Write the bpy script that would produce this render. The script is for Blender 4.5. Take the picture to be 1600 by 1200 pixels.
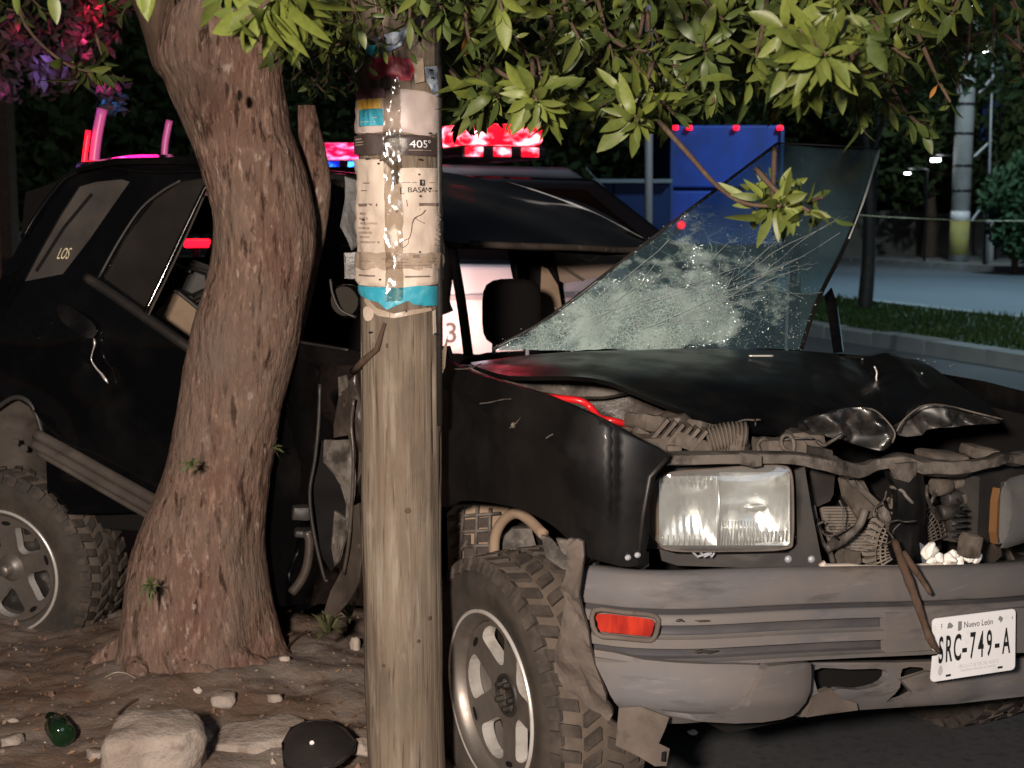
import bpy, bmesh, math, random
import numpy as np
from math import sin, cos, pi, radians, atan, atan2, sqrt
from mathutils import Vector, Matrix, noise, geometry
random.seed(7); rng = np.random.default_rng(7)
for o in list(bpy.data.objects): bpy.data.objects.remove(o)
SC = bpy.context.scene; COL = SC.collection

# ------------------------------------------------------------------ camera
FP = 2300.0; PITCH = atan(275/2300); CAM = Vector((0, 0, 1.5))
cd = bpy.data.cameras.new('camera'); cam = bpy.data.objects.new('camera', cd); COL.objects.link(cam)
cam.location = CAM; cam.rotation_euler = (pi/2 - PITCH, 0, 0)
cd.sensor_width = 36; cd.lens = FP/1600*36; cd.dof.use_dof = True; cd.dof.focus_distance = 3.75; cd.dof.aperture_fstop = 6.5; cd.clip_start = .05; cd.clip_end = 900
SC.camera = cam
# ------------------------------------------------------------------ world: night sky
wd = bpy.data.worlds.new('World'); SC.world = wd; wd.use_nodes = True
nt = wd.node_tree; bg = nt.nodes['Background']
sky = nt.nodes.new('ShaderNodeTexSky'); sky.sky_type = 'NISHITA'; sky.sun_disc = False
sky.sun_elevation = radians(-1.8); sky.sun_rotation = radians(120)
nt.links.new(sky.outputs[0], bg.inputs[0]); bg.inputs[1].default_value = 0.1
# ------------------------------------------------------------------ lamps
def lamp(name, kind, loc, energy, col, target=None, size=.1, spot=None, blend=.5):
    l = bpy.data.lights.new(name, kind); l.energy = energy; l.color = col
    o = bpy.data.objects.new(name, l); COL.objects.link(o); o.location = loc
    if kind == 'SUN': l.angle = size
    elif kind == 'AREA': l.size = size
    else: l.shadow_soft_size = size
    if kind == 'SPOT': l.spot_size = radians(spot); l.spot_blend = blend
    if target is not None:
        o.rotation_euler = (Vector(target)-Vector(loc)).to_track_quat('-Z', 'Y').to_euler()
    return o
# very weak cool night glow of the avenue (the one sun), behind the camera to the right
lamp('night_glow', 'SUN', (6, -6, 5), .27, (.66, .80, 1), target=(0, 4, 0), size=radians(20))
# the warm lamp behind the photographer that lights tree, post and wreck
lamp('warm_lamp', 'SPOT', (-.62, -.85, 1.95), 1480, (1, .86, .745), target=(-.15, 4, .95), size=.13, spot=70, blend=.9)
# cool street lamps over the avenue, with added aimed spots among them
lamp('street_light_cool', 'SPOT', (9.0, 25, 9), 5600, (.52, .82, 1), target=(7.5, 25, 0), size=.25, spot=130, blend=.7)
lamp('kerb_fill_spot', 'SPOT', (2.2, 10.5, 8), 1700, (.72, .92, 1), target=(4.6, 15.5, 0), size=.25, spot=62, blend=.8)  # added spot, aimed to brighten the median kerb
lamp('street_light_left', 'SPOT', (-6, 32, 9), 1500, (.75, .9, 1), target=(-7, 30, 0), size=.25, spot=120, blend=.7)
lamp('pole_fill_spot', 'SPOT', (9.6, 30, 7.5), 1700, (.78, .95, 1), target=(12, 38.5, 2.5), size=.25, spot=90, blend=.8)  # extra spot put in to brighten the concrete pole
lamp('post_fill_spot', 'SPOT', (2.6, 12.5, 5.5), 170, (.8, .9, 1), target=(1.5, 16, 2.0), size=.2, spot=50, blend=.8)  # small added spot that lightens the thin steel post
SC.view_settings.view_transform = 'Standard'; SC.view_settings.look = 'None'
SC.view_settings.exposure = 0; SC.view_settings.gamma = 1; SC.view_settings.use_curve_mapping = False
SC.render.engine = 'CYCLES'
SC.cycles.transparent_max_bounces = 16; SC.cycles.max_bounces = 6

# ------------------------------------------------------------------ pixel geometry (photo pixels, 1600 x 1200)
def ray(px, py):
    u = (px-800)/FP; v = (600-py)/FP
    return Vector((u, cos(PITCH)+v*sin(PITCH), -sin(PITCH)+v*cos(PITCH)))
def at(px, py, Y):
    r = ray(px, py); return CAM + r*(Y/r.y)
def onp(px, py, p0, n):
    r = ray(px, py); return CAM + r*((p0-CAM).dot(n)/r.dot(n))
def ong(px, py, z=0.): return onp(px, py, Vector((0, 0, z)), Vector((0, 0, 1)))
# front half of the wreck: origin at the front wheel's face, F forward, L across to the far side
O = Vector((-.05, 3.54, 0)); F = Vector((.475, -.88, 0)); L = Vector((.88, .475, 0)); Z = Vector((0, 0, 1))
def fb(px, py, b): return onp(px, py, O+L*b, L)
def fa(px, py, a): return onp(px, py, O+F*a, F)
def FW(a, b, z): return O + F*a + L*b + Z*z
# rear half, bent round the tree
R0 = Vector((-1.72, 5.07, 0)); FR = Vector((.955, -.296, 0)); NR = Vector((.296, .955, 0))
def rb(px, py, off=0., k=0., zr=1.1):
    return onp(px, py, R0+NR*off+Z*zr, Vector((NR.x, NR.y, -k)))

# ------------------------------------------------------------------ object helpers
W = {}
def thing(name, label, cat, loc, group=None, rot=0):
    o = bpy.data.objects.new(name, None); COL.objects.link(o); o.location = loc; o.rotation_euler = (0, 0, rot)
    o.empty_display_size = .1
    o['label'] = label; o['category'] = cat
    if group: o['group'] = group
    W[o] = Vector(loc); return o
def tag(o, label=None, cat=None, group=None, kind=None):
    if label: o['label'] = label
    if cat: o['category'] = cat
    if group: o['group'] = group
    if kind: o['kind'] = kind
    return o
def mk(name, verts, faces, m, parent=None, smooth=False, mi=None, loc=None, local=False):
    """one mesh object from world coordinates (local=True: already in the parent's frame)"""
    off = Vector((0, 0, 0))
    if parent is not None and not local: off = W.get(parent, off)
    if parent is None and loc is not None: off = Vector(loc)
    me = bpy.data.meshes.new(name)
    me.from_pydata([tuple(Vector(v)-off) for v in verts], [], faces)
    for x in (m if isinstance(m, (list, tuple)) else [m]): me.materials.append(x)
    if mi is not None: me.polygons.foreach_set('material_index', mi)
    if smooth: me.polygons.foreach_set('use_smooth', [True]*len(me.polygons))
    me.update()
    o = bpy.data.objects.new(name, me); COL.objects.link(o)
    if parent is not None: o.parent = parent; W[o] = W.get(parent, Vector((0, 0, 0)))
    elif loc is not None: o.location = loc; W[o] = Vector(loc)
    return o
def copy_tree(o, parent=None):
    c = o.copy(); COL.objects.link(c)
    if parent is not None: c.parent = parent
    for ch in list(o.children): copy_tree(ch, c)
    return c
class MB:
    def __init__(s): s.v = []; s.f = []
    def add(s, v, f):
        n = len(s.v); s.v += [Vector(x) for x in v]; s.f += [tuple(i+n for i in q) for q in f]; return s
    def box(s, c, ax, ay, az):
        c = Vector(c); ax, ay, az = Vector(ax), Vector(ay), Vector(az); v = []
        for i in (-1, 1):
            for j in (-1, 1):
                for k in (-1, 1): v.append(c+ax*i+ay*j+az*k)
        return s.add(v, [(0,1,3,2),(4,6,7,5),(0,4,5,1),(2,3,7,6),(0,2,6,4),(1,5,7,3)])
    def abox(s, x0, x1, y0, y1, z0, z1):
        return s.box(((x0+x1)/2, (y0+y1)/2, (z0+z1)/2), ((x1-x0)/2,0,0), (0,(y1-y0)/2,0), (0,0,(z1-z0)/2))
    def tube(s, pts, r, n=8, cap=True, flat=1.):
        pts = [Vector(p) for p in pts]; rs = r if isinstance(r, (list, tuple)) else [r]*len(pts)
        v = []; f = []; up = None
        for i, p in enumerate(pts):
            t = (pts[min(i+1, len(pts)-1)]-pts[max(i-1, 0)]).normalized()
            if up is None:
                up = Vector((0,0,1)) if abs(t.z) < .9 else Vector((1,0,0))
            x = t.cross(up).normalized(); y = x.cross(t).normalized(); up = y
            for k in range(n):
                a = 2*pi*k/n; v.append(p+x*(rs[i]*cos(a))+y*(rs[i]*sin(a)*flat))
        for i in range(len(pts)-1):
            for k in range(n):
                k2 = (k+1) % n; f.append((i*n+k, i*n+k2, (i+1)*n+k2, (i+1)*n+k))
        if cap: f.append(tuple(range(n-1, -1, -1))); f.append(tuple((len(pts)-1)*n+k for k in range(n)))
        return s.add(v, f)
    def lathe(s, prof, M, n=48, close=False):
        """prof: (y, r) pairs, axis = local Y of M"""
        v = []; f = []; m = len(prof)
        for k in range(n):
            a = 2*pi*k/n
            for (y, r) in prof: v.append(M @ Vector((r*cos(a), y, r*sin(a))))
        for k in range(n):
            k2 = (k+1) % n
            for i in range(m-1): f.append((k*m+i, k2*m+i, k2*m+i+1, k*m+i+1))
        return s.add(v, f)
    def build(s, name, m, parent=None, smooth=False, **k): return mk(name, s.v, s.f, m, parent, smooth, **k)
def cr(pts, n, closed=False):
    """Catmull-Rom through the points, n steps per span (any dimension)"""
    P = [np.array(p, float) for p in pts]; out = []; N = len(P)
    for i in range(N if closed else N-1):
        if closed: a, b, c, d = P[i-1], P[i], P[(i+1) % N], P[(i+2) % N]
        else:
            b, c = P[i], P[i+1]; a = P[i-1] if i else 2*b-c; d = P[i+2] if i+2 < N else 2*c-b
        for t in np.arange(n)/n:
            out.append(.5*((2*b)+(c-a)*t+(2*a-5*b+4*c-d)*t*t+(3*b-a-3*c+d)*t**3))
    if not closed: out.append(P[-1])
    return out
def solid(verts, faces, off, mats, name, parent, smooth=True, rim=0, **k):
    """give a sheet its thickness: off = vector, or function vertex->vector"""
    n = len(verts); fo = off if callable(off) else (lambda v: off)
    v = [Vector(x) for x in verts]; v2 = [x+Vector(fo(x)) for x in v]
    ed = {}
    for q in faces:
        for i in range(len(q)):
            e = (q[i], q[(i+1) % len(q)]); ed[e] = 1
    f = [tuple(q) for q in faces] + [tuple(i+n for i in reversed(q)) for q in faces]; mi = [0]*len(f)
    V = v+v2
    for (a, b) in ed:
        if (b, a) not in ed:
            i = len(V); V += [v[a], v[b], v2[b], v2[a]]; f.append((i+1, i, i+3, i+2)); mi.append(rim)
    return mk(name, V, f, mats, parent, smooth, mi=mi, **k)
def grid(name, rows, nu, nv, off, m, parent, disp=None, smooth=True, **k):
    """rows of 3D control points, interpolated both ways; off = thickness vector"""
    R = [cr([tuple(p) for p in r], nu) for r in rows]
    C = list(zip(*R)); C = [cr(c, nv) for c in C]; ni = len(C); nj = len(C[0])
    v = [Vector(C[i][j]) for i in range(ni) for j in range(nj)]
    if disp: v = [disp(p, i//nj/(ni-1), (i % nj)/(nj-1)) for i, p in enumerate(v)]
    f = [(i*nj+j, (i+1)*nj+j, (i+1)*nj+j+1, i*nj+j+1) for i in range(ni-1) for j in range(nj-1)]
    if off is None: return mk(name, v, f, m, parent, smooth, **k)
    return solid(v, f, off, m, name, parent, smooth, **k)
def inside(p, poly):
    x, y = p[0], p[1]; c = False; n = len(poly)
    for i in range(n):
        x1, y1 = poly[i][:2]; x2, y2 = poly[i-1][:2]
        if (y1 > y) != (y2 > y) and x < (x2-x1)*(y-y1)/(y2-y1)+x1: c = not c
    return c
def tri(outline, holes=(), step=None):
    """triangles of an outline with holes in 2D, with inner points every step"""
    loops = [list(outline)]+[list(h) for h in holes]; V = []; E = []
    for lp in loops:
        n = len(V)
        for p in lp: V.append(Vector(p[:2]))
        E += [(n+i, n+(i+1) % len(lp)) for i in range(len(lp))]
    if step:
        xs = [p[0] for p in outline]; ys = [p[1] for p in outline]
        nx = int((max(xs)-min(xs))/step); ny = int((max(ys)-min(ys))/step)
        for i in range(1, nx+1):
            for j in range(1, ny+1):
                q = (min(xs)+(i-.5+.25*(j % 2))*step, min(ys)+(j-.5)*step)
                if inside(q, outline) and not any(inside(q, h) for h in holes):
                    if min(min((Vector(q)-v).length for v in V[:len(outline)]), 1e9) > step*.35: V.append(Vector(q))
    r = geometry.delaunay_2d_cdt(V, E, [], 1, 1e-5)
    v2 = [(p.x, p.y) for p in r[0]]; fs = []
    for q in r[2]:
        c = (sum(v2[i][0] for i in q)/3, sum(v2[i][1] for i in q)/3)
        if inside(c, outline) and not any(inside(c, h) for h in holes): fs.append(tuple(q))
    return v2, fs
def sheet(name, outline, mp, off, m, parent, holes=(), step=None, round_=0, disp=None, smooth=True, rim=0, **k):
    """a plate: outline in 2D, mp maps it to 3D, off its thickness"""
    if round_: outline = [tuple(p) for p in cr(outline, round_, True)]
    v2, fs = tri(outline, holes, step)
    v = [Vector(mp(*p)) for p in v2]
    if disp: v = [disp(p, q) for p, q in zip(v, v2)]
    if off is None: return mk(name, v, fs, m, parent, smooth, **k)
    return solid(v, fs, off, m, name, parent, smooth, rim=rim, **k)
def nz(p, s, a=1.): return noise.noise(Vector(p)*s)*a
_o1, _o2 = Vector((31.7, 12.3, 57.1)), Vector((-22.9, 71.3, 8.6))
def nv(p, s):
    q = Vector(p)*s
    return Vector((noise.noise(q), noise.noise(q+_o1), noise.noise(q+_o2)))
def text2d(s, size, xs=1., bold=0.):
    c = bpy.data.curves.new('t', 'FONT'); c.body = s; c.size = size; c.align_x = 'CENTER'; c.align_y = 'CENTER'; c.resolution_u = 4; c.offset = bold
    o = bpy.data.objects.new('t', c); COL.objects.link(o)
    bpy.context.view_layer.update()
    me = bpy.data.meshes.new_from_object(o.evaluated_get(bpy.context.evaluated_depsgraph_get()))
    v = [(p.co.x*xs, p.co.y) for p in me.vertices]; f = [tuple(q.vertices) for q in me.polygons]
    bpy.data.objects.remove(o); bpy.data.curves.remove(c); bpy.data.meshes.remove(me)
    return v, f
def rock(name, c, r, m, parent=None, seed=0, sub=3, rough=.25, flat=.0, loc=True):
    bm = bmesh.new(); bmesh.ops.create_icosphere(bm, subdivisions=sub, radius=1)
    sd = Vector((seed*3.7, seed*1.3, seed*.7)); vs = []
    for v in bm.verts:
        d = v.co.normalized()
        s = 1+rough*noise.noise(d*1.3+sd)*1.6+rough*.5*noise.noise(d*3.1+sd)+rough*.2*noise.noise(d*9+sd)
        # flattened facets
        for k in range(5):
            nrm = Vector((sin(k*2.4+seed), cos(k*1.7+seed*2), sin(k*3.3+seed*1.5))).normalized()
            h = d.dot(nrm)*s
            if h > .72: s *= .72/h
        vs.append(Vector(c)+Vector((d.x*s*r[0], d.y*s*r[1], d.z*s*r[2])))
    fs = [tuple(x.index for x in f.verts) for f in bm.faces]; bm.free()
    return mk(name, vs, fs, m, parent, sub > 2, loc=c if parent is None else None)

# ------------------------------------------------------------------ materials
def _n(nt, t, **k):
    n = nt.nodes.new(t)
    for a, b in k.items(): setattr(n, a, b)
    return n
def mat(name, col, rough=.5, metal=0., layers=(), bump=(), rvar=None, coat=0., spec=.5, emit=None, estr=0, sub=None, trans=None):
    """layers: (colour, scale, (sx,sy,sz), lo, hi) mixed in by noise; bump: (kind, scale, (s), strength, dist)"""
    m = bpy.data.materials.new(name); m.use_nodes = True; nt = m.node_tree; b = nt.nodes['Principled BSDF']
    b.inputs['Roughness'].default_value = rough; b.inputs['Metallic'].default_value = metal
    b.inputs['Specular IOR Level'].default_value = spec; b.inputs['Coat Weight'].default_value = coat
    b.inputs['Coat Roughness'].default_value = .06
    tc = _n(nt, 'ShaderNodeTexCoord')
    def tex(scale, st, kind='NOISE', detail=6, seed=0):
        mp = _n(nt, 'ShaderNodeMapping'); mp.inputs['Scale'].default_value = st; mp.inputs['Location'].default_value = (seed*1.7, seed*.9, seed*2.3)
        nt.links.new(tc.outputs['Object'], mp.inputs[0])
        if kind == 'NOISE':
            t = _n(nt, 'ShaderNodeTexNoise'); t.inputs['Detail'].default_value = detail; t.inputs['Roughness'].default_value = .6
        else:
            t = _n(nt, 'ShaderNodeTexVoronoi'); t.feature = 'DISTANCE_TO_EDGE' if kind == 'EDGE' else 'F1'
        t.inputs['Scale'].default_value = scale; nt.links.new(mp.outputs[0], t.inputs['Vector'])
        return t.outputs['Distance'] if kind != 'NOISE' else t.outputs['Fac']
    cur = None
    for i, ly in enumerate(layers):
        c2, sc, st, lo, hi = ly[:5]; kind = ly[5] if len(ly) > 5 else 'NOISE'
        mr = _n(nt, 'ShaderNodeMapRange'); mr.inputs[1].default_value = lo; mr.inputs[2].default_value = hi
        nt.links.new(tex(sc, st, kind, seed=i), mr.inputs[0])
        mx = _n(nt, 'ShaderNodeMix', data_type='RGBA')
        nt.links.new(mr.outputs[0], mx.inputs[0])
        if cur is None: mx.inputs[6].default_value = (*col, 1)
        else: nt.links.new(cur, mx.inputs[6])
        mx.inputs[7].default_value = (*c2, 1); cur = mx.outputs[2]
        if i == 0 and rvar is not None:
            rr = _n(nt, 'ShaderNodeMapRange'); rr.inputs[3].default_value = rough; rr.inputs[4].default_value = rvar
            nt.links.new(mr.outputs[0], rr.inputs[0]); nt.links.new(rr.outputs[0], b.inputs['Roughness'])
            if coat:
                cc = _n(nt, 'ShaderNodeMapRange'); cc.inputs[3].default_value = coat; cc.inputs[4].default_value = .0
                nt.links.new(mr.outputs[0], cc.inputs[0]); nt.links.new(cc.outputs[0], b.inputs['Coat Weight'])
    if cur is None: b.inputs['Base Color'].default_value = (*col, 1)
    else: nt.links.new(cur, b.inputs['Base Color'])
    pn = None
    for i, (kind, sc, st, strg, dist) in enumerate(bump):
        bp = _n(nt, 'ShaderNodeBump'); bp.inputs['Strength'].default_value = strg; bp.inputs['Distance'].default_value = dist
        nt.links.new(tex(sc, st, kind, seed=i+5), bp.inputs['Height'])
        if pn is not None: nt.links.new(pn, bp.inputs['Normal'])
        pn = bp.outputs[0]
    if pn is not None: nt.links.new(pn, b.inputs['Normal'])
    if emit: b.inputs['Emission Color'].default_value = (*emit, 1); b.inputs['Emission Strength'].default_value = estr
    if sub is not None:   # leaf: diffuse + translucent
        tr = _n(nt, 'ShaderNodeBsdfTranslucent'); ad = _n(nt, 'ShaderNodeMixShader'); ad.inputs[0].default_value = sub
        nt.links.new(b.outputs[0], ad.inputs[1]); nt.links.new(tr.outputs[0], ad.inputs[2])
        if cur is None: tr.inputs[0].default_value = (*col, 1)
        else: nt.links.new(cur, tr.inputs[0])
        nt.links.new(ad.outputs[0], nt.nodes['Material Output'].inputs[0])
    return m
def thin_glass(name, tint, rough=.03, refl=.06, dirt=None, bump=None):
    """thin pane: transparent + glossy, optional dust film (colour, amount)"""
    m = bpy.data.materials.new(name); m.use_nodes = True; nt = m.node_tree; nt.nodes.remove(nt.nodes['Principled BSDF'])
    t = _n(nt, 'ShaderNodeBsdfTransparent'); t.inputs[0].default_value = (*tint, 1)
    g = _n(nt, 'ShaderNodeBsdfGlossy'); g.inputs['Roughness'].default_value = rough
    fr = _n(nt, 'ShaderNodeLayerWeight'); fr.inputs[0].default_value = .25
    mr = _n(nt, 'ShaderNodeMapRange'); mr.inputs[3].default_value = refl; mr.inputs[4].default_value = .7; nt.links.new(fr.outputs['Fresnel'], mr.inputs[0])
    mx = _n(nt, 'ShaderNodeMixShader'); nt.links.new(mr.outputs[0], mx.inputs[0]); nt.links.new(t.outputs[0], mx.inputs[1]); nt.links.new(g.outputs[0], mx.inputs[2])
    out = mx.outputs[0]; tc = _n(nt, 'ShaderNodeTexCoord')
    if bump:
        mp = _n(nt, 'ShaderNodeMapping'); mp.inputs['Scale'].default_value = bump[1]; nt.links.new(tc.outputs['Object'], mp.inputs[0])
        nn = _n(nt, 'ShaderNodeTexNoise'); nn.inputs['Scale'].default_value = bump[0]; nt.links.new(mp.outputs[0], nn.inputs['Vector'])
        bp = _n(nt, 'ShaderNodeBump'); bp.inputs['Strength'].default_value = bump[2]; bp.inputs['Distance'].default_value = bump[3]
        nt.links.new(nn.outputs['Fac'], bp.inputs['Height']); nt.links.new(bp.outputs[0], g.inputs['Normal'])
    if dirt:
        d = _n(nt, 'ShaderNodeBsdfDiffuse'); d.inputs[0].default_value = (*dirt[0], 1)
        nn = _n(nt, 'ShaderNodeTexNoise'); nn.inputs['Scale'].default_value = 6; nn.inputs['Detail'].default_value = 8; nt.links.new(tc.outputs['Object'], nn.inputs['Vector'])
        m2 = _n(nt, 'ShaderNodeMapRange'); m2.inputs[1].default_value = .3; m2.inputs[2].default_value = .75; m2.inputs[3].default_value = dirt[1]*.5; m2.inputs[4].default_value = dirt[1]
        nt.links.new(nn.outputs['Fac'], m2.inputs[0])
        x2 = _n(nt, 'ShaderNodeMixShader'); nt.links.new(m2.outputs[0], x2.inputs[0]); nt.links.new(out, x2.inputs[1]); nt.links.new(d.outputs[0], x2.inputs[2]); out = x2.outputs[0]
    nt.links.new(out, nt.nodes['Material Output'].inputs[0]); return m
I3 = (1, 1, 1)
M = {}
M['paint'] = mat('black_paint', (.0025, .0025, .003), .12, layers=[((.007, .0065, .006), 5, I3, .5, .85)], rvar=.35, coat=.9, spec=.5)
M['paint_dusty'] = mat('black_paint_dusty', (.003, .003, .0035), .3, layers=[((.011, .010, .009), 7, I3, .42, .85), ((.04, .035, .03), 40, I3, .70, .85)], rvar=.65, coat=.07, spec=.35)
M['paint_wing'] = mat('black_paint_wing', (.003, .003, .0035), .45, layers=[((.010, .009, .008), 7, I3, .42, .85), ((.04, .035, .03), 40, I3, .70, .85)], rvar=.65, coat=.06, spec=.3)
M['sill'] = mat('dusty_sill_plastic', (.052, .043, .037), .8, layers=[((.09, .074, .063), 8, I3, .4, .75), ((.02, .017, .015), 14, I3, .58, .75)], spec=.2)
M['trim'] = mat('black_plastic', (.022, .020, .019), .55, layers=[((.045, .038, .032), 9, I3, .4, .8)])
M['dark'] = mat('dark_interior', (.008, .007, .007), .9, spec=.15)
M['bumper'] = mat('grey_bumper_plastic', (.108, .103, .107), .66, layers=[((.155, .130, .112), 3, (1, 1, 2), .4, .75), ((.05, .047, .046), 5, (1, 1, 5), .58, .78), ((.17, .152, .14), 9, (1, 1, 6), .58, .80)], bump=[('NOISE', 160, I3, .15, .002)], spec=.22)
M['dust_plastic'] = mat('dusty_plastic', (.085, .068, .058), .8, layers=[((.14, .115, .098), 8, I3, .4, .75), ((.035, .03, .027), 14, I3, .58, .75)], spec=.2)
M['rustmetal'] = mat('dusty_bent_metal', (.115, .099, .086), .6, layers=[((.03, .025, .021), 14, I3, .45, .62), ((.25, .22, .19), 25, I3, .6, .8)], bump=[('NOISE', 50, I3, .4, .004)], spec=.3)
M['brownmetal'] = mat('brown_crushed_metal', (.06, .047, .039), .38, layers=[((.03, .024, .02), 11, I3, .42, .7), ((.17, .13, .1), 30, I3, .6, .8)], bump=[('NOISE', 40, I3, .4, .005)], spec=.5)
M['blackmetal'] = mat('black_bent_metal', (.016, .014, .013), .5, layers=[((.05, .042, .035), 10, I3, .5, .8)], bump=[('NOISE', 40, I3, .3, .004)])
M['beige'] = mat('beige_panel', (.25, .18, .125), .8, layers=[((.14, .095, .065), 7, I3, .5, .8)], spec=.2)
M['tyre'] = mat('tyre_rubber', (.035, .03, .026), .75, layers=[((.085, .068, .055), 9, I3, .4, .75)], bump=[('NOISE', 120, I3, .2, .002)], spec=.25)
M['tread'] = mat('tread_rubber', (.045, .037, .032), .85, layers=[((.10, .08, .065), 18, I3, .45, .75)], spec=.2)
M['treadfloor'] = mat('tread_groove_dust', (.115, .092, .074), .9, layers=[((.07, .055, .044), 14, I3, .4, .7)], spec=.15)
M['alloy'] = mat('dusty_alloy', (.30, .27, .245), .38, .75, layers=[((.13, .10, .08), 9, I3, .4, .75)], rvar=.65)
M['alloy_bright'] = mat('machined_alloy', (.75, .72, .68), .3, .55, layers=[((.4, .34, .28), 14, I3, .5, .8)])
M['chrome'] = mat('reflector_chrome', (.86, .90, .94), .30, .95, layers=[((.45, .41, .36), 8, I3, .55, .85)], bump=[('NOISE', 34, (1, 1, .5), .35, .006)])
M['amber'] = mat('amber_lens', (.15, .075, .03), .3, spec=.5)
M['marker'] = mat('red_orange_lens', (.22, .012, .008), .25, layers=[((.40, .028, .012), 30, (1, 1, .2), .4, .6)], spec=.5)
M['red_hose'] = mat('red_hose', (.55, .012, .015), .3)
M['white_plate'] = mat('white_plate', (.74, .74, .76), .4, layers=[((.55, .53, .5), 18, I3, .6, .85)])
M['ink'] = mat('black_ink', (.012, .012, .013), .5)
M['ink_grey'] = mat('grey_ink', (.2, .2, .21), .5)
M['ink_soft'] = mat('soft_grey_ink', (.48, .48, .49), .5)
M['white_foam'] = mat('white_foam', (.78, .75, .70), .8, layers=[((.5, .42, .33), 60, I3, .55, .8)])
M['seat'] = mat('black_seat_cloth', (.007, .006, .006), .9, spec=.1)
M['glass'] = thin_glass('clear_lens', (.93, .93, .91), .04, .05, bump=(26, (1, 1, .12), .35, .004), dirt=((.56, .54, .51), .15))
M['tint'] = thin_glass('tinted_window', (.10, .095, .09), .04, .04, dirt=((.12, .105, .095), .22))
M['dirtyglass'] = thin_glass('dusty_rear_window', (.05, .048, .045), .05, .04, dirt=((.17, .15, .135), .5))
M['sticker'] = mat('cream_sticker', (.75, .66, .42), .5)
M['bark'] = mat('bark', (.168, .116, .088), .85,
    layers=[((.125, .062, .045), 6, (1, 1, .5), .35, .7), ((.275, .175, .135), 60, (1, 1, .28), .50, .70), ((.045, .024, .017), 42, (1, 1, .2), .555, .64), ((.34, .265, .22), 42, (1, 1, .4), .60, .70), ((.16, .115, .09), 3, I3, .5, .7)],
    bump=[('NOISE', 60, (1, 1, .26), 1., .013), ('NOISE', 160, (1, 1, .5), .6, .004), ('NOISE', 14, (1, 1, .4), .3, .02)], spec=.2)
M['bark_dark'] = mat('dark_bark', (.07, .045, .032), .9, layers=[((.12, .085, .06), 30, (1, 1, .3), .5, .75)], bump=[('NOISE', 50, (1, 1, .3), .6, .01)], spec=.15)
M['wood'] = mat('weathered_pole_wood', (.175, .138, .102), .8,
    layers=[((.135, .102, .075), 13, (1, 1, .16), .35, .65), ((.25, .21, .165), 40, (1, 1, .10), .5, .72), ((.075, .055, .04), 85, (1, 1, .05), .57, .66), ((.10, .085, .062), 9, (1, 1, .25), .56, .74), ((.07, .048, .03), 26, (1, 1, .03), .66, .72), ((.07, .05, .037), 5, (1, 1, .45), .50, .72), ((.30, .255, .20), 17, (1, 1, .3), .62, .8)],
    bump=[('NOISE', 60, (1, 1, .04), .8, .006), ('NOISE', 24, (1, 1, .03), .6, .012)], spec=.2)
M['paper'] = mat('beige_poster_paper', (.52, .43, .355), .55, layers=[((.42, .33, .26), 14, I3, .5, .8)], bump=[('NOISE', 40, (1, 1, .25), .35, .006)])
M['paper_stain'] = mat('wet_stained_paper', (.30, .23, .175), .35, layers=[((.42, .34, .27), 18, I3, .5, .75)], bump=[('NOISE', 60, I3, .4, .005)])
M['paper_pink'] = mat('greyish_pink_paper', (.44, .36, .33), .5, bump=[('NOISE', 40, I3, .3, .005)])
M['paper_black'] = mat('black_print_band', (.055, .04, .036), .4, bump=[('NOISE', 50, I3, .3, .004)])
M['cyan'] = mat('cyan_print', (.03, .28, .38), .4, layers=[((.10, .38, .46), 30, I3, .5, .75)], bump=[('NOISE', 50, I3, .3, .004)])
M['red_paper'] = mat('red_print', (.42, .03, .06), .4, layers=[((.62, .2, .24), 26, I3, .5, .7)], bump=[('NOISE', 50, I3, .3, .004)])
M['yellow'] = mat('yellow_print', (.62, .36, .06), .5)
M['plum'] = mat('plum_print', (.17, .07, .09), .5)
M['bluewhite'] = mat('blue_white_print', (.35, .40, .48), .4, layers=[((.08, .12, .2), 22, I3, .48, .6)], bump=[('NOISE', 50, I3, .3, .004)])
M['tape'] = thin_glass('clear_packing_tape', (.95, .93, .9), .16, .14, bump=(16, (1, 1, .7), .8, .03))
M['leaf'] = mat('green_leaf', (.080, .108, .022), .45, layers=[((.115, .13, .03), 6, I3, .4, .7), ((.055, .08, .02), 22, I3, .55, .8)], spec=.35, sub=.25)
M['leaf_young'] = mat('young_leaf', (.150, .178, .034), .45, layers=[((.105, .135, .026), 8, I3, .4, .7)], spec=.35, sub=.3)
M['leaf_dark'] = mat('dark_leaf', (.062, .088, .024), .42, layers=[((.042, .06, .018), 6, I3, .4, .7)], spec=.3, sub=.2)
M['leaf_dry'] = mat('dry_orange_leaf', (.34, .15, .03), .6, sub=.2)
M['far_leaf'] = mat('far_foliage', (.055, .08, .03), .8, layers=[((.03, .045, .018), 2, I3, .4, .7)], spec=.1, sub=.2)
M['soil'] = mat('red_brown_soil', (.155, .106, .078), .95, layers=[((.23, .19, .165), 2.2, I3, .42, .62), ((.13, .08, .057), 9, I3, .52, .7), ((.24, .195, .165), 60, I3, .66, .74)], bump=[('NOISE', 22, I3, .5, .015), ('NOISE', 90, I3, .45, .006)], spec=.1)
M['soil_grey'] = mat('grey_trampled_soil', (.16, .115, .095), .95, layers=[((.24, .2, .175), 6, I3, .45, .7), ((.09, .06, .045), 14, I3, .55, .7)], bump=[('NOISE', 40, I3, .7, .012)], spec=.1)
M['asphalt'] = mat('asphalt', (.05, .052, .055), .85, layers=[((.07, .072, .075), .9, I3, .4, .7), ((.03, .031, .033), 30, I3, .5, .75)], bump=[('NOISE', 130, I3, .4, .006)], spec=.25)
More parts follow.
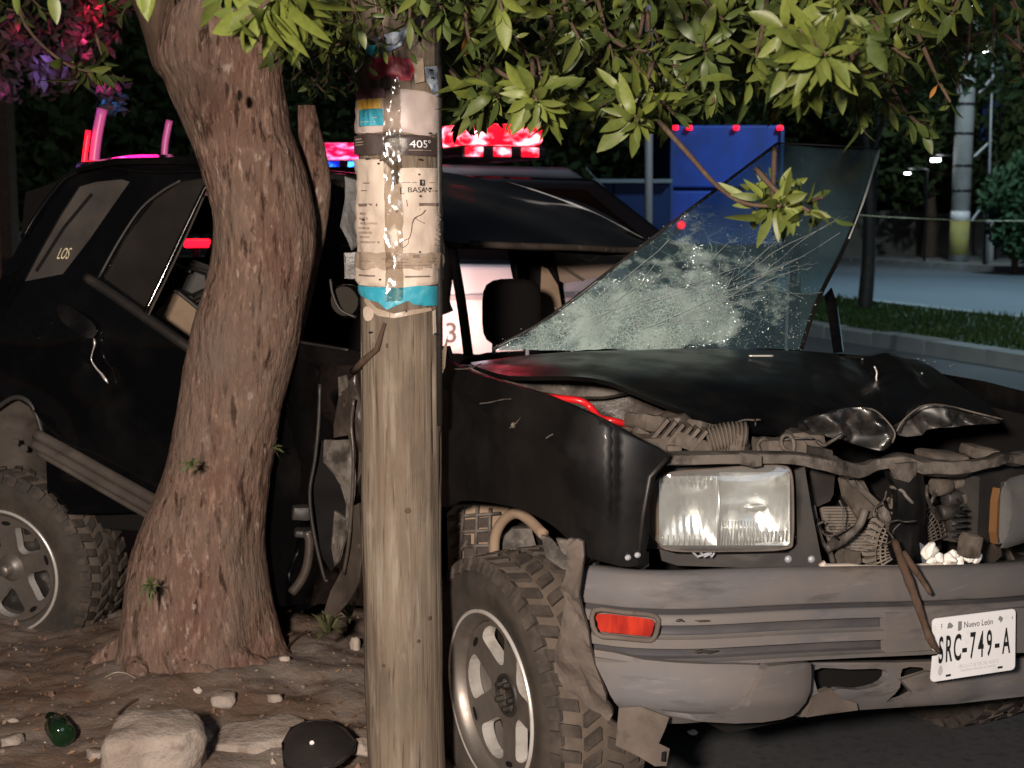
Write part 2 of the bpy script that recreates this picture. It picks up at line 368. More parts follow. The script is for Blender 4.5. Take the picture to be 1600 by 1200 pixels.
M['road_far'] = mat('far_road_asphalt', (.085, .092, .10), .8, layers=[((.10, .11, .12), .4, (1, .25, 1), .35, .7)], bump=[('NOISE', 40, I3, .3, .01)], spec=.25)
M['concrete'] = mat('rough_concrete', (.27, .22, .185), .9, layers=[((.36, .31, .27), 7, I3, .45, .7), ((.15, .11, .09), 16, I3, .55, .75)], bump=[('NOISE', 45, I3, .7, .012), ('NOISE', 150, I3, .4, .004)], spec=.15)
M['kerb'] = mat('kerb_concrete', (.20, .205, .20), .9, layers=[((.13, .135, .13), 1.5, I3, .4, .7)], spec=.15)
M['pole_concrete'] = mat('pole_concrete', (.36, .38, .38), .85, layers=[((.27, .285, .285), 2, I3, .4, .7)], spec=.2)
M['yellow_paint'] = mat('faded_yellow_paint', (.38, .34, .09), .8, layers=[((.28, .27, .15), 4, I3, .45, .7)])
M['grass'] = mat('grass_blades', (.03, .055, .014), .8, layers=[((.03, .05, .014), 1.5, I3, .4, .7)], spec=.1)
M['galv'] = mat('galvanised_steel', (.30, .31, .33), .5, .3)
M['white_body'] = mat('white_patrol_paint', (.62, .62, .64), .22, coat=.6)
M['dark_body'] = mat('dark_patrol_paint', (.006, .006, .01), .3, coat=.2)
M['win_dark'] = mat('dark_window_glass', (.004, .004, .005), .06)
M['blue'] = mat('blue_truck_paint', (.005, .034, .25), .7, layers=[((.002, .012, .09), .8, I3, .4, .7)])
M['blue_dark'] = mat('dark_blue_panel', (.008, .025, .11), .6)
M['wall'] = mat('old_wall', (.13, .125, .105), .9, layers=[((.07, .07, .06), .6, I3, .4, .7)])
def led(name, col, hot, e0, e1, sc=(1, 1, 1)):
    m = mat(name, tuple(c*.4 for c in col), .3); nt = m.node_tree; b = nt.nodes['Principled BSDF']
    tc = _n(nt, 'ShaderNodeTexCoord'); mp = _n(nt, 'ShaderNodeMapping'); mp.inputs['Scale'].default_value = sc; nt.links.new(tc.outputs['Object'], mp.inputs[0])
    v = _n(nt, 'ShaderNodeTexNoise'); v.inputs['Scale'].default_value = 9; v.inputs['Detail'].default_value = 3; nt.links.new(mp.outputs[0], v.inputs['Vector'])
    r = _n(nt, 'ShaderNodeMapRange'); r.inputs[1].default_value = .46; r.inputs[2].default_value = .62; nt.links.new(v.outputs['Fac'], r.inputs[0])
    x = _n(nt, 'ShaderNodeMix', data_type='RGBA'); nt.links.new(r.outputs[0], x.inputs[0]); x.inputs[6].default_value = (*col, 1); x.inputs[7].default_value = (*hot, 1)
    s = _n(nt, 'ShaderNodeMapRange'); s.inputs[3].default_value = e0; s.inputs[4].default_value = e1; nt.links.new(r.outputs[0], s.inputs[0])
    nt.links.new(x.outputs[2], b.inputs['Emission Color']); nt.links.new(s.outputs[0], b.inputs['Emission Strength']); return m
M['led_red'] = led('red_strobe_lens', (1, .004, .02), (1, .22, .28), 1.7, 7, (1, 1, 1.6))
M['led_pink'] = led('magenta_strobe_lens', (.9, .006, .10), (1, .2, .45), 1.0, 4, (1, 1, 3))
M['led_blue'] = led('blue_strobe_lens', (.006, .03, .8), (.05, .4, 1), .9, 5, (1, 1, 2))
M['lamp_white'] = mat('lit_lamp', (.9, .9, .9), .4, emit=(.9, .97, 1), estr=14)
M['lamp_red'] = mat('red_warning_light', (.5, .01, .02), .3, emit=(1, .004, .015), estr=4.5)
M['lamp_redhot'] = mat('red_white_strobe', (.5, .1, .1), .3, emit=(1, .12, .16), estr=9)
M['lamp_blue'] = mat('blue_warning_light', (.02, .05, .5), .3, emit=(.008, .06, 1), estr=3)
M['lamp_bluehot'] = mat('blue_white_strobe', (.2, .3, .6), .3, emit=(.05, .3, 1), estr=4)
M['lamp_pink'] = mat('magenta_strobe', (.5, .1, .3), .3, emit=(1, .03, .22), estr=3.5)
M['green_bottle'] = thin_glass('green_glass', (.05, .16, .05), .05, .12, dirt=((.01, .03, .012), .75))
M['crumb'] = mat('pale_grit', (.4, .34, .29), .8)
M['tape_yellow'] = mat('yellow_tape', (.45, .42, .2), .6)
# ================================================================== GROUND
def struct(o): o['kind'] = 'structure'; return o
b = MB(); b.add([(-260, -20, 0), (260, -20, 0), (260, 420, 0), (-260, 420, 0)], [(0, 1, 2, 3)])
struct(b.build('ground', M['asphalt']))
def soil_h(x, y):
    # bank of earth around the tree and the post
    q = x-.12-.10*sin(y*2.1)
    e = max(0., min(1., (-q)/.45)); e = e*e*(3-2*e)
    e *= max(0., min(1., (y-2.2)/.4))*max(0., min(1., (6.6-y)/.8))*max(0., min(1., (x+5)/.8))
    d = sqrt((x+.95)**2+(y-4.62)**2)
    h = .035+.055*math.exp(-(d/.55)**2)+.03*noise.noise(Vector((x*2.2, y*2.2, 0)))+.022*noise.noise(Vector((x*7, y*7, 3)))+.010*noise.noise(Vector((x*22, y*22, 5)))
    return -.03+e*(h+.03)
v = []; f = []; nx, ny = 240, 220
for j in range(ny+1):
    for i in range(nx+1):
        x = -5.2+5.6*i/nx; y = 2.0+4.8*j/ny; v.append((x, y, soil_h(x, y)))
for j in range(ny):
    for i in range(nx):
        a = j*(nx+1)+i; f.append((a, a+1, a+nx+2, a+nx+1))
struct(mk('soil_bank', v, f, M['soil'], smooth=True))
# grit and clods: uncountable
b = MB()
for i in range(1000):
    x = random.uniform(-2.4, .05); y = random.uniform(3.0, 5.3); s = random.uniform(.002, .007)*(1 if random.random() < .9 else 2.0)
    c = Vector((x, y, soil_h(x, y)+s*.3)); a = random.uniform(0, 6)
    ax = Vector((cos(a), sin(a), random.uniform(-.3, .3)))*s; ay = Vector((-sin(a), cos(a), random.uniform(-.3, .3)))*s*random.uniform(.5, 1)
    az = Vector((0, 0, s*random.uniform(.4, .9)))
    b.add([c-ax-ay-az, c+ax-ay-az, c+ax+ay-az, c-ax+ay-az, c+az], [(0, 1, 4), (1, 2, 4), (2, 3, 4), (3, 0, 4)])
tag(b.build('soil_grit', mat('soil_grit', (.17, .10, .07), .9, layers=[((.33, .27, .22), 9, I3, .55, .62)])), kind='stuff')
# the avenue: lines x + .33 y = q run away from us
Q = 1/sqrt(1+.33*.33); DD = Vector((-.33, 1, 0))
def strip(name, q0, q1, z0, z1, m, y0=4, y1=160, n=1, mt=None):
    b = MB()
    for i in range(n):
        ya = y0+(y1-y0)*i/n; yb = y0+(y1-y0)*(i+1)/n-(.03 if n > 1 else 0)
        p = [(q0-.33*ya, ya), (q1-.33*ya, ya), (q1-.33*yb, yb), (q0-.33*yb, yb)]
        b.add([(x, y, z0) for x, y in p]+[(x, y, z1) for x, y in p], [(4, 5, 6, 7), (0, 1, 5, 4), (1, 2, 6, 5), (2, 3, 7, 6), (3, 0, 4, 7)])
    return struct(b.build(name, m))
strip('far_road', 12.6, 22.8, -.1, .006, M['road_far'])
strip('far_pavement', 23.1, 60, -.1, .13, M['kerb'])
strip('grass_median', 9.5, 12.3, -.1, .13, mat('median_earth', (.028, .042, .014), .95))
def kerb_row(nm, q0, q1, y0, y1, L_, lab):
    t = bpy.data.objects.new(nm, None); COL.objects.link(t); t['kind'] = 'structure'; n = int((y1-y0)/L_)
    proto = None
    for i in range(n):
        ya = y0+i*L_; w = L_-.035
        if proto is None:
            mb = MB(); p = [(0, 0), (q1-q0, 0), (q1-q0-.33*w, w), (-.33*w, w)]
            mb.add([(x, y, -.1) for x, y in p]+[(x+(.02 if k in (0, 3) else 0), y, .145) for k, (x, y) in enumerate(p)], [(4, 5, 6, 7), (0, 1, 5, 4), (1, 2, 6, 5), (2, 3, 7, 6), (3, 0, 4, 7)])
            s = mb.build('kerb_stone', M['kerb'], t, local=True); proto = s
        else:
            s = proto.copy(); COL.objects.link(s)
        s.location = (q0-.33*ya, ya, random.uniform(-.012, .012)); s.rotation_euler = (0, random.uniform(-.02, .02), random.uniform(-.006, .006))
kerb_row('median_kerb', 9.2, 9.5, 7.5, 30, .95, '')
kerb_row('median_back_kerb', 12.3, 12.6, 10, 44, .95, '')
kerb_row('far_kerb', 22.8, 23.1, 24, 66, 1.2, '')
# grass blades on the median
v = []; f = []
for i in range(26000):
    y = 9+36*random.random()**1.6; q = random.uniform(9.55, 12.25); x = q-.33*y; h = random.uniform(.03, .10)*(1+.6*noise.noise(Vector((x*.8, y*.8, 1)))); w = .012*(y/12)
    a = random.uniform(0, 6.28); dx, dy = cos(a)*w, sin(a)*w; lx, ly = random.uniform(-.05, .05), random.uniform(-.05, .05)
    n = len(v); v += [(x-dx, y-dy, .125), (x+dx, y+dy, .125), (x+lx, y+ly, .13+h)]; f.append((n, n+1, n+2))
tag(mk('median_grass', v, f, M['grass']), kind='stuff')

# ================================================================== TREE (foreground)
TY = 4.62
TR = [(-260, 395, 545), (-160, 352, 500), (-60, 302, 466), (0, 270, 448), (60, 250, 441), (100, 246, 440), (130, 262, 442), (200, 290, 455), (240, 305, 470), (300, 325, 485), (350, 333, 490), (400, 332, 487), (450, 322, 478),
      (500, 305, 470), (550, 293, 460), (600, 282, 448), (650, 272, 440), (700, 262, 432), (750, 248, 424), (800, 228, 420), (850, 210, 416), (900, 198, 418), (950, 191, 424), (1000, 183, 434), (1030, 172, 448), (1055, 140, 480), (1075, 90, 525), (1095, 20, 600)]
TR = TR[::-1]
ftree = thing('shade_tree', 'leaning brown tree trunk beside the wooden post, its leafy branches hanging over the wreck', 'tree', at(300, 1090, TY))
def trunk(name, rows, Y, m, parent, na=220, ns=12, amp=1., seed=0, yoff=None):
    rows = cr(rows, ns); v = []; f = []
    for k, (py, xl, xr) in enumerate(rows):
        yy = Y+(yoff(py) if yoff else 0)
        c = at((xl+xr)/2, py, yy); r = (xr-xl)/2/FP*yy
        for i in range(na):
            a = 2*pi*i/na; d = Vector((cos(a), sin(a)*.9, 0))
            p = c+d*r
            q = p+Vector((seed, 0, 0))
            w = .018*nz(q*Vector((1, 1, .6)), 3.2)+.006*nz(Vector((q.x, q.y, q.z*.5)), 11)+.003*nz(Vector((q.x, q.y, q.z*.22)), 40)-.003*max(0, .12-abs(nz(Vector((q.x, q.y, q.z*.3)), 26)))/.12
            # flutes towards the roots
            fl = max(0, (py-880)/220); w += fl*.035*sin(a*5+1.2)*r/.25
            v.append(p+d*w*amp)
    n = len(rows)
    for k in range(n-1):
        for i in range(na): i2 = (i+1) % na; f.append((k*na+i, (k+1)*na+i, (k+1)*na+i2, k*na+i2))
    # fine ridge relief
    o = mk(name, v, f, m, parent, True); return o
tk = trunk('trunk', TR, TY, M['bark'], ftree)
# knot scars on the trunk face: raised rims with dark hollows
def scar(px, py, Y, rx, rz):
    c = at(px, py, Y); pts = [c+Vector((rx*cos(a), 0, rz*sin(a))) for a in np.linspace(0, 2*pi, 15)]
    MB().tube(pts, rx*.35, 8).build('knot', M['bark'], ftree, True)
    MB().add([c+Vector((rx*cos(a)*1.05, .004, rz*sin(a)*1.05)) for a in np.linspace(0, 2*pi, 15)[:-1]], [tuple(range(14))]).build('hollow', M['dark'], ftree)
scar(374, 150, TY-.335, .007, .016)
# second stem leaning behind the trunk
st = [(165, 466, 494), (200, 466, 502), (240, 470, 512), (280, 476, 519), (320, 478, 516), (360, 474, 510), (400, 468, 502), (460, 452, 488), (540, 440, 470)][::-1]
trunk('stem', st, 4.80, M['bark'], ftree, na=60, amp=.5, seed=4)
# left fork above
trunk('limb', [(150, 285, 380), (110, 245, 350), (60, 228, 320), (0, 205, 285), (-80, 160, 240), (-200, 90, 170)], 4.72, M['bark_dark'], ftree, na=60, amp=.6, seed=9)
# limbs that carry the hanging clusters (above and in front of the picture's top)
LM = MB()
LM.tube([at(380, -60, 4.6), at(520, -160, 4.2), at(760, -210, 3.6), at(1050, -200, 3.2), at(1400, -170, 3.3)], [.09, .07, .05, .035, .02], 10)
LM.tube([at(360, -80, 4.6), at(380, -180, 3.8), at(430, -160, 3.0), at(440, -60, 2.7)], [.07, .05, .03, .01], 10)
LM.tube([at(300, -100, 4.6), at(150, -190, 4.0), at(20, -140, 3.4)], [.06, .04, .02], 10)
LM.build('limb', M['bark_dark'], ftree, True)

# ------------------------------------------------------------------ leaves
def leaf_mesh(name, curl, fold, wid, m, mirror=1):
    v = []; f = []; n = 7
    for i in range(n+1):
        t = i/n; w = wid*(sin(pi*t**1.0)**.85) if 0 < t < 1 else .004
        z = -curl*t*t+.10*curl*sin(6*t)
        v += [(t, -w, z+fold*w), (t, 0, z), (t, w*(1+.12*mirror), z+fold*w*(.8))]
    for i in range(n):
        for k in (0, 1): a = i*3+k; f.append((a, a+3, a+4, a+1))
    # short stalk
    a = len(v); v += [(-.12, -.012, .0), (-.12, .012, .0), (.02, .014, 0), (.02, -.014, 0)]; f.append((a, a+1, a+2, a+3))
    me = bpy.data.meshes.new(name); me.from_pydata(v, [], f); me.materials.append(m); me.polygons.foreach_set('use_smooth', [True]*len(f)); return me
LEAF = {k: [leaf_mesh('leaf', c, fo, w, M[k], s) for c, fo, w, s in ((.22, .35, .175, 1), (.55, .25, .155, -1), (.05, .7, .19, 1), (-.2, .3, .165, -1), (.8, .45, .17, 1), (.3, .15, .145, -1))] for k in ('leaf', 'leaf_young', 'leaf_dark', 'leaf_dry')}
LEAVES = []   # (matrix, kind, variant, branch, size)
def cluster(px, py, Y, tpx, n, ln, kinds, spread=(35, 105), twig=None, kd=.002, up=.0, seed=None, wscale=1.):
    """whorl of leaves at the end of a twig. tpx: direction of the twig (dx, dy in picture, depth)"""
    c = at(px, py, Y); s = Y/FP
    ax = Vector((tpx[0], tpx[2], -tpx[1])).normalized()
    x = ax.cross(Vector((.3, .8, .5))).normalized(); y = ax.cross(x).normalized()
    if twig is None: twig = [c-ax*random.uniform(.07, .12)+Vector((0, .05, .05)), c-ax*.05+Vector((0, .02, .015)), c]
    else: twig = [at(*t) for t in twig]+[c]
    br = MB().tube(cr(twig, 4), list(np.linspace(.0055, .003, (len(twig)-1)*4+1)), 6).build('branch', M['bark_dark'], ftree, True)
    n = int(n*1.45)
    for i in range(n):
        t = (i+.5)/n; ph = i*2.39996+random.uniform(-.3, .3)
        th = radians(spread[0]+(spread[1]-spread[0])*t+random.uniform(-22, 22))
        d = (ax*cos(th)+(x*cos(ph)+y*sin(ph))*sin(th)).normalized()
        d.z -= .26; d.z += up; d.normalize()
        nn = (ax-d*ax.dot(d)); nn = (nn.normalized() if nn.length > .1 else Vector((0, -1, .3)))
        nn = (nn+Vector((random.uniform(-.5, .5), random.uniform(-.5, .1), random.uniform(-.3, .5)))).normalized()
        nn = (Matrix.Rotation(random.gauss(0, .45), 3, d) @ nn)
        yv = nn.cross(d).normalized(); nn = d.cross(yv)
        l = ln*s*.9*random.uniform(.5, 1.22)*(.75+.35*t)
        p = c-ax*(t*random.uniform(.05, .13))+d*.008
        mt = Matrix(((d.x*l, yv.x*l*wscale, nn.x*l, p.x), (d.y*l, yv.y*l*wscale, nn.y*l, p.y), (d.z*l, yv.z*l*wscale, nn.z*l, p.z), (0, 0, 0, 1)))
        k = 'leaf_dry' if random.random() < kd and Y > 2.72 else random.choice(kinds)
        LEAVES.append((mt, k, random.randrange(6), br, l/Y))
G_, Y_, D_ = 'leaf', 'leaf_young', 'leaf_dark'
_cl = cluster
def cluster(px, py, Y, tpx, n, ln, kinds, *a, **k):
    # the whorl itself plus a looser, smaller one just behind and beside it
    _cl(px, py, Y, tpx, n, ln, kinds, *a, **k)
    if Y < 3.15 and n > 5:
        k2 = {q: v for q, v in k.items() if q in ('up', 'kd')}
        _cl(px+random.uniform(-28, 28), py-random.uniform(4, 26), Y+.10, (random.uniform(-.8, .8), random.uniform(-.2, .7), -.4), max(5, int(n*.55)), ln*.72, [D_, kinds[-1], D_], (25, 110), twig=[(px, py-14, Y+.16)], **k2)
# bright cluster before the trunk
cluster(425, 5, 2.55, (-.2, .8, -.5), 16, 100, [Y_, Y_, G_], (20, 95), up=-.35)
cluster(385, 30, 2.5, (-.7, .5, -.4), 11, 92, [Y_, Y_, G_], (20, 90), up=-.35)
cluster(475, 28, 2.6, (.5, .8, -.3), 11, 82, [Y_, G_], (20, 95), up=-.3)
cluster(350, -25, 2.6, (-.5, .8, -.3), 8, 90, [Y_, G_], (20, 80), up=-.3)
cluster(228, -22, 2.5, (0, 1, -.3), 3, 80, [Y_], (0, 30), up=-.4)
cluster(20, -16, 2.5, (.1, 1, -.2), 4, 62, [Y_, G_], (10, 50), up=-.4)
cluster(80, -10, 2.6, (.2, 1, -.2), 3, 60, [Y_, G_], (10, 40), up=-.4)
# left hanging twig with olive leaves, further back
cluster(150, 115, 3.9, (.8, .3, 0), 12, 46, [G_, D_], (20, 95), twig=[(20, -40, 3.7), (40, 40, 3.8), (100, 98, 3.9)])
cluster(178, 120, 4.0, (.6, .7, 0), 8, 40, [G_, D_], (20, 95))
# before and right of the post
cluster(560, 40, 2.9, (.3, .8, -.3), 9, 42, [G_, D_], (20, 100))
cluster(540, 80, 3.0, (-.2, .9, -.2), 8, 46, [G_, D_, Y_], (20, 90), up=-.2)
cluster(600, 75, 3.1, (.2, .9, -.1), 7, 40, [D_, G_], (20, 100), up=-.2)
cluster(600, 8, 3.05, (.1, .9, -.3), 11, 54, [G_, D_, G_], (20, 105), up=-.2)
cluster(640, 28, 3.1, (0, .9, -.3), 11, 50, [G_, D_, D_], (20, 105), up=-.2)
cluster(575, 100, 3.15, (.3, .8, -.2), 7, 36, [D_, G_], (20, 100), up=-.2)
cluster(655, 62, 3.2, (-.2, .9, -.2), 8, 40, [D_, G_], (20, 100), up=-.2)
cluster(690, 30, 2.9, (.1, 1, -.3), 11, 58, [D_, G_], (20, 100), up=-.2)
cluster(735, 75, 3.0, (.2, .9, -.3), 9, 52, [D_, G_], (20, 95), up=-.2)
cluster(785, 20, 2.7, (.2, .9, -.4), 9, 78, [G_, Y_, D_], (15, 90), up=-.25)
cluster(660, -15, 2.8, (-.1, 1, -.3), 9, 60, [G_, Y_, D_], (15, 90), up=-.2)
cluster(838, 158, 2.75, (.05, .35, -.9), 18, 66, [G_, G_, Y_], (35, 110))
cluster(860, 190, 2.85, (.25, .8, -.5), 13, 62, [G_, G_, Y_], (25, 100), up=-.15)
cluster(825, 130, 2.8, (-.3, -.5, -.6), 9, 56, [G_, Y_], (25, 90))
cluster(905, 60, 3.1, (.3, .5, -.4), 12, 58, [D_, G_], (25, 105))
cluster(998, 192, 2.8, (.1, .35, -.9), 17, 66, [G_, G_, Y_], (35, 110))
cluster(985, 185, 2.9, (-.4, .5, -.5), 9, 58, [G_, Y_], (30, 95))
cluster(1000, -20, 2.6, (0, 1, -.2), 6, 66, [Y_, G_], (5, 45), up=-.5)
cluster(1050, -25, 2.6, (.1, 1, -.2), 4, 62, [Y_, G_], (5, 45), up=-.5)
cluster(960, 95, 3.2, (.2, .6, -.3), 12, 54, [D_, D_, G_], (25, 110))
cluster(1105, 85, 2.95, (0, .3, -.9), 16, 64, [G_, D_, D_], (35, 110))
cluster(1130, 30, 3.0, (.2, .2, -.8), 11, 60, [D_, G_], (35, 110))
cluster(1060, 60, 3.1, (-.3, .4, -.5), 10, 56, [D_, G_], (35, 110))
cluster(1115, 160, 3.05, (.0, .9, -.3), 8, 42, [G_, D_], (15, 70), up=-.2)
cluster(1290, 85, 2.35, (0, .15, -1), 22, 80, [Y_, G_, G_], (40, 110), kd=.0)
cluster(1300, 60, 2.4, (.3, -.6, -.6), 14, 74, [Y_, Y_, G_], (20, 80), up=.3)
cluster(1220, 45, 2.55, (-.5, .0, -.6), 15, 70, [G_, Y_], (25, 100))
cluster(1255, 140, 2.5, (-.1, .9, -.4), 14, 76, [G_, D_, G_], (20, 95), up=-.2)
cluster(1340, 115, 2.55, (.6, .4, -.5), 12, 72, [G_, Y_, G_], (20, 95), up=-.1)
cluster(1215, 120, 2.7, (-.4, .7, -.3), 10, 64, [D_, G_], (25, 100), up=-.1)
cluster(1180, 90, 2.75, (-.3, .5, -.5), 9, 62, [D_, G_], (25, 100))
cluster(1345, 190, 2.8, (.1, 1, -.1), 7, 62, [G_, D_], (10, 50), up=-.3, kd=.02)
cluster(1400, 170, 3.0, (.8, .5, 0), 8, 48, [D_, G_], (15, 70), kd=.03)
cluster(1450, 205, 3.1, (.8, .5, 0), 7, 44, [D_, D_, G_], (15, 60), kd=.04)
cluster(1485, 160, 3.1, (.5, .8, 0), 4, 46, [D_, G_], (10, 60), kd=.25)
cluster(1425, 95, 3.1, (.8, .4, .0), 8, 50, [D_, D_], (20, 90))
# the low whorl on its own bare twig in front of the shattered windscreen
cluster(1225, 322, 2.55, (.35, .05, -.8), 17, 66, [G_, G_, Y_], (35, 105), twig=[(1030, 190, 2.8), (1075, 240, 2.72), (1120, 290, 2.65), (1165, 318, 2.58)])
cluster(1265, 330, 2.55, (.8, .25, -.4), 12, 62, [G_, Y_, G_], (20, 100))
cluster(1205, 335, 2.58, (-.2, .5, -.6), 8, 58, [G_, Y_], (30, 100))
# deep dark foliage of the same crown behind them
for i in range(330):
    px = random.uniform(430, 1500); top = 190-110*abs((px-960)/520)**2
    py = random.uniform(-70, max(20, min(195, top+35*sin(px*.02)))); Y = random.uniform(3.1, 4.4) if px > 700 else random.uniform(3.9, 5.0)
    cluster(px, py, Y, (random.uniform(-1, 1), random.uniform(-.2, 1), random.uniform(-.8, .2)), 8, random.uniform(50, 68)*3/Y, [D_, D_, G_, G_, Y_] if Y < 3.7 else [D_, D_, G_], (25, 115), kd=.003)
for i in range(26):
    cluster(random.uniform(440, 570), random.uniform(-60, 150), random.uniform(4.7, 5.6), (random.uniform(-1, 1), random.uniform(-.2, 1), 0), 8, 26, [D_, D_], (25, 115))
for i in range(24):
    cluster(random.uniform(1380, 1640), random.uniform(-80, 140), random.uniform(3.6, 4.8), (random.uniform(-.3, 1), random.uniform(-.2, 1), 0), 8, 32, [D_, D_], (25, 115))
for i in range(26):
    cluster(random.uniform(-40, 330), random.uniform(-120, 30), random.uniform(4.3, 5.2), (random.uniform(-1, 1), random.uniform(-.2, 1), 0), 8, 28, [D_, D_], (25, 115))
def vis(mt):
    p = mt @ Vector((.5, 0, 0)); d = p-CAM
    zc = d.y*cos(PITCH)-d.z*sin(PITCH); yc = d.y*sin(PITCH)+d.z*cos(PITCH)
    return abs(d.x/zc*FP) < 810 and abs(yc/zc*FP) < 610
LEAVES.sort(key=lambda t: -(t[4] if vis(t[0]) else t[4]*1e-3))
base = W[ftree]
sv = []; sf = []; smi = []; kinds = ['leaf', 'leaf_young', 'leaf_dark', 'leaf_dry']
for i, (mt, k, vr, br, _) in enumerate(LEAVES):
    if i < 300:
        o = bpy.data.objects.new('leaf', LEAF[k][vr]); COL.objects.link(o); o.parent = br
        o.matrix_local = Matrix.Translation(-base) @ mt
    else:
        me = LEAF[k][vr]; n = len(sv); sv += [mt @ p.co for p in me.vertices]
        for q in me.polygons: sf.append(tuple(n+x for x in q.vertices)); smi.append(kinds.index(k))
tag(mk('small_leaves', sv, sf, [M[k] for k in kinds], ftree, True, mi=smi), kind='stuff')

# roots spreading into the earth
rt = random.Random(4)
for (a_, l_) in ((-2.75, .40), (-2.1, .28), (-1.45, .25), (-.85, .28)):
    bx, by = at(310, 1040, TY).x, TY
    pts = []; rr_ = []
    for i in range(7):
        t = i/6; r_ = .17+l_*t*.55; aa = a_+.25*sin(t*3+a_)
        x, y = bx+cos(aa)*r_, by+sin(aa)*r_*.9
        pts.append((x, y, soil_h(x, y)+.030*(1-t)**1.6-.022*t)); rr_.append(.060*(1-t)**.8+.008)
    P_ = cr(pts, 4); R_ = [float(q[0]) for q in cr([(r,) for r in rr_], 4)]
    mbr = MB().tube(P_, R_, 14); mbr.v = [v+nv(v, 9)*.012+nv(v, 30)*.005 for v in mbr.v]
    mbr.build('root', M['bark'], ftree, True)
# tufts of air plant on the trunk
def tuft(name, label, c, n, ln, m, out=Vector((0, -1, .1)), group=None, cat='plant'):
    b = MB(); c = Vector(c)
    for i in range(n):
        a = i*2.4+random.uniform(-.4, .4); e = random.uniform(.1, 1.1)
        sd = out.cross(Vector((1, 0, 0))).normalized(); s2 = out.cross(sd).normalized()
        d = (out*(1-e*.45)+(sd*cos(a)+s2*sin(a))*e*.9).normalized(); l = ln*random.uniform(.6, 1.1)
        w = out.cross(d); w = (w.normalized() if w.length > .05 else Vector((1, 0, 0)))*l*.07
        p1 = c+d*l*.55+out*l*.05; p2 = c+d*l-Vector((0, 0, l*.2))
        b.add([c-w*.5, c+w*.5, p1+w, p1-w, p2], [(0, 1, 2, 3), (3, 2, 4)])
    o = b.build(name, m, loc=c); return tag(o, label, cat, group)
M['airplant'] = mat('air_plant_leaf', (.10, .12, .045), .7, sub=.2)
M['weed'] = mat('weed_leaf', (.085, .09, .035), .7, sub=.2)
tuft('air_plant', 'small grey green tuft growing on the trunk at door sill height', at(300, 724, TY-.33), 16, .05, M['airplant'])
tuft('air_plant', 'larger green tuft growing low on the left side of the trunk', at(236, 915, TY-.35), 22, .06, M['airplant'])
tuft('air_plant', 'thin dry tuft on the right edge of the trunk', at(424, 700, TY-.05), 9, .05, M['weed'], out=Vector((.9, -.4, .1)))
tuft('weed', 'low leafy weed on the soil between trunk and post', at(512, 992, 4.45), 34, .11, M['weed'], out=Vector((.1, -.3, 1)).normalized())
tuft('weed', 'drooping weed at the left foot of the wooden post', at(548, 968, 4.2), 18, .08, M['weed'], out=Vector((-.2, -.3, 1)).normalized())

# ================================================================== WOODEN POST with posters
PY = 3.55; PR = .0965; PX = at(627, 600, PY).x
pole = thing('utility_post', 'weathered round wooden post covered with peeling posters, in front of the wreck', 'utility pole', (PX, PY, 0))
v = []; f = []; na = 96; zs = np.linspace(-.3, 4.2, 260)
for z in zs:
    for i in range(na):
        a = 2*pi*i/na; d = Vector((cos(a), sin(a), 0)); r = PR*(1-.01*(z-.8))
        q = d*PR+Vector((0, 0, z*.12))
        w = .004*nz(q, 9)+.0022*nz(Vector((d.x*1.2, d.y*1.2, z*.15)), 14)+.0035*nz(Vector((d.x*.4, d.y*.4, z*1.6)), 2)
        cr_ = nz(Vector((d.x*3, d.y*3, z*.10+4)), 3.2)
        if .0 < cr_ < .035: w -= .006
        if z < .35: w += .008*(.35-z)/.35*sin(a*3+1)
        v.append(Vector((PX+.0*z, PY, z))+d*(r+w))
for k in range(len(zs)-1):
    for i in range(na): i2 = (i+1) % na; f.append((k*na+i, (k+1)*na+i, (k+1)*na+i2, k*na+i2))
mk('post', v, f, M['wood'], pole, True)
# knots
for (px, py, r) in ((640, 798, .007), (672, 966, .005), (612, 540, .006), (600, 1040, .005), (655, 1002, .004)):
    th = math.asin((px-627)/62); z = at(px, py, PY-PR*cos(th)).z
    MB().lathe([(0, .0001), (.0015, r*.5), (.0005, r), (-.004, r*1.25)], Matrix.Translation((PX+PR*sin(th), PY-PR*cos(th), z)) @ Matrix.Rotation(th, 4, 'Z') @ Matrix.Rotation(pi, 4, 'Z'), 14).build('knot', M['bark_dark'], pole, True)
def pw(dr=.004, wob=.003):
    def mp(th, py):
        a = radians(th)
        z = at(627, py, PY-PR).z
        r = PR+.003+dr+wob*nz(Vector((th*.05, py*.02, dr*100)), 1.)+.5*wob*nz(Vector((th*.16, py*.06, 2)), 1.)
        return Vector((PX+r*sin(a), PY-r*cos(a), z))
    return mp
def poster(name, label, outline, dr, m, cat='poster', group=None, step=7, wob=.004, round_=0):
    mp = pw(dr, wob)
    c = Vector((PX, PY-PR, mp(0, sum(p[1] for p in outline)/len(outline)).z))
    o = sheet(name, outline, mp, lambda q: (Vector((PX, PY, q.z))-q).normalized()*.0012, m, None, step=step, round_=round_, loc=c)
    return tag(o, label, cat, group)
def zig(p, q, n, amp):
    out = []
    for i in range(n):
        t = i/n; out.append((p[0]+(q[0]-p[0])*t+random.uniform(-amp, amp)*.6, p[1]+(q[1]-p[1])*t+random.uniform(-amp, amp)))
    return out
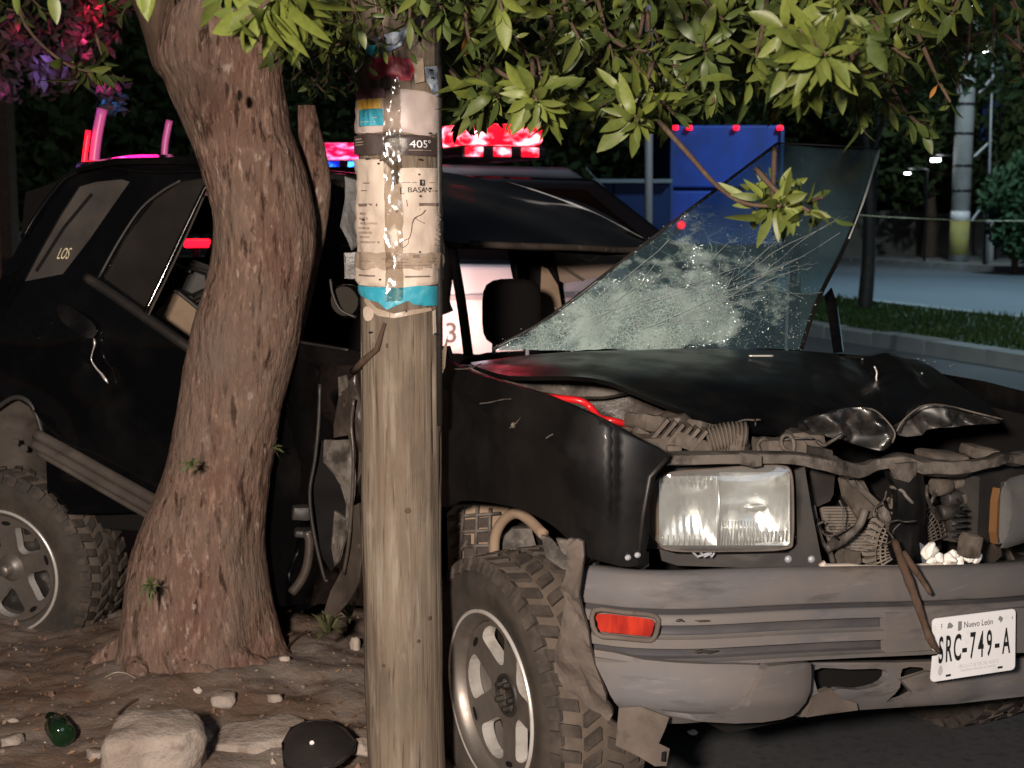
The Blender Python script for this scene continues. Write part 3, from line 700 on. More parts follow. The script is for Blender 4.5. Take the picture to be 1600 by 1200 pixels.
# big beige notice
bigp = poster('notice_poster', 'big beige printed notice wrapped round the post, torn at its top edge', [(-110, 250), (-75, 247), (-20, 249), (-8, 262), (-3, 290), (3, 287), (6, 263), (22, 262), (60, 262), (110, 264), (110, 440), (60, 446), (0, 450), (-60, 447), (-110, 442)], .004, M['paper'], wob=.009)
def print_on(parent, name, rects, dr, m):
    mp = pw(dr, .009); b = MB()
    for (t0, t1, y0, y1) in rects:
        n = max(1, int(abs(t1-t0)/8)); vs = []
        for i in range(n+1):
            t = t0+(t1-t0)*i/n; vs += [mp(t, y0), mp(t, y1)]
        b.add(vs, [(2*i, 2*i+1, 2*i+3, 2*i+2) for i in range(n)])
    return tag(b.build(name, m, parent), kind='stuff')
def letters(parent, name, s, th, py, hpx, xs, dr, m, wob=.009, slant=0):
    v2, f2 = text2d(s, hpx, xs); mp = pw(dr, wob)
    return mk(name, [mp(th+math.degrees(x/62)*1.0, py-y) for x, y in v2], f2, m, parent)
M['print'] = mat('faded_print', (.16, .12, .10), .6); M['print_soft'] = mat('pale_print', (.30, .235, .19), .6)
rows = [(-62+random.uniform(-3, 1), -62+random.uniform(18, 40), y, y+3.2) for y in (332, 340, 347.5, 355, 362, 369, 377)]
rows += [(56+random.uniform(-4, 6), 84, y, y+3) for y in (334, 342, 350, 358, 365, 373, 381)]
print_on(bigp, 'printed_lines', rows, .006, M['print_soft'])
print_on(bigp, 'printed_heading', [(-62, -24, 318, 322.5), (30, 84, 317, 321.5), (-58, -38, 399, 404), (10, 62, 398, 403), (10, 78, 431, 433.5), (-64, -30, 430, 432.5)], .006, M['print'])
print_on(bigp, 'rule_line', [(-52, -36, 285, 286.2), (-58, -42, 297, 298), (8, 26, 284.5, 285.6), (46, 80, 284.5, 285.6), (48, 78, 297.5, 298.4)], .006, M['print'])
letters(bigp, 'lettering', '[] BASAN', 26, 297, 11.5, 1.0, .0062, M['ink'])
print_on(bigp, 'social_icon', [(30.5, 37.5, 280.5, 290)], .006, M['ink'])
letters(bigp, 'lettering', 'f', 34, 285.5, 9, 1.2, .0066, M['paper'])
# the drawn figure: a bent dark tool shape
mp = pw(.0062, .009)
def wraptube(pts, r, name, m, parent, dr=.0062):
    mp = pw(dr, .009); MB().tube([mp(*p) for p in cr(pts, 4)], r, 6, flat=.3).build(name, m, parent, True)
wraptube([(13, 312), (14, 322)], .0022, 'drawn_mark', M['print'], bigp)
wraptube([(40, 328), (34, 335), (24, 340), (21, 346), (19, 360), (16, 371), (12, 374), (6, 378), (4, 384), (9, 386), (14, 380), (15, 372)], .0020, 'drawn_mark', M['print'], bigp)
wraptube([(24, 340), (32, 346), (38, 349)], .0016, 'drawn_mark', M['print'], bigp)
st_ = poster('tape_band', 'shiny brown packing tape band over the lower part of the beige notice', [(-105, 393)]+zig((-70, 394), (80, 396), 14, 1.6)+[(105, 395), (105, 419)]+zig((80, 420), (-70, 421), 14, 3)+[(-105, 419)], .0075, M['paper_stain'], cat='tape', wob=.009)
print_on(st_, 'printed_lines', [(-20, 58, 404, 405), (-10, 62, 409, 410), (-6, 60, 414, 415), (-60, -34, 408, 409)], .0085, M['print'])
poster('torn_poster', 'turquoise torn poster strip under the beige notice', [(-85, 447), (0, 449), (28, 446), (85, 449), (85, 476)]+zig((80, 480), (30, 482), 5, 3)+[(22, 476), (16, 470)]+zig((12, 470), (-6, 482), 3, 2)+[(-14, 484)]+zig((-20, 478), (-50, 466), 4, 3)+[(-62, 464), (-85, 462)], .0015, M['cyan'], wob=.005)
poster('paper_scrap', 'round pale paper scrap stuck on the bare wood at left', [(-58, 486), (-50, 480), (-40, 483), (-35, 492), (-40, 501), (-50, 503), (-57, 496)], .001, M['paper'], cat='paper scrap', wob=.001, step=None, round_=2)
poster('paper_scrap', 'thin upright pale paper strip stuck near the post\'s right edge', [(54, 488), (60, 486), (62, 522), (55, 525)], .001, M['paper'], cat='paper scrap', wob=.001, step=None)
poster('paper_scrap', 'torn brown paper edge left below the turquoise strip', [(-55, 470), (-48, 466), (-30, 482), (-5, 490), (20, 484), (50, 482), (52, 487), (20, 492), (-5, 497), (-28, 494), (-45, 484)], .0008, M['paper_stain'], cat='paper scrap', wob=.001, step=None)
# upper posters
bk = poster('black_poster', 'poster with a black band that reads 405 in white', [(-105, 207), (-40, 207), (40, 211), (105, 212), (105, 241)]+zig((90, 244), (-80, 240), 12, 1.5)+[(-105, 240)], .004, M['paper_black'], wob=.006)
letters(bk, 'lettering', '405°', 34, 225.5, 16.5, 1.15, .0062, M['white_plate'], wob=.006)
print_on(bk, 'rule_line', [(16, 52, 234, 235), (-72, -50, 215, 217.5), (-72, -42, 220, 222), (-72, -44, 224.5, 226)], .006, M['print_soft'])
gp = poster('grey_poster', 'greyish pink poster with a turquoise square above the 405 band', [(-105, 150), (-40, 150), (0, 138), (40, 142), (105, 146), (105, 212), (40, 211), (-40, 207), (-105, 207)], .003, M['paper_pink'], wob=.006)
print_on(gp, 'turquoise_square', [(-62, -16, 170, 196)], .0055, M['cyan'])
print_on(gp, 'yellow_strip', [(-64, -18, 154, 169.5)], .0055, M['yellow'])
print_on(gp, 'plum_strip', [(-66, -12, 138, 153.5)], .0055, M['plum'])
print_on(gp, 'printed_lines', [(-50, -36, 176, 177.2), (-50, -24, 183, 184.2), (-50, -26, 189, 190.2)], .0062, M['paper_pink'])
poster('red_poster', 'torn red poster high on the post', [(-40, 92), (-10, 88), (20, 92), (26, 110), (20, 126), (-36, 124), (-44, 108)], .004, M['red_paper'], wob=.006)
poster('brown_paper', 'brown torn paper beside the red poster', [(20, 88), (38, 90), (40, 126), (26, 130), (24, 110)], .003, M['paper_stain'], cat='poster', wob=.004)
poster('blue_poster', 'torn blue and white poster on the post\'s upper right', [(40, 104), (84, 96), (86, 150), (60, 148), (44, 126)], .004, M['bluewhite'], wob=.006)
poster('white_poster', 'shredded white and pale blue paper at the top of the post', [(-60, 66), (-30, 60), (0, 50), (20, 40), (8, 72), (-10, 82), (-40, 88), (-62, 84)], .004, M['bluewhite'], wob=.008)
poster('turquoise_poster', 'turquoise paper piece near the leaves at the top of the post', [(-52, 72), (-24, 70), (-20, 82), (-50, 88)], .006, M['cyan'], wob=.004)
tp = poster('clear_tape', 'strip of shiny clear packing tape running down the front of the posters', [(-16, 118)]+zig((-15, 130), (-14, 440), 30, 1.5)+[(-14, 470), (8, 470)]+zig((8, 440), (6, 130), 30, 1.5)+[(4, 118)], .0095, M['tape'], cat='tape', wob=.012, step=5)
# conduit strip along the post's right edge
MB().tube([Vector((PX+.094, PY-.035, .98)), Vector((PX+.0955, PY-.035, 1.5)), Vector((PX+.096, PY-.03, 2.2))], .0085, 8).build('conduit', M['blackmetal'], pole, True)
# nails and staples
for k in range(18):
    th = random.uniform(-60, 60); py = random.uniform(70, 560); q = pw(.010, 0)(th, py); q2 = pw(-.004, 0)(th, py)
    MB().tube([q2, q], .0022, 6).build('nail', M['blackmetal'], pole)
# dry root / vine on the wood
MB().tube([Vector((PX-.03, PY-.098, at(600, 500, PY).z)), Vector((PX-.05, PY-.093, at(590, 540, PY).z)), Vector((PX-.085, PY-.06, at(565, 560, PY).z)), Vector((PX-.115, PY-.01, at(552, 580, PY).z))], [.004, .007, .009, .01], 8).build('vine', M['bark_dark'], pole, True)
for i in range(6):   # splinters on the right edge
    z = at(690, 560+i*6, PY).z; p = Vector((PX+.095, PY-.03, z))
    MB().tube([p, p+Vector((.012, -.01, .03)), p+Vector((.02, -.01, .055+.01*i))], [.0025, .002, .0006], 5).build('splinter', M['wood'], pole)
# ================================================================== THE WRECKED SUV
car = thing('wrecked_suv', 'black off-road car crushed between the tree and the post, shattered windscreen folded up', 'car', (-.2, 4.4, 0))
def crumple(a, s, a2=0, s2=1):
    def d(p, *_):
        q = nv(p, s)*a
        if a2: q += nv(p, s2)*a2
        return Vector(p)+q
    return d
# ---------------- wheels
def wheel(c, fwd, out, name_dirt=1, hub='open', spin=.3, tilt=0):
    fwd = Vector(fwd); out = Vector(out); up = Vector((0, 0, 1)); up = (up+out*tilt).normalized(); out = up.cross(fwd).normalized()*(1 if up.cross(fwd).dot(out) > 0 else -1)
    Mx = Matrix(((fwd.x, out.x, up.x, c.x), (fwd.y, out.y, up.y, c.y), (fwd.z, out.z, up.z, c.z), (0, 0, 0, 1)))
    w = MB().lathe([(-.10, .19), (-.112, .20), (-.10, .215), (-.08, .19), (.02, .18), (.06, .185), (.095, .205), (.112, .224), (.121, .224), (.121, .214), (.108, .20), (.085, .192), (.055, .19)], Mx, 64).build('wheel', M['alloy'], car, True)
    if Mx.to_3x3().determinant() < 0:
        pass
    # tyre carcass
    t = MB().lathe([(-.10, .212), (-.122, .25), (-.130, .29), (-.122, .33), (-.105, .349), (0, .352), (.105, .349), (.122, .33), (.127, .30), (.130, .29), (.127, .278), (.124, .252), (.121, .247), (.118, .228), (.106, .212)], Mx, 96)
    mk('tyre', t.v, t.f, [M['tyre'], M['treadfloor']], w, True, mi=[1 if i % 14 in (4, 5) else 0 for i in range(len(t.f))])
    mbt = MB(); n = 38; rr = random.Random(3)
    for k in range(n):
        for row, (y0, dy, sk) in enumerate(((-.091, .026, .5), (-.032, .022, -.7), (.032, .022, .7), (.091, .026, -.5))):
            a0 = 2*pi*(k+.5*(row % 2))/n+rr.uniform(-.01, .01); da = .055
            # blocky zig-zag lug: two rhombs sharing a corner
            for part in (0, 1):
                ya = y0+(-dy if part == 0 else 0); yb = y0+(0 if part == 0 else dy)
                s_ = sk*(1 if part == 0 else -1)*.045
                q = []
                for (aa, yy) in ((a0-da+s_*(part == 0), ya), (a0+da*.55+s_*(part == 0), ya), (a0+da*.55+s_*(part == 1), yb), (a0-da+s_*(part == 1), yb)):
                    for r in (.350, .3615):
                        ins = 1 if r < .36 else .94
                        am = a0+(aa-a0)*ins; ym = y0+(yy-y0)*ins
                        rr2 = r-abs(ym)**2*.30
                        q.append(Mx @ Vector((rr2*cos(am), ym, rr2*sin(am))))
                mbt.add(q, [(1, 3, 5, 7), (0, 2, 3, 1), (2, 4, 5, 3), (4, 6, 7, 5), (6, 0, 1, 7)])
        for sgn in (-1, 1):   # shoulder lugs reaching down the side wall
            a0 = 2*pi*(k+.25)/n
            q = []
            for aa in (a0-.055, a0+.035):
                for (y, r) in ((sgn*.106, .352), (sgn*.118, .356), (sgn*.1315, .325), (sgn*.124, .322)):
                    q.append(Mx @ Vector((r*cos(aa), y, r*sin(aa))))
            mbt.add(q, [(1, 2, 6, 5), (0, 1, 2, 3), (4, 7, 6, 5), (2, 3, 7, 6), (0, 4, 5, 1)])
    tag(mk('tread_blocks', mbt.v, mbt.f, M['tread'], w), kind='stuff')
    # five broad spokes with dark windows: a disc with five openings
    def rd(y):
        return lambda a, r: Mx @ Vector((r*cos(a), y+.018*(1-(r/.19)**2)*0-.02*((.19-r)/.19), r*sin(a)))
    out_l = [(.19*cos(a), .19*sin(a)) for a in np.linspace(0, 2*pi, 61)[:-1]]
    holes = []
    for k in range(5):
        a0 = spin+2*pi*k/5; h = []
        for (da, r) in ((-.36, .163), (-.2, .174), (0, .178), (.2, .174), (.36, .163), (.40, .15), (.33, .12), (.2, .085), (0, .076), (-.2, .085), (-.33, .12), (-.40, .15)):
            h.append((r*cos(a0+da), r*sin(a0+da)))
        holes.append([tuple(p) for p in cr(h, 2, True)])
    def fmap(x, z):
        r = sqrt(x*x+z*z); return Mx @ Vector((x, .088-.030*(1-min(1, r/.19))**1.2, z))
    sheet('spoke_disc', out_l, fmap, -out*.034, [M['alloy'], M['alloy_bright']], w, holes=holes, step=.016, rim=1)
    # lip ring of machined metal
    lip = MB().lathe([(.113, .2245), (.1225, .2255), (.1235, .219), (.117, .212)], Mx, 64); mk('lip', lip.v, lip.f, M['alloy_bright'], w, True)
    dk = MB().lathe([(.02, .001), (.02, .185)], Mx, 40); mk('brake_disc', dk.v, dk.f, M['blackmetal'], w, False)
    for k in range(5):   # small oval slots between the windows
        a0 = spin+2*pi*(k+.5)/5
        cc = Vector((.168*cos(a0), .0885, .168*sin(a0))); tt = Vector((-sin(a0), 0, cos(a0))); rr_ = Vector((cos(a0), 0, sin(a0)))
        pts = [Mx @ (cc+tt*(.019*cos(b_))+rr_*(.008*sin(b_))) for b_ in np.linspace(0, 2*pi, 17)[:-1]]
        mk('slot', pts, [tuple(range(16))], M['dark'], w)
    if hub == 'open':
        h = MB().lathe([(.062, .0001), (.062, .04), (.075, .046), (.073, .054), (.06, .058)], Mx, 32); mk('hub', h.v, h.f, M['blackmetal'], w, True)
        for k in range(5):
            a = 2*pi*k/5+spin+.6; n_ = MB().lathe([(.086, .0001), (.086, .008), (.06, .010)], Mx @ Matrix.Translation((.033*cos(a), 0, .033*sin(a))), 6); mk('lug_nut', n_.v, n_.f, M['blackmetal'], w)
    else:
        h = MB().lathe([(.120, .0001), (.120, .018), (.112, .022), (.095, .022), (.085, .03), (.07, .05), (.05, .056)], Mx, 32); mk('hub_cap', h.v, h.f, M['alloy'], w, True)
    return w
wc = at(765, 1090, 3.56); wheel(wc - (-L)*.117, F, -L, spin=.55, tilt=.03)
wr = at(4, 890, 5.07); wheel(wr - (-NR)*.117, FR, -NR, hub='cap', spin=.9, tilt=.06)
# the far front wheel, in the dark under the car
wheel(FW(-.02, 1.55, .33), F, L, spin=.2)

# ---------------- front fender
def fen(px, py):
    b = 0 if px < 880 else .16*((px-880)/160)**1.6
    return fb(px, py, b-.035*sin(pi*max(0, min(1, (py-560)/330)))*(1 if px < 960 else .6))
FO = [(676, 558), (705, 566), (735, 580), (790, 598), (850, 617), (925, 648), (1000, 688), (1042, 712), (1020, 742), (1008, 790), (1008, 830), (1000, 868), (986, 886), (950, 880), (922, 872), (905, 862), (880, 838), (850, 815), (820, 800), (790, 790), (750, 783), (715, 783), (685, 790), (672, 690)]
def fdisp(p, q):
    d = .010*nz(p, 4)+.004*nz(p, 11)
    # crease running from the rear top down the panel
    t = (q[0]-700)*.55-(q[1]-600); d += .012*math.exp(-(t/14)**2)*(1 if 690 < q[0] < 900 else 0)
    return Vector(p)-L*d
sheet('front_fender', FO, fen, L*.012, M['paint_wing'], car, step=11, round_=2, disp=fdisp)
# edge of the shut line between fender and lamp, bolts
b = MB(); b.tube([fen(1044, 716)-L*.004, fen(1019, 745)-L*.006, fen(1009, 800)-L*.006, fen(1001, 868)-L*.006], .005, 8); b.build('fender_edge', M['blackmetal'], car, True)
for (px, py) in ((985, 870), (1000, 866)):
    MB().lathe([(0, .0001), (.004, .004), (.002, .006), (-.004, .007)], Matrix.Translation(fen(px, py)-L*.01+F*.004) @ Matrix.Rotation(-.5, 4, 'Z') @ Matrix.Rotation(pi, 4, 'Z'), 10).build('bolt', M['galv'], car, True)
# scratches on the fender
for pts in (((758, 630), (775, 628), (792, 624), (806, 623)), ((805, 668), (812, 663), (822, 652)), ((862, 684), (868, 680), (872, 678)), ((700, 575), (735, 576), (760, 568))):
    MB().tube([fen(*p)-L*.014 for p in cr(pts, 3)], .0016, 5).build('scratch', M['rustmetal'], car)
MB().lathe([(.003, .0001), (.001, .006), (-.002, .007)], Matrix.Translation(fen(810, 664)-L*.012) @ Matrix.Rotation(.5, 4, 'Z') @ Matrix.Rotation(pi, 4, 'Z'), 12).build('scratch', M['rustmetal'], car, True)

M['nose'] = mat('scraped_black_panel', (.006, .006, .006), .42, layers=[((.06, .052, .046), 9, (1, 1, 1), .52, .66), ((.03, .026, .023), 30, I3, .45, .7)], rvar=.7, coat=.1)
# ---------------- bonnet, buckled
def bp(px, py, a, b): return None
# rows run from the rear-right corner to the far left; each row: (px, py, Y)
HR = [[(735, 566, 4.02), (850, 553, 4.12), (1000, 547, 4.25), (1150, 546, 4.42), (1300, 551, 4.6), (1432, 561, 4.66)],
      [(740, 570, 3.92), (850, 557, 3.98), (1000, 552, 4.08), (1150, 553, 4.2), (1310, 560, 4.36), (1462, 577, 4.36)],
      [(760, 578, 3.80), (870, 572, 3.78), (1010, 588, 3.74), (1160, 594, 3.80), (1330, 600, 3.92), (1505, 606, 4.02)],
      [(780, 584, 3.72), (905, 586, 3.64), (1030, 622, 3.56), (1170, 640, 3.58), (1340, 636, 3.72), (1545, 634, 3.80)],
      [(800, 588, 3.66), (935, 594, 3.56), (1060, 640, 3.48), (1185, 672, 3.48), (1330, 672, 3.62), (1562, 655, 3.68)]]
def hdisp(p, u, v):
    # u across to the far side, v front to back
    d = .005*nz(p, 3)+.0012*nz(p, 13)
    d += .003*(abs(nz(p*1., 2.6))*2-.4)
    c = math.exp(-((u-.86)/.05)**2)*(.5+.5*v)   # sharp fold near the far side
    d += -.05*c+.03*math.exp(-((u-.92)/.03)**2)
    d += .05*math.exp(-((u-.42)/.22)**2)*math.exp(-((v-.5)/.3)**2)*.4
    return Vector(p)+Vector((.25, -.75, .55)).normalized()*d
grid('bonnet', [[at(*p) for p in r] for r in HR], 16, 9, Vector((0, .012, -.012)), M['paint_dusty'], car, disp=hdisp)
# crumpled nose of the bonnet: folded sheet with sharp valleys
def fold(p, q, cx, amp):
    x, y = q
    w = abs(((x-cx)/34+.35*sin(y*.09)) % 2-1)      # triangle folds
    return p+F*(amp*(w-.5)*max(0., min(1., (y-628)/30))+.014*nz(p, 10)+.012*(abs(nz(p, 17))*2-.5)+.003*nz(p, 45))
sheet('bonnet_nose', [(1240, 668), (1278, 650), (1310, 641), (1345, 636), (1368, 640), (1384, 655), (1398, 672), (1396, 690), (1378, 703), (1352, 699), (1330, 690), (1300, 684), (1262, 676)], lambda x, y: at(x, y, 3.52), F*-.012, M['nose'], car, step=4, round_=2, disp=lambda p, q: fold(p, q, 1300, .042))
sheet('bonnet_nose', [(1398, 674), (1412, 655), (1440, 634), (1475, 634), (1520, 645), (1568, 656), (1530, 664), (1490, 666), (1450, 672), (1415, 682)], lambda x, y: at(x, y, 3.58), F*-.012, M['nose'], car, step=4, round_=2, disp=lambda p, q: fold(p, q, 1420, .040))
MB().tube([at(x, y, 3.50) for x, y in cr([(1401, 674), (1412, 656), (1440, 635), (1475, 633), (1525, 645), (1566, 655)], 5)], .0022, 7).build('bonnet_edge', M['rustmetal'], car, True)
MB().tube([at(x, y, 3.48) for x, y in cr([(1345, 637), (1366, 641), (1384, 656), (1398, 676), (1394, 692)], 5)], .0022, 7).build('bonnet_edge', M['rustmetal'], car, True)
# cowl strip and brown inner edge under the bonnet's right side
sheet('cowl_strip', [(720, 600), (760, 592), (830, 592), (900, 598), (960, 606), (988, 613), (940, 620), (880, 618), (830, 612), (770, 608)], lambda x, y: at(x, y, 3.78+.0003*(x-720)), Vector((0, .02, -.01)), M['rustmetal'], car, step=9, round_=2, disp=crumple(.012, 9))
sheet('inner_wing', [(690, 570), (760, 566), (850, 582), (940, 600), (1000, 625), (1050, 650), (1040, 700), (980, 670), (900, 640), (800, 612), (700, 590)], lambda x, y: at(x, y, 3.95), Vector((0, .01, 0)), M['brownmetal'], car, step=10, disp=crumple(.02, 6))

# ---------------- engine bay things
MB().tube([at(*p) for p in cr([(835, 618, 3.55), (870, 622, 3.52), (905, 626, 3.50), (922, 636, 3.50), (936, 652, 3.48), (958, 658, 3.46), (985, 664, 3.5)], 6)], .0085, 10).build('red_hose', M['red_hose'], car, True)
def chunk(name, px, py, Y, sx, sy, sz, rz, rx, m):
    R = Matrix.Rotation(rz, 3, 'Z') @ Matrix.Rotation(rx, 3, 'Y'); c = at(px, py, Y)
    bm = bmesh.new(); bmesh.ops.create_cube(bm, size=2); bmesh.ops.subdivide_edges(bm, edges=bm.edges, cuts=3, use_grid_fill=True)
    vs = []
    for v in bm.verts:
        p = v.co; n6 = (abs(p.x)**6+abs(p.y)**6+abs(p.z)**6)**(1/6); q = p/max(n6, .93)
        w = c+R @ Vector((q.x*sx, q.y*sy, q.z*sz)); vs.append(w+nv(w, 14)*min(sx, sy, sz)*.4+nv(w, 40)*min(sx, sy, sz)*.2)
    fs = [tuple(x.index for x in f.verts) for f in bm.faces]; bm.free()
    o = mk(name, vs, fs, m, car, True); md = o.modifiers.new('e', 'EDGE_SPLIT'); md.split_angle = radians(40); return o
M['bay_light'] = mat('dusty_radiator_plastic', (.17, .145, .122), .75, layers=[((.24, .21, .18), 14, I3, .45, .7), ((.05, .042, .036), 22, I3, .56, .7)], spec=.2)
M['bay_grey'] = mat('grey_engine_part', (.085, .08, .075), .6, layers=[((.16, .14, .12), 16, I3, .5, .75), ((.02, .018, .016), 20, I3, .55, .7)], spec=.3)
M['bay_dark'] = mat('oily_engine_part', (.03, .026, .023), .5, layers=[((.11, .09, .07), 18, I3, .52, .75)], spec=.35)
M['bay'] = mat('dusty_engine_plastic', (.085, .07, .058), .8, layers=[((.15, .125, .105), 14, I3, .45, .7), ((.04, .03, .024), 18, I3, .55, .75)], spec=.2)
for a in ((1010, 660, 3.45, .035, .05, .02, .5, .2), (1045, 672, 3.5, .055, .05, .025, -.3, -.35), (1075, 690, 3.44, .05, .05, .022, .2, .3), (1020, 692, 3.42, .05, .04, .02, .4, .1),
          (1110, 676, 3.52, .03, .05, .03, .6, .5), (1140, 690, 3.45, .045, .04, .03, -.4, -.2), (1215, 700, 3.45, .05, .05, .025, .3, 0), (1255, 692, 3.5, .05, .05, .03, .1, .1),
          (1060, 650, 3.62, .06, .04, .02, .3, -.5), (1170, 703, 3.55, .06, .05, .02, .4, .1), (1470, 712, 3.66, .06, .05, .012, .4, .1), (1530, 706, 3.70, .04, .04, .016, .2, .2), (985, 668, 3.5, .02, .03, .012, .8, .3), (1000, 676, 3.44, .018, .02, .012, .2, .6), (1090, 672, 3.47, .022, .02, .02, .9, .4), (1128, 668, 3.56, .02, .02, .014, .3, .7), (1150, 700, 3.42, .02, .02, .012, .1, .2), (1276, 706, 3.44, .03, .03, .012, .5, .2), (1050, 700, 3.40, .018, .02, .008, .2, .1)):
    chunk('engine_cover', *a, M[('bay', 'bay_grey', 'bay_dark', 'bay', 'bay_dark')[int(a[0]*7) % 5]])
# ribs on the air box
for i in range(6):
    p = at(1030+i*12, 668+i*3.5, 3.42); MB().box(p, (.018, 0, .022), (0, .03, 0), (.003, 0, -.003)).build('rib', M['bay'], car)
# corrugated hose
b = MB()
for i in range(11):
    p = at(1105+i*5.5, 690-9*sin(i/10*pi*.6), 3.43); q = at(1105+(i+1)*5.5, 690-9*sin((i+1)/10*pi*.6), 3.43)
    d = (q-p); b.tube([p, p+d*.45, p+d*.5, p+d*.98], [.034, .036, .029, .029], 14)
b.build('corrugated_hose', M['bay'], car, True)
MB().tube([at(*p) for p in cr([(1250, 712, 3.4), (1224, 700, 3.4), (1222, 684, 3.4), (1232, 680, 3.4), (1240, 690, 3.4), (1240, 706, 3.4)], 5)], .005, 8).build('lifting_eye', M['rustmetal'], car, True)
MB().tube([at(*p) for p in cr([(1190, 712, 3.42), (1184, 694, 3.42), (1196, 686, 3.42), (1206, 704, 3.42)], 5)], .006, 8).build('bracket_loop', M['rustmetal'], car, True)
# loose wires and hoses
wr = random.Random(5)
wm = [M['bay_dark'], M['dark'], M['bay_grey'], M['trim'], M['rustmetal'], M['dark'], M['bay_dark']]
for k in range(26):
    if k < 14: x, y, Y = wr.uniform(990, 1300), wr.uniform(662, 704), wr.uniform(3.40, 3.55)
    else: x, y, Y = wr.uniform(1275, 1530), wr.uniform(738, 830), 3.42+wr.uniform(-.03, .08)
    pts = []; a_ = wr.uniform(-.6, .6) if k < 14 else wr.uniform(.6, 2.2)
    for i in range(4):
        pts.append(at(x, y, Y)); a_ += wr.gauss(0, .6); x += cos(a_)*wr.uniform(12, 26); y += sin(a_)*wr.uniform(6, 20); Y += wr.gauss(0, .012)
        if k < 14: y = max(656, min(712, y))
        else: y = max(736, min(880, y))
    MB().tube(cr(pts, 4), wr.choice((.0022, .003, .0045)), 6).build('wire', wm[k % 7], car, True)
# dark engine block and firewall behind everything
MB().box(FW(-.12, .85, .66), F*.32, L*.42, Z*.16).build('engine_block', M['dark'], car)
MB().box(FW(-.52, .8, .72), F*.02, L*.76, Z*.30).build('firewall', M['dark'], car)
MB().box(FW(-.1, .85, .36), F*.6, L*.5, Z*.06).build('subframe', M['dark'], car)

# ---------------- head lamps
P1 = FW(.40, .135, 0); P2 = FW(.545, .50, 0); HT = (P2-P1).normalized(); HN = HT.cross(Z).normalized()
if HN.dot(F) < 0: HN = -HN
def hl(px, py, off=0.): return onp(px, py, P1+HN*off, HN)
HO = [(1018, 782), (1024, 756), (1048, 739), (1110, 733), (1180, 729), (1222, 729), (1236, 740), (1239, 790), (1238, 842), (1226, 857), (1140, 861), (1050, 860), (1028, 846), (1020, 820)]
b = MB(); hc = hl(1128, 796); b.box(hc-HN*.112, HT*.172, Z*.102, HN*.05); hsg = b.build('headlight', M['trim'], car)
def rip(left, u, v):
    # fluted bands pressed into the reflector
    if left: w = max(0, 1-abs(v+.78)/.2)+max(0, 1-abs(v-.55)/.38)*max(0, 1-abs(u)/.8)+.6*max(0, 1-abs(v+.2)/.14)*max(0, 1-abs(u+.1)/.5)
    else: w = max(0, 1-abs(v-.08)/.14)*max(0, 1-abs(u-.1)/.7)+max(0, 1-abs(v-.72)/.2)+.5*max(0, 1-abs(v+.75)/.2)*max(0, 1-abs(u-.6)/.3)
    return .0015*cos(u*25)*min(1, w*1.4)
def bowl(name, x0, x1, y0, y1, depth, m):
    def mp(x, y):
        u = 2*(x-x0)/(x1-x0)-1; v = 2*(y-y0)/(y1-y0)-1
        d = depth*(1-u*u)*(1-v*v)**.7+rip(x0 < 1100, u, v); return hl(x, y, .004)-HN*d
    sheet(name, [(x0+3, y0), (x1-3, y0), (x1, y0+4), (x1, y1-4), (x1-3, y1), (x0+3, y1), (x0, y1-4), (x0, y0+4)], mp, None, m, hsg, step=2.2)
bowl('reflector', 1030, 1122, 744, 852, .034, M['chrome'])
bowl('reflector', 1122, 1234, 738, 852, .040, M['chrome'])
for (px, py, r, e) in ((1180, 792, .011, 2.4),):  # chrome ellipsoid added to hold a glint in the right bowl
    bmx = bmesh.new(); bmesh.ops.create_uvsphere(bmx, u_segments=20, v_segments=12, radius=r)
    vs_ = [hl(px, py, -.012)+HT*(v.co.x*e)+HN*v.co.y+Z*v.co.z for v in bmx.verts]; fs_ = [tuple(q.index for q in f.verts) for f in bmx.faces]; bmx.free()
    mk('bulb_glint', vs_, fs_, mat('bulb_glint_metal', (.95, .95, .93), .30, .9), hsg, True)
MB().tube([hl(1122, 742, .004), hl(1124, 800, .006), hl(1122, 855, .004)], .004, 8).build('divider', M['chrome'], hsg, True)
def bulge(px, py):
    u = 2*(px-1129)/222; v = 2*(py-796)/130; return hl(px, py, .014)+HN*.022*(max(0, 1-u*u)**.5*max(0, 1-v*v)**.5) - HN*.03*max(0, -u-.6)
lens = sheet('lens', HO, bulge, -HN*.004, M['glass'], hsg, step=7, round_=3)
rim_ = [bulge(*p)-HN*.002 for p in cr(HO, 4, True)]; MB().tube(rim_+[rim_[0]], .0028, 8, cap=False).build('lens_rim', M['dust_plastic'], hsg, True)
b = MB()   # flutes moulded in the lens
for i in range(11):
    x = 1126+i*5; b.tube([bulge(x, 812)-HN*.006, bulge(x, 852)-HN*.006], .0016, 5)
for i in range(9):
    x = 1180+i*6; b.tube([bulge(x, 828)-HN*.006, bulge(x, 846)-HN*.006], .0018, 5)
for i in range(9):
    x = 1036+i*8; b.tube([bulge(x, 745)-HN*.006, bulge(x, 756)-HN*.006], .0016, 5); b.tube([bulge(x, 836)-HN*.006, bulge(x, 852)-HN*.006], .0016, 5)
b.build('lens_flute', mat('lens_flute', (.5, .5, .5), .1, .6), hsg, True)
sheet('side_marker', [(1011, 790), (1015, 768), (1026, 752), (1030, 800), (1030, 846), (1018, 830)], lambda x, y: hl(x-3, y, .010)-HN*.012*((1030-x)/20), -HN*.03, M['amber'], hsg, step=6, round_=2)
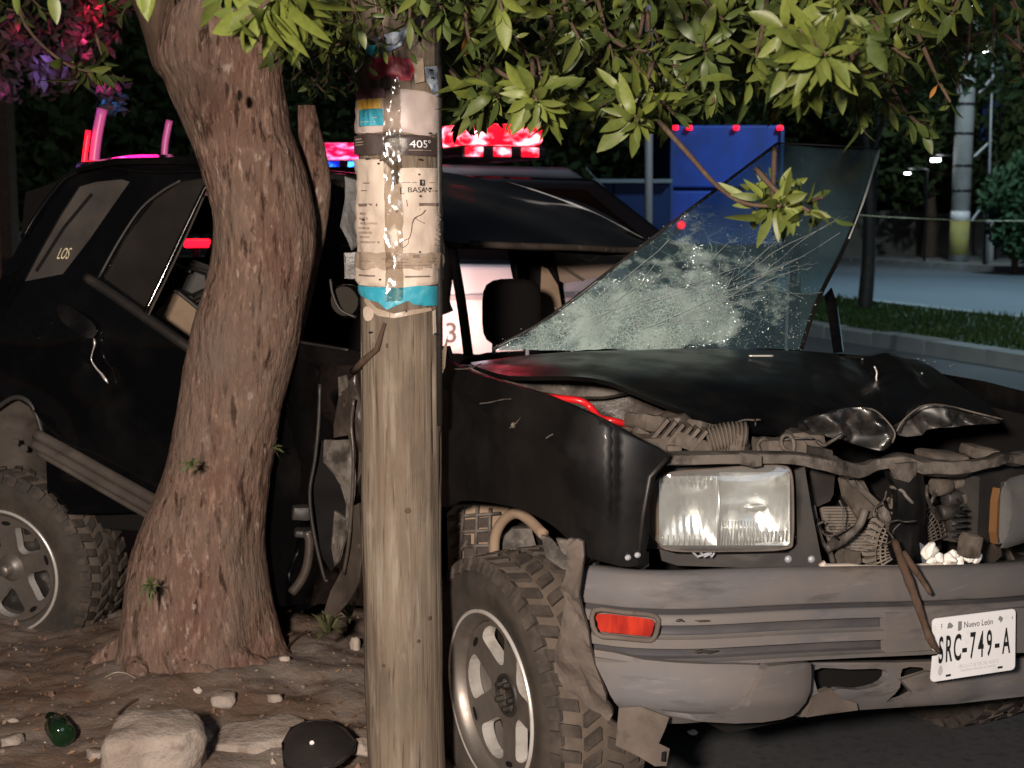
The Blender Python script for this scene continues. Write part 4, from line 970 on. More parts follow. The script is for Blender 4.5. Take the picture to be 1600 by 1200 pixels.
# dark bracket below and beside the lamp
sheet('lamp_bracket', [(1032, 858), (1060, 866), (1130, 868), (1232, 864), (1246, 850), (1244, 735), (1258, 728), (1268, 790), (1286, 886), (1180, 888), (1060, 884), (1036, 876)], lambda x, y: hl(x, y, -.03), -HN*.012, M['trim'], car, step=12, disp=crumple(.004, 8))
for (px, py) in ((1232, 874), (1268, 874)):
    MB().lathe([(.004, .0001), (.004, .007), (-.004, .010)], Matrix.Translation(hl(px, py, -.028)) @ Matrix.Rotation(atan2(HN.y, HN.x)-pi/2, 4, 'Z'), 10).build('bolt', M['galv'], car, True)
sheet('fender_tab', [(990, 868), (1002, 860), (1014, 862), (1014, 884), (1004, 890), (992, 886)], lambda x, y: hl(x, y, -.01), -HN*.006, M['blackmetal'], car)
b = MB()
for i in range(3): b.tube([hl(1082+i*12, 862, .004), hl(1090+i*11, 870, .006), hl(1108+i*4, 864, .004)], .003, 6)
b.build('clip', M['galv'], car)
# far head lamp (cut by the picture edge)
Q1 = FW(.55, 1.115, 0); Q2 = FW(.45, 1.48, 0); QT = (Q2-Q1).normalized(); QN = Vector((-QT.y, QT.x, 0)); QN = QN if QN.dot(F) > 0 else -QN
qc = (Q1+Q2)/2; zt = fa(1580, 740, .5).z; zb = fa(1580, 846, .5).z
b = MB(); b.box(Vector((qc.x, qc.y, (zt+zb)/2))-QN*.10, QT*.17, Z*(zt-zb)*.5, QN*.05); h2 = b.build('headlight', M['trim'], car)
def ql(u, v, off=0.): return Vector((qc.x, qc.y, (zt+zb)/2))+QT*(.17*u)+Z*((zt-zb)*.5*v)+QN*off
def qb(u, v): return ql(u, v, .012+.03*max(0, 1-u*u)**.5*max(0, 1-v*v)**.5)
RO = [(-1, -.6), (-.95, -.85), (-.8, -1), (.8, -1), (1, -.8), (1, .8), (.8, 1), (-.75, 1), (-.95, .85), (-1, .6)]
sheet('lens', RO, qb, -QN*.004, M['glass'], h2, step=.12, round_=2)
sheet('reflector', [(-.9, -.9), (.9, -.9), (.9, .9), (-.9, .9)], lambda u, v: ql(u, v, -.035*max(0, 1-u*u)*max(0, 1-v*v)**.7), None, M['chrome'], h2, step=.1)
sheet('side_marker', [(-1.04, -.5), (-.97, -.85), (-.96, .1), (-.97, .75), (-1.03, .4)], lambda u, v: ql(u, v, .004), -QN*.02, M['amber'], h2)

# ---------------- bumper beam
M['bumper_groove'] = mat('bumper_groove_shade', (.050, .048, .053), .55, layers=[((.085, .075, .07), 5, (1, 1, 4), .45, .75)], spec=.3)  # darker copy of the bumper plastic puts shade into its grooves
BP = [(.015, .395), (.045, .44), (.10, .50), (.22, .565), (.42, .612), (.65, .635), (.88, .642), (1.12, .628), (1.35, .58), (1.52, .50), (1.62, .40), (1.68, .26)]
def zpx(y): return fa(1150, y, .605).z
LV = [(916, -.16), (906, -.10), (896, -.030), (902, -.012), (925, -.003), (947, .003), (950, .0), (951.5, -.012), (953.5, -.010), (955.5, .014), (959, .020), (971, .020), (974.5, .002), (979, .0), (986, .0), (989.5, .003), (993, .022), (1007, .022), (1011, -.002), (1016, -.004), (1023, -.004), (1026, .004), (1028, .026), (1034, .024), (1046, -.05)]
def beam(name, lv, m, b0=0, b1=len(BP), disp=None):
    P = cr([FW(a, b, 0) for b, a in BP[b0:b1]], 10); n = len(P); v = []; f = []
    for i, p in enumerate(P):
        t = Vector(P[min(i+1, n-1)])-Vector(P[max(i-1, 0)]); t.normalize(); nn = Vector((t.y, -t.x, 0)); nn = nn if nn.dot(F) > 0 or nn.dot(-L) > .5 else -nn
        if nn.dot(F) < -.2: nn = -nn
        for (py, o) in lv:
            q = Vector(p)+nn*o; bb = (Vector(p)-O).dot(L); q.z = zpx(py)-.105*.5*((bb-.42)+sqrt((bb-.42)**2+.03)); v.append(disp(q, nn, i/n, py) if disp else q)
    m_ = len(lv)
    for i in range(n-1):
        for j in range(m_-1): f.append((i*m_+j, i*m_+j+1, (i+1)*m_+j+1, (i+1)*m_+j))
    mi = [1 if (j in (6, 7, 8)) or (12 <= j <= 14) or (18 <= j <= 20) else 0 for i in range(n-1) for j in range(m_-1)]
    o = mk(name, v, f, m, car, True, mi=mi)
    return o, P
def bd(q, nn, t, py):
    s = .0022*nz(q, 3)+.0008*nz(q, 14)
    return q+nn*s
bump_, BPT = beam('bumper', LV, [M['bumper'], M['bumper_groove']], disp=bd)
md = bump_.modifiers.new('e', 'EDGE_SPLIT'); md.split_angle = radians(50)
# flat plinth for the plate
sheet('plate_plinth', [(1384, 958), (1600, 950), (1720, 945), (1720, 1015), (1600, 1020), (1386, 1022)], lambda x, y: fa(x, y, .662+.0), -F*.02, M['bumper'], car)
# lower corner
C1 = FW(.37, .01, 0); C2 = FW(.60, .44, 0); CT = (C2-C1).normalized(); CN = Vector((CT.y, -CT.x, 0)); CN = CN if CN.dot(F) > 0 else -CN
def cmap(x, y):
    p = onp(x, y, C1, CN); u = (p-C1).dot(CT)/(C2-C1).length; return p+CN*(.012+.098*max(0, 1-(2*u-1)**2)**.8+.02*max(0, 1-((y-1060)/50)**2)-.0009*max(0, y-1075))
sheet('bumper_corner', [(926, 1004), (1000, 1010), (1090, 1014), (1176, 1022), (1168, 1042), (1154, 1064), (1140, 1090), (1114, 1106), (1060, 1112), (1010, 1112), (978, 1100), (956, 1076), (942, 1050)], cmap, -CN*.02, M['bumper'], car, step=9, round_=2)
# blanked fog lamp pod
def fmap_(x, y):
    u = (x-1160)/110; return fa(x, y, .60)+F*(.055*max(0, 1-u*u)**.6-.0008*max(0, y-1085))
sheet('fog_lamp_pod', [(1165, 1046), (1180, 1031), (1245, 1030), (1258, 1038), (1256, 1075), (1240, 1108), (1215, 1120), (1140, 1126), (1050, 1124), (1046, 1116), (1110, 1110), (1140, 1092), (1156, 1066)], fmap_, -F*.03, M['bumper'], car, step=9, round_=2)
# lower valance with its openings
VO = [(1240, 1034), (1400, 1034), (1600, 1028), (1720, 1026), (1720, 1070), (1600, 1082), (1480, 1095), (1340, 1109), (1255, 1121), (1236, 1118)]
sheet('lower_valance', VO, lambda x, y: fa(x, y, .545)+F*(.035*sin(pi*max(0, min(1, (y-1030)/85)))), -F*.02, M['bumper'], car, step=8, holes=[[tuple(p) for p in cr(h, 3, True)] for h in (
    [(1264, 1044), (1320, 1043), (1374, 1043), (1366, 1060), (1330, 1072), (1296, 1070), (1266, 1080)], [(1402, 1042), (1440, 1042), (1430, 1062), (1400, 1086), (1374, 1092), (1390, 1068)])],
    disp=lambda p, q: p+F*(.010*nz(p, 9)))
sheet('valance_backing', [(1240, 1034), (1720, 1024), (1720, 1066), (1340, 1104), (1240, 1112)], lambda x, y: fa(x, y, .48), -F*.01, M['dark'], car)
sheet('skid_plate', [(1268, 1092), (1296, 1078), (1316, 1090), (1336, 1100), (1338, 1110), (1262, 1120)], lambda x, y: fa(x, y, .585), -F*.02, M['dust_plastic'], car, step=7, smooth=False, disp=crumple(.012, 12))
sheet('skid_plate', [(1412, 1066), (1450, 1052), (1478, 1054), (1474, 1076), (1456, 1090), (1426, 1086)], lambda x, y: fa(x, y, .59), -F*.015, M['bumper'], car, step=7, smooth=False, disp=crumple(.012, 12))
# turn-signal lamp
def bs(x, y, off):   # point on the bumper's corner face
    A = FW(.44, .045, 0); B = FW(.565, .23, 0); t = (B-A).normalized(); n = Vector((t.y, -t.x, 0)); n = n if n.dot(F) > 0 else -n
    return onp(x, y, A+n*off, n)
MKO = [(933, 959), (975, 962), (1019, 968), (1021, 980), (1017, 993), (1008, 994), (970, 990), (938, 986), (934, 974)]
bn = (bs(933, 960, .1)-bs(933, 960, 0)).normalized()
sg = sheet('turn_signal', MKO, lambda x, y: bs(x, y, .050), -bn*.02, M['marker'], car, step=7, round_=2)
mr = [bs(*p, .044) for p in cr([(928, 954), (975, 957), (1024, 963), (1027, 982), (1020, 999), (1005, 1000), (965, 996), (932, 990)], 3, True)]
MB().tube(mr+[mr[0]], .006, 8, cap=False).build('signal_bezel', M['dust_plastic'], car, True)
# scuffs: deep gouges in the bumper strips
for (x0, x1, y, s) in ((1085, 1122, 970, .006), (1078, 1124, 1018, .006), (1056, 1070, 970, .005)):
    pts = [bs(x, y+random.uniform(-2, 2), 0) for x in np.linspace(x0, x1, 6)]
    A = FW(.59, .3, 0); B = FW(.63, .6, 0); t = (B-A).normalized(); n = Vector((t.y, -t.x, 0)); n = n if n.dot(F) > 0 else -n
    pts = [onp(x, y+random.uniform(-1.5, 1.5), A+n*.004, n) for x in np.linspace(x0, x1, 6)]
    MB().tube(pts, [.001, s*.8, s, s, s*.7, .001], 7, flat=.5).build('scuff', M['trim'], car, True)
# number plate
NP0 = FW(.675, .86, 0); ntv = (L*.985+F*.10).normalized(); nnv = Vector((ntv.y, -ntv.x, 0)); nnv = nnv if nnv.dot(F) > 0 else -nnv
def npm(x, y, off=0.): return onp(x, y, NP0+nnv*off, nnv)
c00, c10, c11, c01 = npm(1457, 967), npm(1587, 951), npm(1586, 1046), npm(1454, 1066)
def pl(u, v, off=0.):   # u 0..1 across, v 0..1 up
    p = c01*(1-u)*(1-v)+c11*u*(1-v)+c10*u*v+c00*(1-u)*v
    bend = .006*math.exp(-((u-.03)/.12)**2)*math.exp(-((v-.5)/.3)**2)
    return p+nnv*(off+bend)
po = [(0, .06), (.012, .02), (.04, 0), (.96, 0), (.988, .02), (1, .06), (1, .94), (.988, .98), (.96, 1), (.04, 1), (.012, .98), (0, .94), (0, .52), (.05, .47), (.09, .44), (.05, .42), (0, .42)]
plate = sheet('number_plate', po, pl, -nnv*.003, M['white_plate'], car, step=.04)
def pt(s, u, v, h, xs, m, off=.0012, bold=0.):
    w = .30; hh = .15; v2, f2 = text2d(s, h, xs, bold)
    return mk('lettering', [pl(u+x/w, v+y/hh, off) for x, y in v2], f2, m, plate)
for ch, u in (('S', .095), ('R', .195), ('C', .30), ('-', .385), ('7', .48), ('4', .58), ('9', .68), ('-', .775), ('A', .885)):
    pt(ch, u, .475 if ch != '-' else .48, .088 if ch != '-' else .08, .47 if ch != '-' else .75, M['ink'], bold=.0016)
pt('Nuevo León', .545, .84, .021, 1.0, M['ink']); pt('F', .105, .86, .018, .7, M['ink']); pt('4', .955, .86, .012, .7, M['ink'])
pt('ORGULLO DE SER DEL NORTE', .55, .185, .0125, .85, M['ink_soft']); pt('TRANSPORTE PRIVADO AUTOMOVIL', .55, .115, .009, .85, M['ink_soft'])
def pshape(pts, m): v = [pl(*p, .0012) for p in pts]; mk('emblem', v, [tuple(range(len(v)))], m, plate)
pshape([(.17, .82), (.18, .90), (.205, .915), (.23, .88), (.245, .85), (.225, .82)], M['ink_grey'])
pshape([(.30, .76), (.30, .91), (.345, .91), (.345, .78), (.325, .76)], M['ink_grey'])
pshape([(.78, .86), (.80, .92), (.825, .90), (.845, .87), (.83, .83), (.815, .80), (.805, .84)], M['ink_grey'])
pshape([(.10+.028*cos(a), .17+.085*sin(a)) for a in np.linspace(0, 2*pi, 21)[:-1]], M['ink_soft'])
for (u, v) in ((.20, .07), (.815, .075)):
    pshape([(u-.03, v-.018), (u+.03, v-.018), (u+.03, v+.018), (u-.03, v+.018)], M['ink'])

# far front wing and inner wing closing the engine bay
sheet('inner_wing', [(-.55, .40), (.50, .40), (.52, .80), (.40, .93), (-.55, .99)], lambda a, z: FW(a, 1.50, z), L*.01, M['dark'], car, step=.15, disp=crumple(.02, 5))
sheet('front_fender', [(-.55, .95), (-.35, 1.0), (.30, .96), (.46, .86), (.46, .55), (.36, .50), (.34, .62), (.20, .76), (-.2, .76), (-.34, .62), (-.36, .45), (-.55, .45)], lambda a, z: FW(a, 1.66+.03*sin(pi*(z-.4)/.6), z), -L*.012, M['paint_dusty'], car, step=.07, round_=2)
for pts in (((1366, 572), (1370, 582), (1369, 592), (1374, 602)), ((1441, 582), (1434, 598), (1426, 614), (1420, 624)), ((1170, 556), (1188, 556), (1208, 556))):  # bright tubes paint in the highlights on the bonnet's small dents
    MB().tube([at(x, y, 4.02 if x < 1400 else 3.95) if False else at(x, y, {1366: 4.14, 1441: 4.16, 1533: 3.72, 1170: 4.12, 880: 3.86}[pts[0][0]]) for x, y in cr(pts, 4)], .003, 6).build('bonnet_highlight', M['alloy_bright'], car, True)
# ---------------- grille opening: tie bar, condenser, fans, struts
TB = [(1042, 711), (1100, 711), (1165, 710), (1235, 711), (1290, 718), (1340, 727), (1378, 718), (1412, 713), (1446, 722), (1500, 724), (1560, 714), (1640, 704)]
TBa = [.50, .52, .54, .55, .56, .52, .50, .52, .53, .55, .55, .50]
rows_ = []
for dy, da in ((-6, -.05), (-2, -.008), (0, .0), (12, .0), (13, -.03)):
    k_ = 1.35
    rows_.append([fa(x, y+(dy if dy < 1 or not 1280 < x < 1520 else dy*k_), a+da) for (x, y), a in zip(TB, TBa)])
grid('radiator_tie_bar', rows_, 8, 1, Vector((0, 0, -.003)), M['rustmetal'], car, smooth=False, disp=lambda p, u, v: p+nv(p, 16)*.009*(1 if u > .35 else .25))
sheet('tie_bar_tab', [(1160, 708), (1190, 712), (1190, 728), (1176, 730), (1160, 726)], lambda x, y: fa(x, y, .565), -F*.01, M['rustmetal'], car)
sheet('radiator_strut', [(1388, 738), (1412, 726), (1432, 730), (1440, 770), (1440, 820), (1452, 868), (1440, 884), (1404, 884), (1392, 850), (1398, 800), (1396, 760)], lambda x, y: fa(x, y, .50), -F*.02, M['paint_dusty'], car, step=8, round_=2, disp=lambda p, q: p+F*(.03*sin(pi*max(0, min(1, (q[0]-1388)/60)))+.01*nz(p, 12)))
sheet('strut_bracket', [(1396, 734), (1402, 726), (1432, 722), (1430, 740), (1418, 752), (1404, 748)], lambda x, y: fa(x, y, .54), -F*.015, M['rustmetal'], car, step=6, disp=crumple(.008, 15))
# condenser: a frame with a dense row of fins
ca = .34; b = MB(); x0, x1 = 1262, 1640
b.box(fa(1290, 812, ca-.03), L*.55, Z*.001, F*.004)
MB().box(FW(ca-.05, .83, (fa(1400, 735, ca).z+fa(1400, 892, ca).z)/2), L*.36, Z*.14, F*.015).build('radiator', M['dark'], car)
b = MB()
for i in range(16):
    z = fa(1330, 796+i*4.8, .40).z
    p0 = fa(1286+i*1.4, 796+i*4.8, .40); p1 = fa(1374, 796+i*4.8, .40); b.box((p0+p1)/2, (p1-p0)/2, Z*.0030, F*.004)
b.build('condenser_fins', M['bay_light'], car)
sheet('condenser', [(1282, 792), (1378, 792), (1378, 876), (1304, 876)], lambda x, y: fa(x, y, .385), -F*.01, M['bay_light'], car, step=12)
MB().tube([fa(x, y, .45) for x, y in cr([(1270, 790), (1276, 820), (1284, 846), (1296, 862), (1302, 880)], 4)], .007, 8).build('pipe', M['rustmetal'], car, True)
MB().tube([fa(x, y, .46) for x, y in cr([(1290, 858), (1310, 846), (1330, 832), (1344, 818), (1352, 796)], 4)], [.012, .012, .013, .014, .014, .014, .013, .012, .012, .011, .01, .01, .01, .01, .01, .01, .01], 8).build('bent_arm', M['rustmetal'], car, True)
sheet('bent_plate', [(1320, 738), (1336, 740), (1362, 772), (1372, 786), (1362, 808), (1346, 818), (1330, 800), (1316, 784), (1312, 760)], lambda x, y: fa(x, y, .44), -F*.012, M['bay'], car, step=6, smooth=False, disp=crumple(.022, 12))
sheet('bent_plate', [(1316, 738), (1328, 736), (1390, 800), (1400, 830), (1392, 834), (1374, 800)], lambda x, y: fa(x, y, .47), -F*.01, M['rustmetal'], car, step=6, smooth=False, disp=crumple(.012, 14))
sheet('duct', [(1262, 736), (1298, 732), (1302, 760), (1296, 784), (1264, 788)], lambda x, y: fa(x, y, .43), -F*.06, M['trim'], car, step=7, round_=2, disp=crumple(.012, 9))
sheet('bent_plate', [(1310, 870), (1322, 858), (1344, 862), (1350, 882), (1312, 882)], lambda x, y: fa(x, y, .45), -F*.02, M['bay'], car, step=7, smooth=False, disp=crumple(.012, 14))
fc = fa(1420, 856, .42)
def fan_guard(a0, a1, m, name):
    b = MB(); up = Z
    for r in (.045, .062, .078, .094, .11, .125):
        b.tube([fc+(-L*cos(radians(t))+up*sin(radians(t)))*r for t in np.linspace(a0, a1, 24)], .0026, 5)
    for t in np.arange(a0, a1+.1, 6):
        d = -L*cos(radians(t))+up*sin(radians(t)); b.tube([fc+d*.03+F*.004, fc+d*.127+F*.004], .0024, 5)
    return b.build(name, m, car, True)
fan_guard(-20, 84, M['bay_light'], 'fan_guard'); fan_guard(106, 172, M['bay'], 'fan_guard')
b = MB()   # outer shroud ring of slotted boxes
for t in np.arange(-18, 84, 6.5):
    d = -L*cos(radians(t))+Z*sin(radians(t)); s_ = L*sin(radians(t))+Z*cos(radians(t)); b.box(fc+d*.14+F*.01, d*.016, s_*.0045, F*.008)
b.build('fan_shroud', M['bay_light'], car)
# compressor, pipes and clutch at the right
for (px, py, r, l) in ((1470, 760, .024, .05), (1490, 778, .02, .06), (1500, 752, .018, .05), (1478, 800, .02, .05), (1492, 820, .017, .04)):
    c = fa(px, py, .44); MB().tube([c-L*l*.5, c-L*l*.45, c+L*l*.45, c+L*l*.5], [r*.8, r, r, r*.8], 14).build('compressor', M['trim'] if py > 770 else M['bay'], car, True)
MB().tube([fa(x, y, .46) for x, y in cr([(1462, 744), (1476, 740), (1492, 746), (1510, 744), (1512, 756)], 4)], .007, 8).build('pipe', M['rustmetal'], car, True)
MB().tube([fa(x, y, .45) for x, y in cr([(1436, 806), (1452, 790), (1462, 770), (1470, 756)], 4)], .005, 8).build('pipe', M['rustmetal'], car, True)
MB().tube([fa(x, y, .46) for x, y in cr([(1506, 772), (1514, 800), (1520, 830), (1530, 850)], 4)], .006, 8).build('pipe', M['bay'], car, True)
sheet('side_panel', [(1506, 758), (1534, 738), (1550, 780), (1566, 868), (1548, 884), (1538, 884), (1520, 830)], lambda x, y: fa(x, y, .43), -F*.01, M['brownmetal'], car, step=9)
chunk('compressor_mount', 1516, 850, 3.5, .02, .02, .03, .4, .2, M['bay'])
for i in range(6): chunk('rib', 1500, 795+i*9, 3.53, .018, .012, .003, .47, 0, M['trim'])
MB().tube([fa(x, y, .56) for x, y in cr([(1284, 880), (1292, 886), (1330, 886), (1396, 887), (1440, 884), (1500, 880)], 4)], [.009]*9+[.006]*12, 8).build('pale_trim_strip', mat('pale_trim', (.48, .42, .36), .6), car, True)
sheet('blue_grey_tab', [(1438, 848), (1450, 856), (1452, 886), (1440, 886)], lambda x, y: fa(x, y, .52), -F*.01, mat('blue_grey_plastic', (.12, .14, .18), .5), car)

# ---------------- torn wing liner, mud flap bracket, wheel-arch liner
def lin(x, y): return at(x, y, 3.15-.0008*(x-880)+.0003*(y-900))
sheet('torn_liner', [(880, 842), (900, 856), (918, 884), (926, 960), (932, 1010), (950, 1056), (958, 1090), (958, 1112), (944, 1128), (930, 1112), (906, 1100), (882, 1084), (872, 1066), (876, 1000), (884, 940), (896, 900), (886, 868)], lin, Vector((.004, .012, 0)), M['dust_plastic'], car, step=8, smooth=False, round_=2, disp=crumple(.045, 8, .012, 26))
sheet('torn_liner', [(872, 838), (900, 848), (924, 872), (916, 884), (896, 878), (884, 866)], lambda x, y: at(x, y, 3.25), Vector((.004, .012, 0)), M['rustmetal'], car, step=7, smooth=False, disp=crumple(.015, 12))
sheet('bumper_bracket', [(968, 1104), (1000, 1104), (1046, 1122), (1040, 1140), (1030, 1164), (1046, 1172), (1041, 1197), (1024, 1196), (1000, 1184), (964, 1168)], lambda x, y: at(x, y, 3.12-.0006*(x-970)), Vector((0, .004, 0)), M['dust_plastic'], car, step=9, smooth=False, disp=crumple(.008, 12))
sheet('bracket_slot', [(1034, 1176), (1040, 1174), (1039, 1190), (1033, 1190)], lambda x, y: at(x, y, 3.055), Vector((0, .002, 0)), M['dark'], car)
# bumper corner end plate, dark gap
sheet('bumper_end', [(898, 884), (930, 880), (934, 950), (940, 1040), (958, 1090), (940, 1100), (926, 1010), (905, 960)], lambda x, y: at(x, y, 3.27), Vector((.01, .02, 0)), M['blackmetal'], car, step=10)
# ribbed inner arch liner seen over the tyre
def al(x, y): return at(x, y, 3.95-.0006*(x-700))
sheet('arch_liner', [(700, 900), (700, 800), (712, 788), (740, 786), (790, 792), (830, 812), (870, 846), (900, 880), (900, 960), (700, 960)], al, Vector((0, .02, 0)), M['beige'], car, step=12, disp=crumple(.012, 6))
b = MB()
for (pts) in (((702, 806), (782, 800)), ((704, 830), (776, 826)), ((706, 852), (772, 850)), ((708, 874), (766, 872)), ((724, 790), (718, 880)), ((746, 788), (742, 880)), ((766, 792), (764, 878)), ((704, 830), (724, 812)), ((708, 872), (732, 842))):
    b.tube([al(*pts[0])-Vector((0, .016, 0)), al(*pts[1])-Vector((0, .016, 0))], .005, 6)
b.build('liner_ribs', M['rustmetal'], car, True)
for (x, y) in ((733, 818), (755, 815), (726, 842), (752, 838), (734, 862), (755, 860)):
    sheet('liner_pocket', [(x-9, y-7), (x+9, y-8), (x+9, y+7), (x-9, y+8)], lambda a, c: al(a, c)-Vector((0, .012, 0)), Vector((0, .004, 0)), M['brownmetal'], car)
MB().tube([at(*p) for p in cr([(772, 872, 3.72), (774, 838, 3.72), (786, 814, 3.7), (806, 802, 3.66), (826, 812, 3.62), (850, 836, 3.55)], 5)], .014, 9).build('arch_flange', M['beige'], car, True)
sheet('strut_tower', [(776, 868), (782, 842), (800, 826), (830, 826), (842, 868)], lambda x, y: at(x, y, 3.78), Vector((0, .03, 0)), M['rustmetal'], car, step=9)
sheet('arch_gap', [(772, 880), (776, 838), (792, 816), (812, 808), (840, 826), (860, 850), (852, 880)], lambda x, y: at(x, y, 3.84), Vector((0, .01, 0)), M['dark'], car)
sheet('arch_flange_end', [(846, 836), (862, 842), (884, 868), (898, 890), (880, 890), (852, 870)], lambda x, y: at(x, y, 3.5), Vector((0, .01, 0)), M['rustmetal'], car, step=8)

# ---------------- crushed side between tree and post
def vs(x, y): return fb(x, y, .03+.0004*max(0, 520-x)) if x > 470 else rb(x, y, .02)
def sd(x, y):
    t = (x-400)/300; return Vector((at(x, y, 4.80-.78*max(0, t-.12))))
sheet('front_door', [(395, 520), (450, 535), (560, 545), (700, 560), (712, 600), (700, 700), (690, 790), (690, 960), (560, 960), (500, 945), (395, 950)], sd, Vector((.01, .03, 0)), M['paint'], car, step=13, disp=crumple(.05, 3.2, .02, 9))
sheet('door_frame', [(440, 520), (470, 530), (560, 552), (562, 572), (500, 566), (440, 548)], lambda x, y: sd(x, y)+Vector((0, -.05, 0)), Vector((0, .03, 0)), M['paint_dusty'], car, step=10, disp=crumple(.02, 7))
MB().tube([sd(x, y)+Vector((0, -.08, 0)) for x, y in cr([(474, 531), (505, 536), (548, 543)], 5)], .004, 6).build('door_seal', M['trim'], car, True)
def tr(x, y): return at(x, y, 4.02-.0018*(x-500))
T_ = Vector((.004, .008, 0))
sheet('torn_panel', [(526, 590), (541, 586), (545, 612), (530, 622)], tr, T_, M['rustmetal'], car, step=6, smooth=False, disp=crumple(.012, 15))
sheet('torn_panel', [(530, 622), (548, 600), (562, 586), (568, 640), (566, 700), (560, 760), (548, 720), (544, 680), (520, 678)], tr, T_, M['brownmetal'], car, step=6, smooth=False, disp=crumple(.03, 11, .008, 30))
sheet('torn_panel', [(508, 690), (520, 684), (545, 690), (556, 740), (562, 800), (550, 840), (540, 790), (530, 740), (514, 712)], lambda x, y: tr(x, y)+Vector((0, .03, 0)), T_, M['rustmetal'], car, step=6, smooth=False, disp=crumple(.03, 11, .008, 30))
sheet('torn_panel', [(566, 780), (568, 860), (560, 905), (548, 940), (530, 960), (512, 955), (520, 925), (540, 880), (550, 830), (556, 790)], lambda x, y: tr(x, y)-Vector((0, .03, 0)), T_, M['brownmetal'], car, step=7, smooth=False, disp=crumple(.016, 9))
sheet('torn_panel', [(524, 800), (545, 810), (540, 860), (520, 890), (514, 850)], lambda x, y: tr(x, y)+Vector((0, .02, 0)), T_, M['rustmetal'], car, step=6, smooth=False, disp=crumple(.03, 12))
MB().tube([tr(x, y)-Vector((0, .05, 0)) for x, y in cr([(556, 620), (552, 660), (555, 700), (554, 760), (548, 840), (540, 890)], 4)], .005, 7).build('torn_edge', M['brownmetal'], car, True)
MB().tube([at(x, y, 4.2) for x, y in cr([(500, 600), (498, 660), (492, 720), (484, 770), (490, 830), (506, 900), (512, 908)], 4)], .006, 7).build('torn_edge', M['blackmetal'], car, True)
sheet('inner_panel', [(486, 770), (500, 700), (520, 690), (545, 770), (536, 860), (512, 904), (494, 840)], lambda x, y: at(x, y, 4.24), T_, M['dark'], car, step=8, disp=crumple(.045, 7))
MB().tube([at(x, y, 4.3) for x, y in cr([(456, 926), (470, 908), (480, 884), (484, 850), (480, 830)], 4)], .014, 8).build('sill_hoop', M['brownmetal'], car, True)
chunk('inner_bracket', 472, 800, 4.4, .03, .03, .02, .2, .1, M['trim']); chunk('inner_bracket', 478, 832, 4.4, .035, .03, .012, .2, .1, M['trim'])
# wing mirror crushed against the post
mc = at(545, 470, 4.0)
bm_ = MB()
bm_.lathe([(-.05, .001), (-.045, .025), (-.02, .042), (.012, .046), (.02, .042)], Matrix.Translation(mc) @ Matrix.Rotation(2.5, 4, 'Z') @ Matrix.Scale(1.25, 4, Vector((1, 0, 0))), 24)
mir = bm_.build('wing_mirror', M['paint'], car, True)
MB().lathe([(.018, .001), (.018, .040)], Matrix.Translation(mc) @ Matrix.Rotation(2.5, 4, 'Z') @ Matrix.Scale(1.25, 4, Vector((1, 0, 0))), 24).build('mirror_glass', mat('mirror_glass', (.04, .035, .03), .15), mir)
MB().tube([at(x, y, 3.95) for x, y in cr([(516, 436), (520, 460), (532, 484), (556, 496)], 5)], .004, 6).build('mirror_edge', M['trim'], car, True)
sheet('torn_panel', [(536, 270), (556, 280), (562, 330), (560, 380), (548, 386), (534, 350), (540, 310)], lambda x, y: at(x, y, 4.3), T_, M['blackmetal'], car, step=7, smooth=False, disp=crumple(.02, 10))
sheet('torn_panel', [(540, 400), (560, 396), (562, 440), (544, 440)], lambda x, y: at(x, y, 4.2), T_, M['brownmetal'], car, step=7, smooth=False, disp=crumple(.02, 10))

# ---------------- rear body side
ZB = 1.05
def body(x, y):
    # lower body upright, upper body leaning in
    p = rb(x, y, -.02)
    if p.z > ZB: p = rb(x, y, -.02, .30, ZB)
    return p
def bdisp(p, q):
    d = .006*nz(p, 3)
    # dent below the door handle, with a sharp torn crease
    x, y = q
    cx = 150-6*sin((y-530)/18)+max(0, y-570)*.55
    if 520 < y < 612: d += .016*math.exp(-((x-cx-5)/6)**2)-.012*math.exp(-((x-cx+7)/7)**2)
    d -= .03*math.exp(-((x-150)/35)**2-((y-570)/40)**2)
    # collar of the wheel arch
    r = sqrt((x-2)**2+((y-735))**2)
    if y < 735: d += .02*math.exp(-((r-112)/14)**2)
    # rounded shoulder under the windows
    return p-NR*d
BO = [(-120, 560), (-60, 500), (0, 436), (40, 362), (95, 288), (125, 262), (145, 254), (180, 247), (330, 244), (420, 255), (470, 300), (470, 560), (470, 960), (330, 920), (245, 800), (75, 805), (72, 720), (66, 668), (52, 634), (30, 622), (0, 632), (-40, 640), (-120, 660)]
W1 = [(36, 440), (58, 398), (92, 338), (122, 292), (150, 284), (190, 280), (203, 284), (176, 322), (140, 374), (98, 428)]
W2 = [(160, 434), (196, 368), (240, 312), (282, 284), (330, 276), (420, 285), (450, 400), (450, 570), (394, 596), (292, 530), (230, 485)]
sheet('rear_body_side', BO, body, NR*.02, M['paint'], car, holes=[W1, W2], step=13, disp=bdisp)
gsh = lambda o: (lambda x, y: body(x, y)+NR*o)
qw = sheet('quarter_window', W1, gsh(.012), NR*.003, M['dirtyglass'], car, step=20)
b = MB(); b.tube([gsh(.006)(*p) for p in ((55, 424), (98, 356), (142, 303))], .006, 6); b.build('defroster_line', M['dark'], qw)
v2, f2 = text2d('LOS', 25, .42)
mk('sticker', [gsh(.004)(99+x*1.0-y*-.42, 397-y) for x, y in v2], f2, M['sticker'], qw)
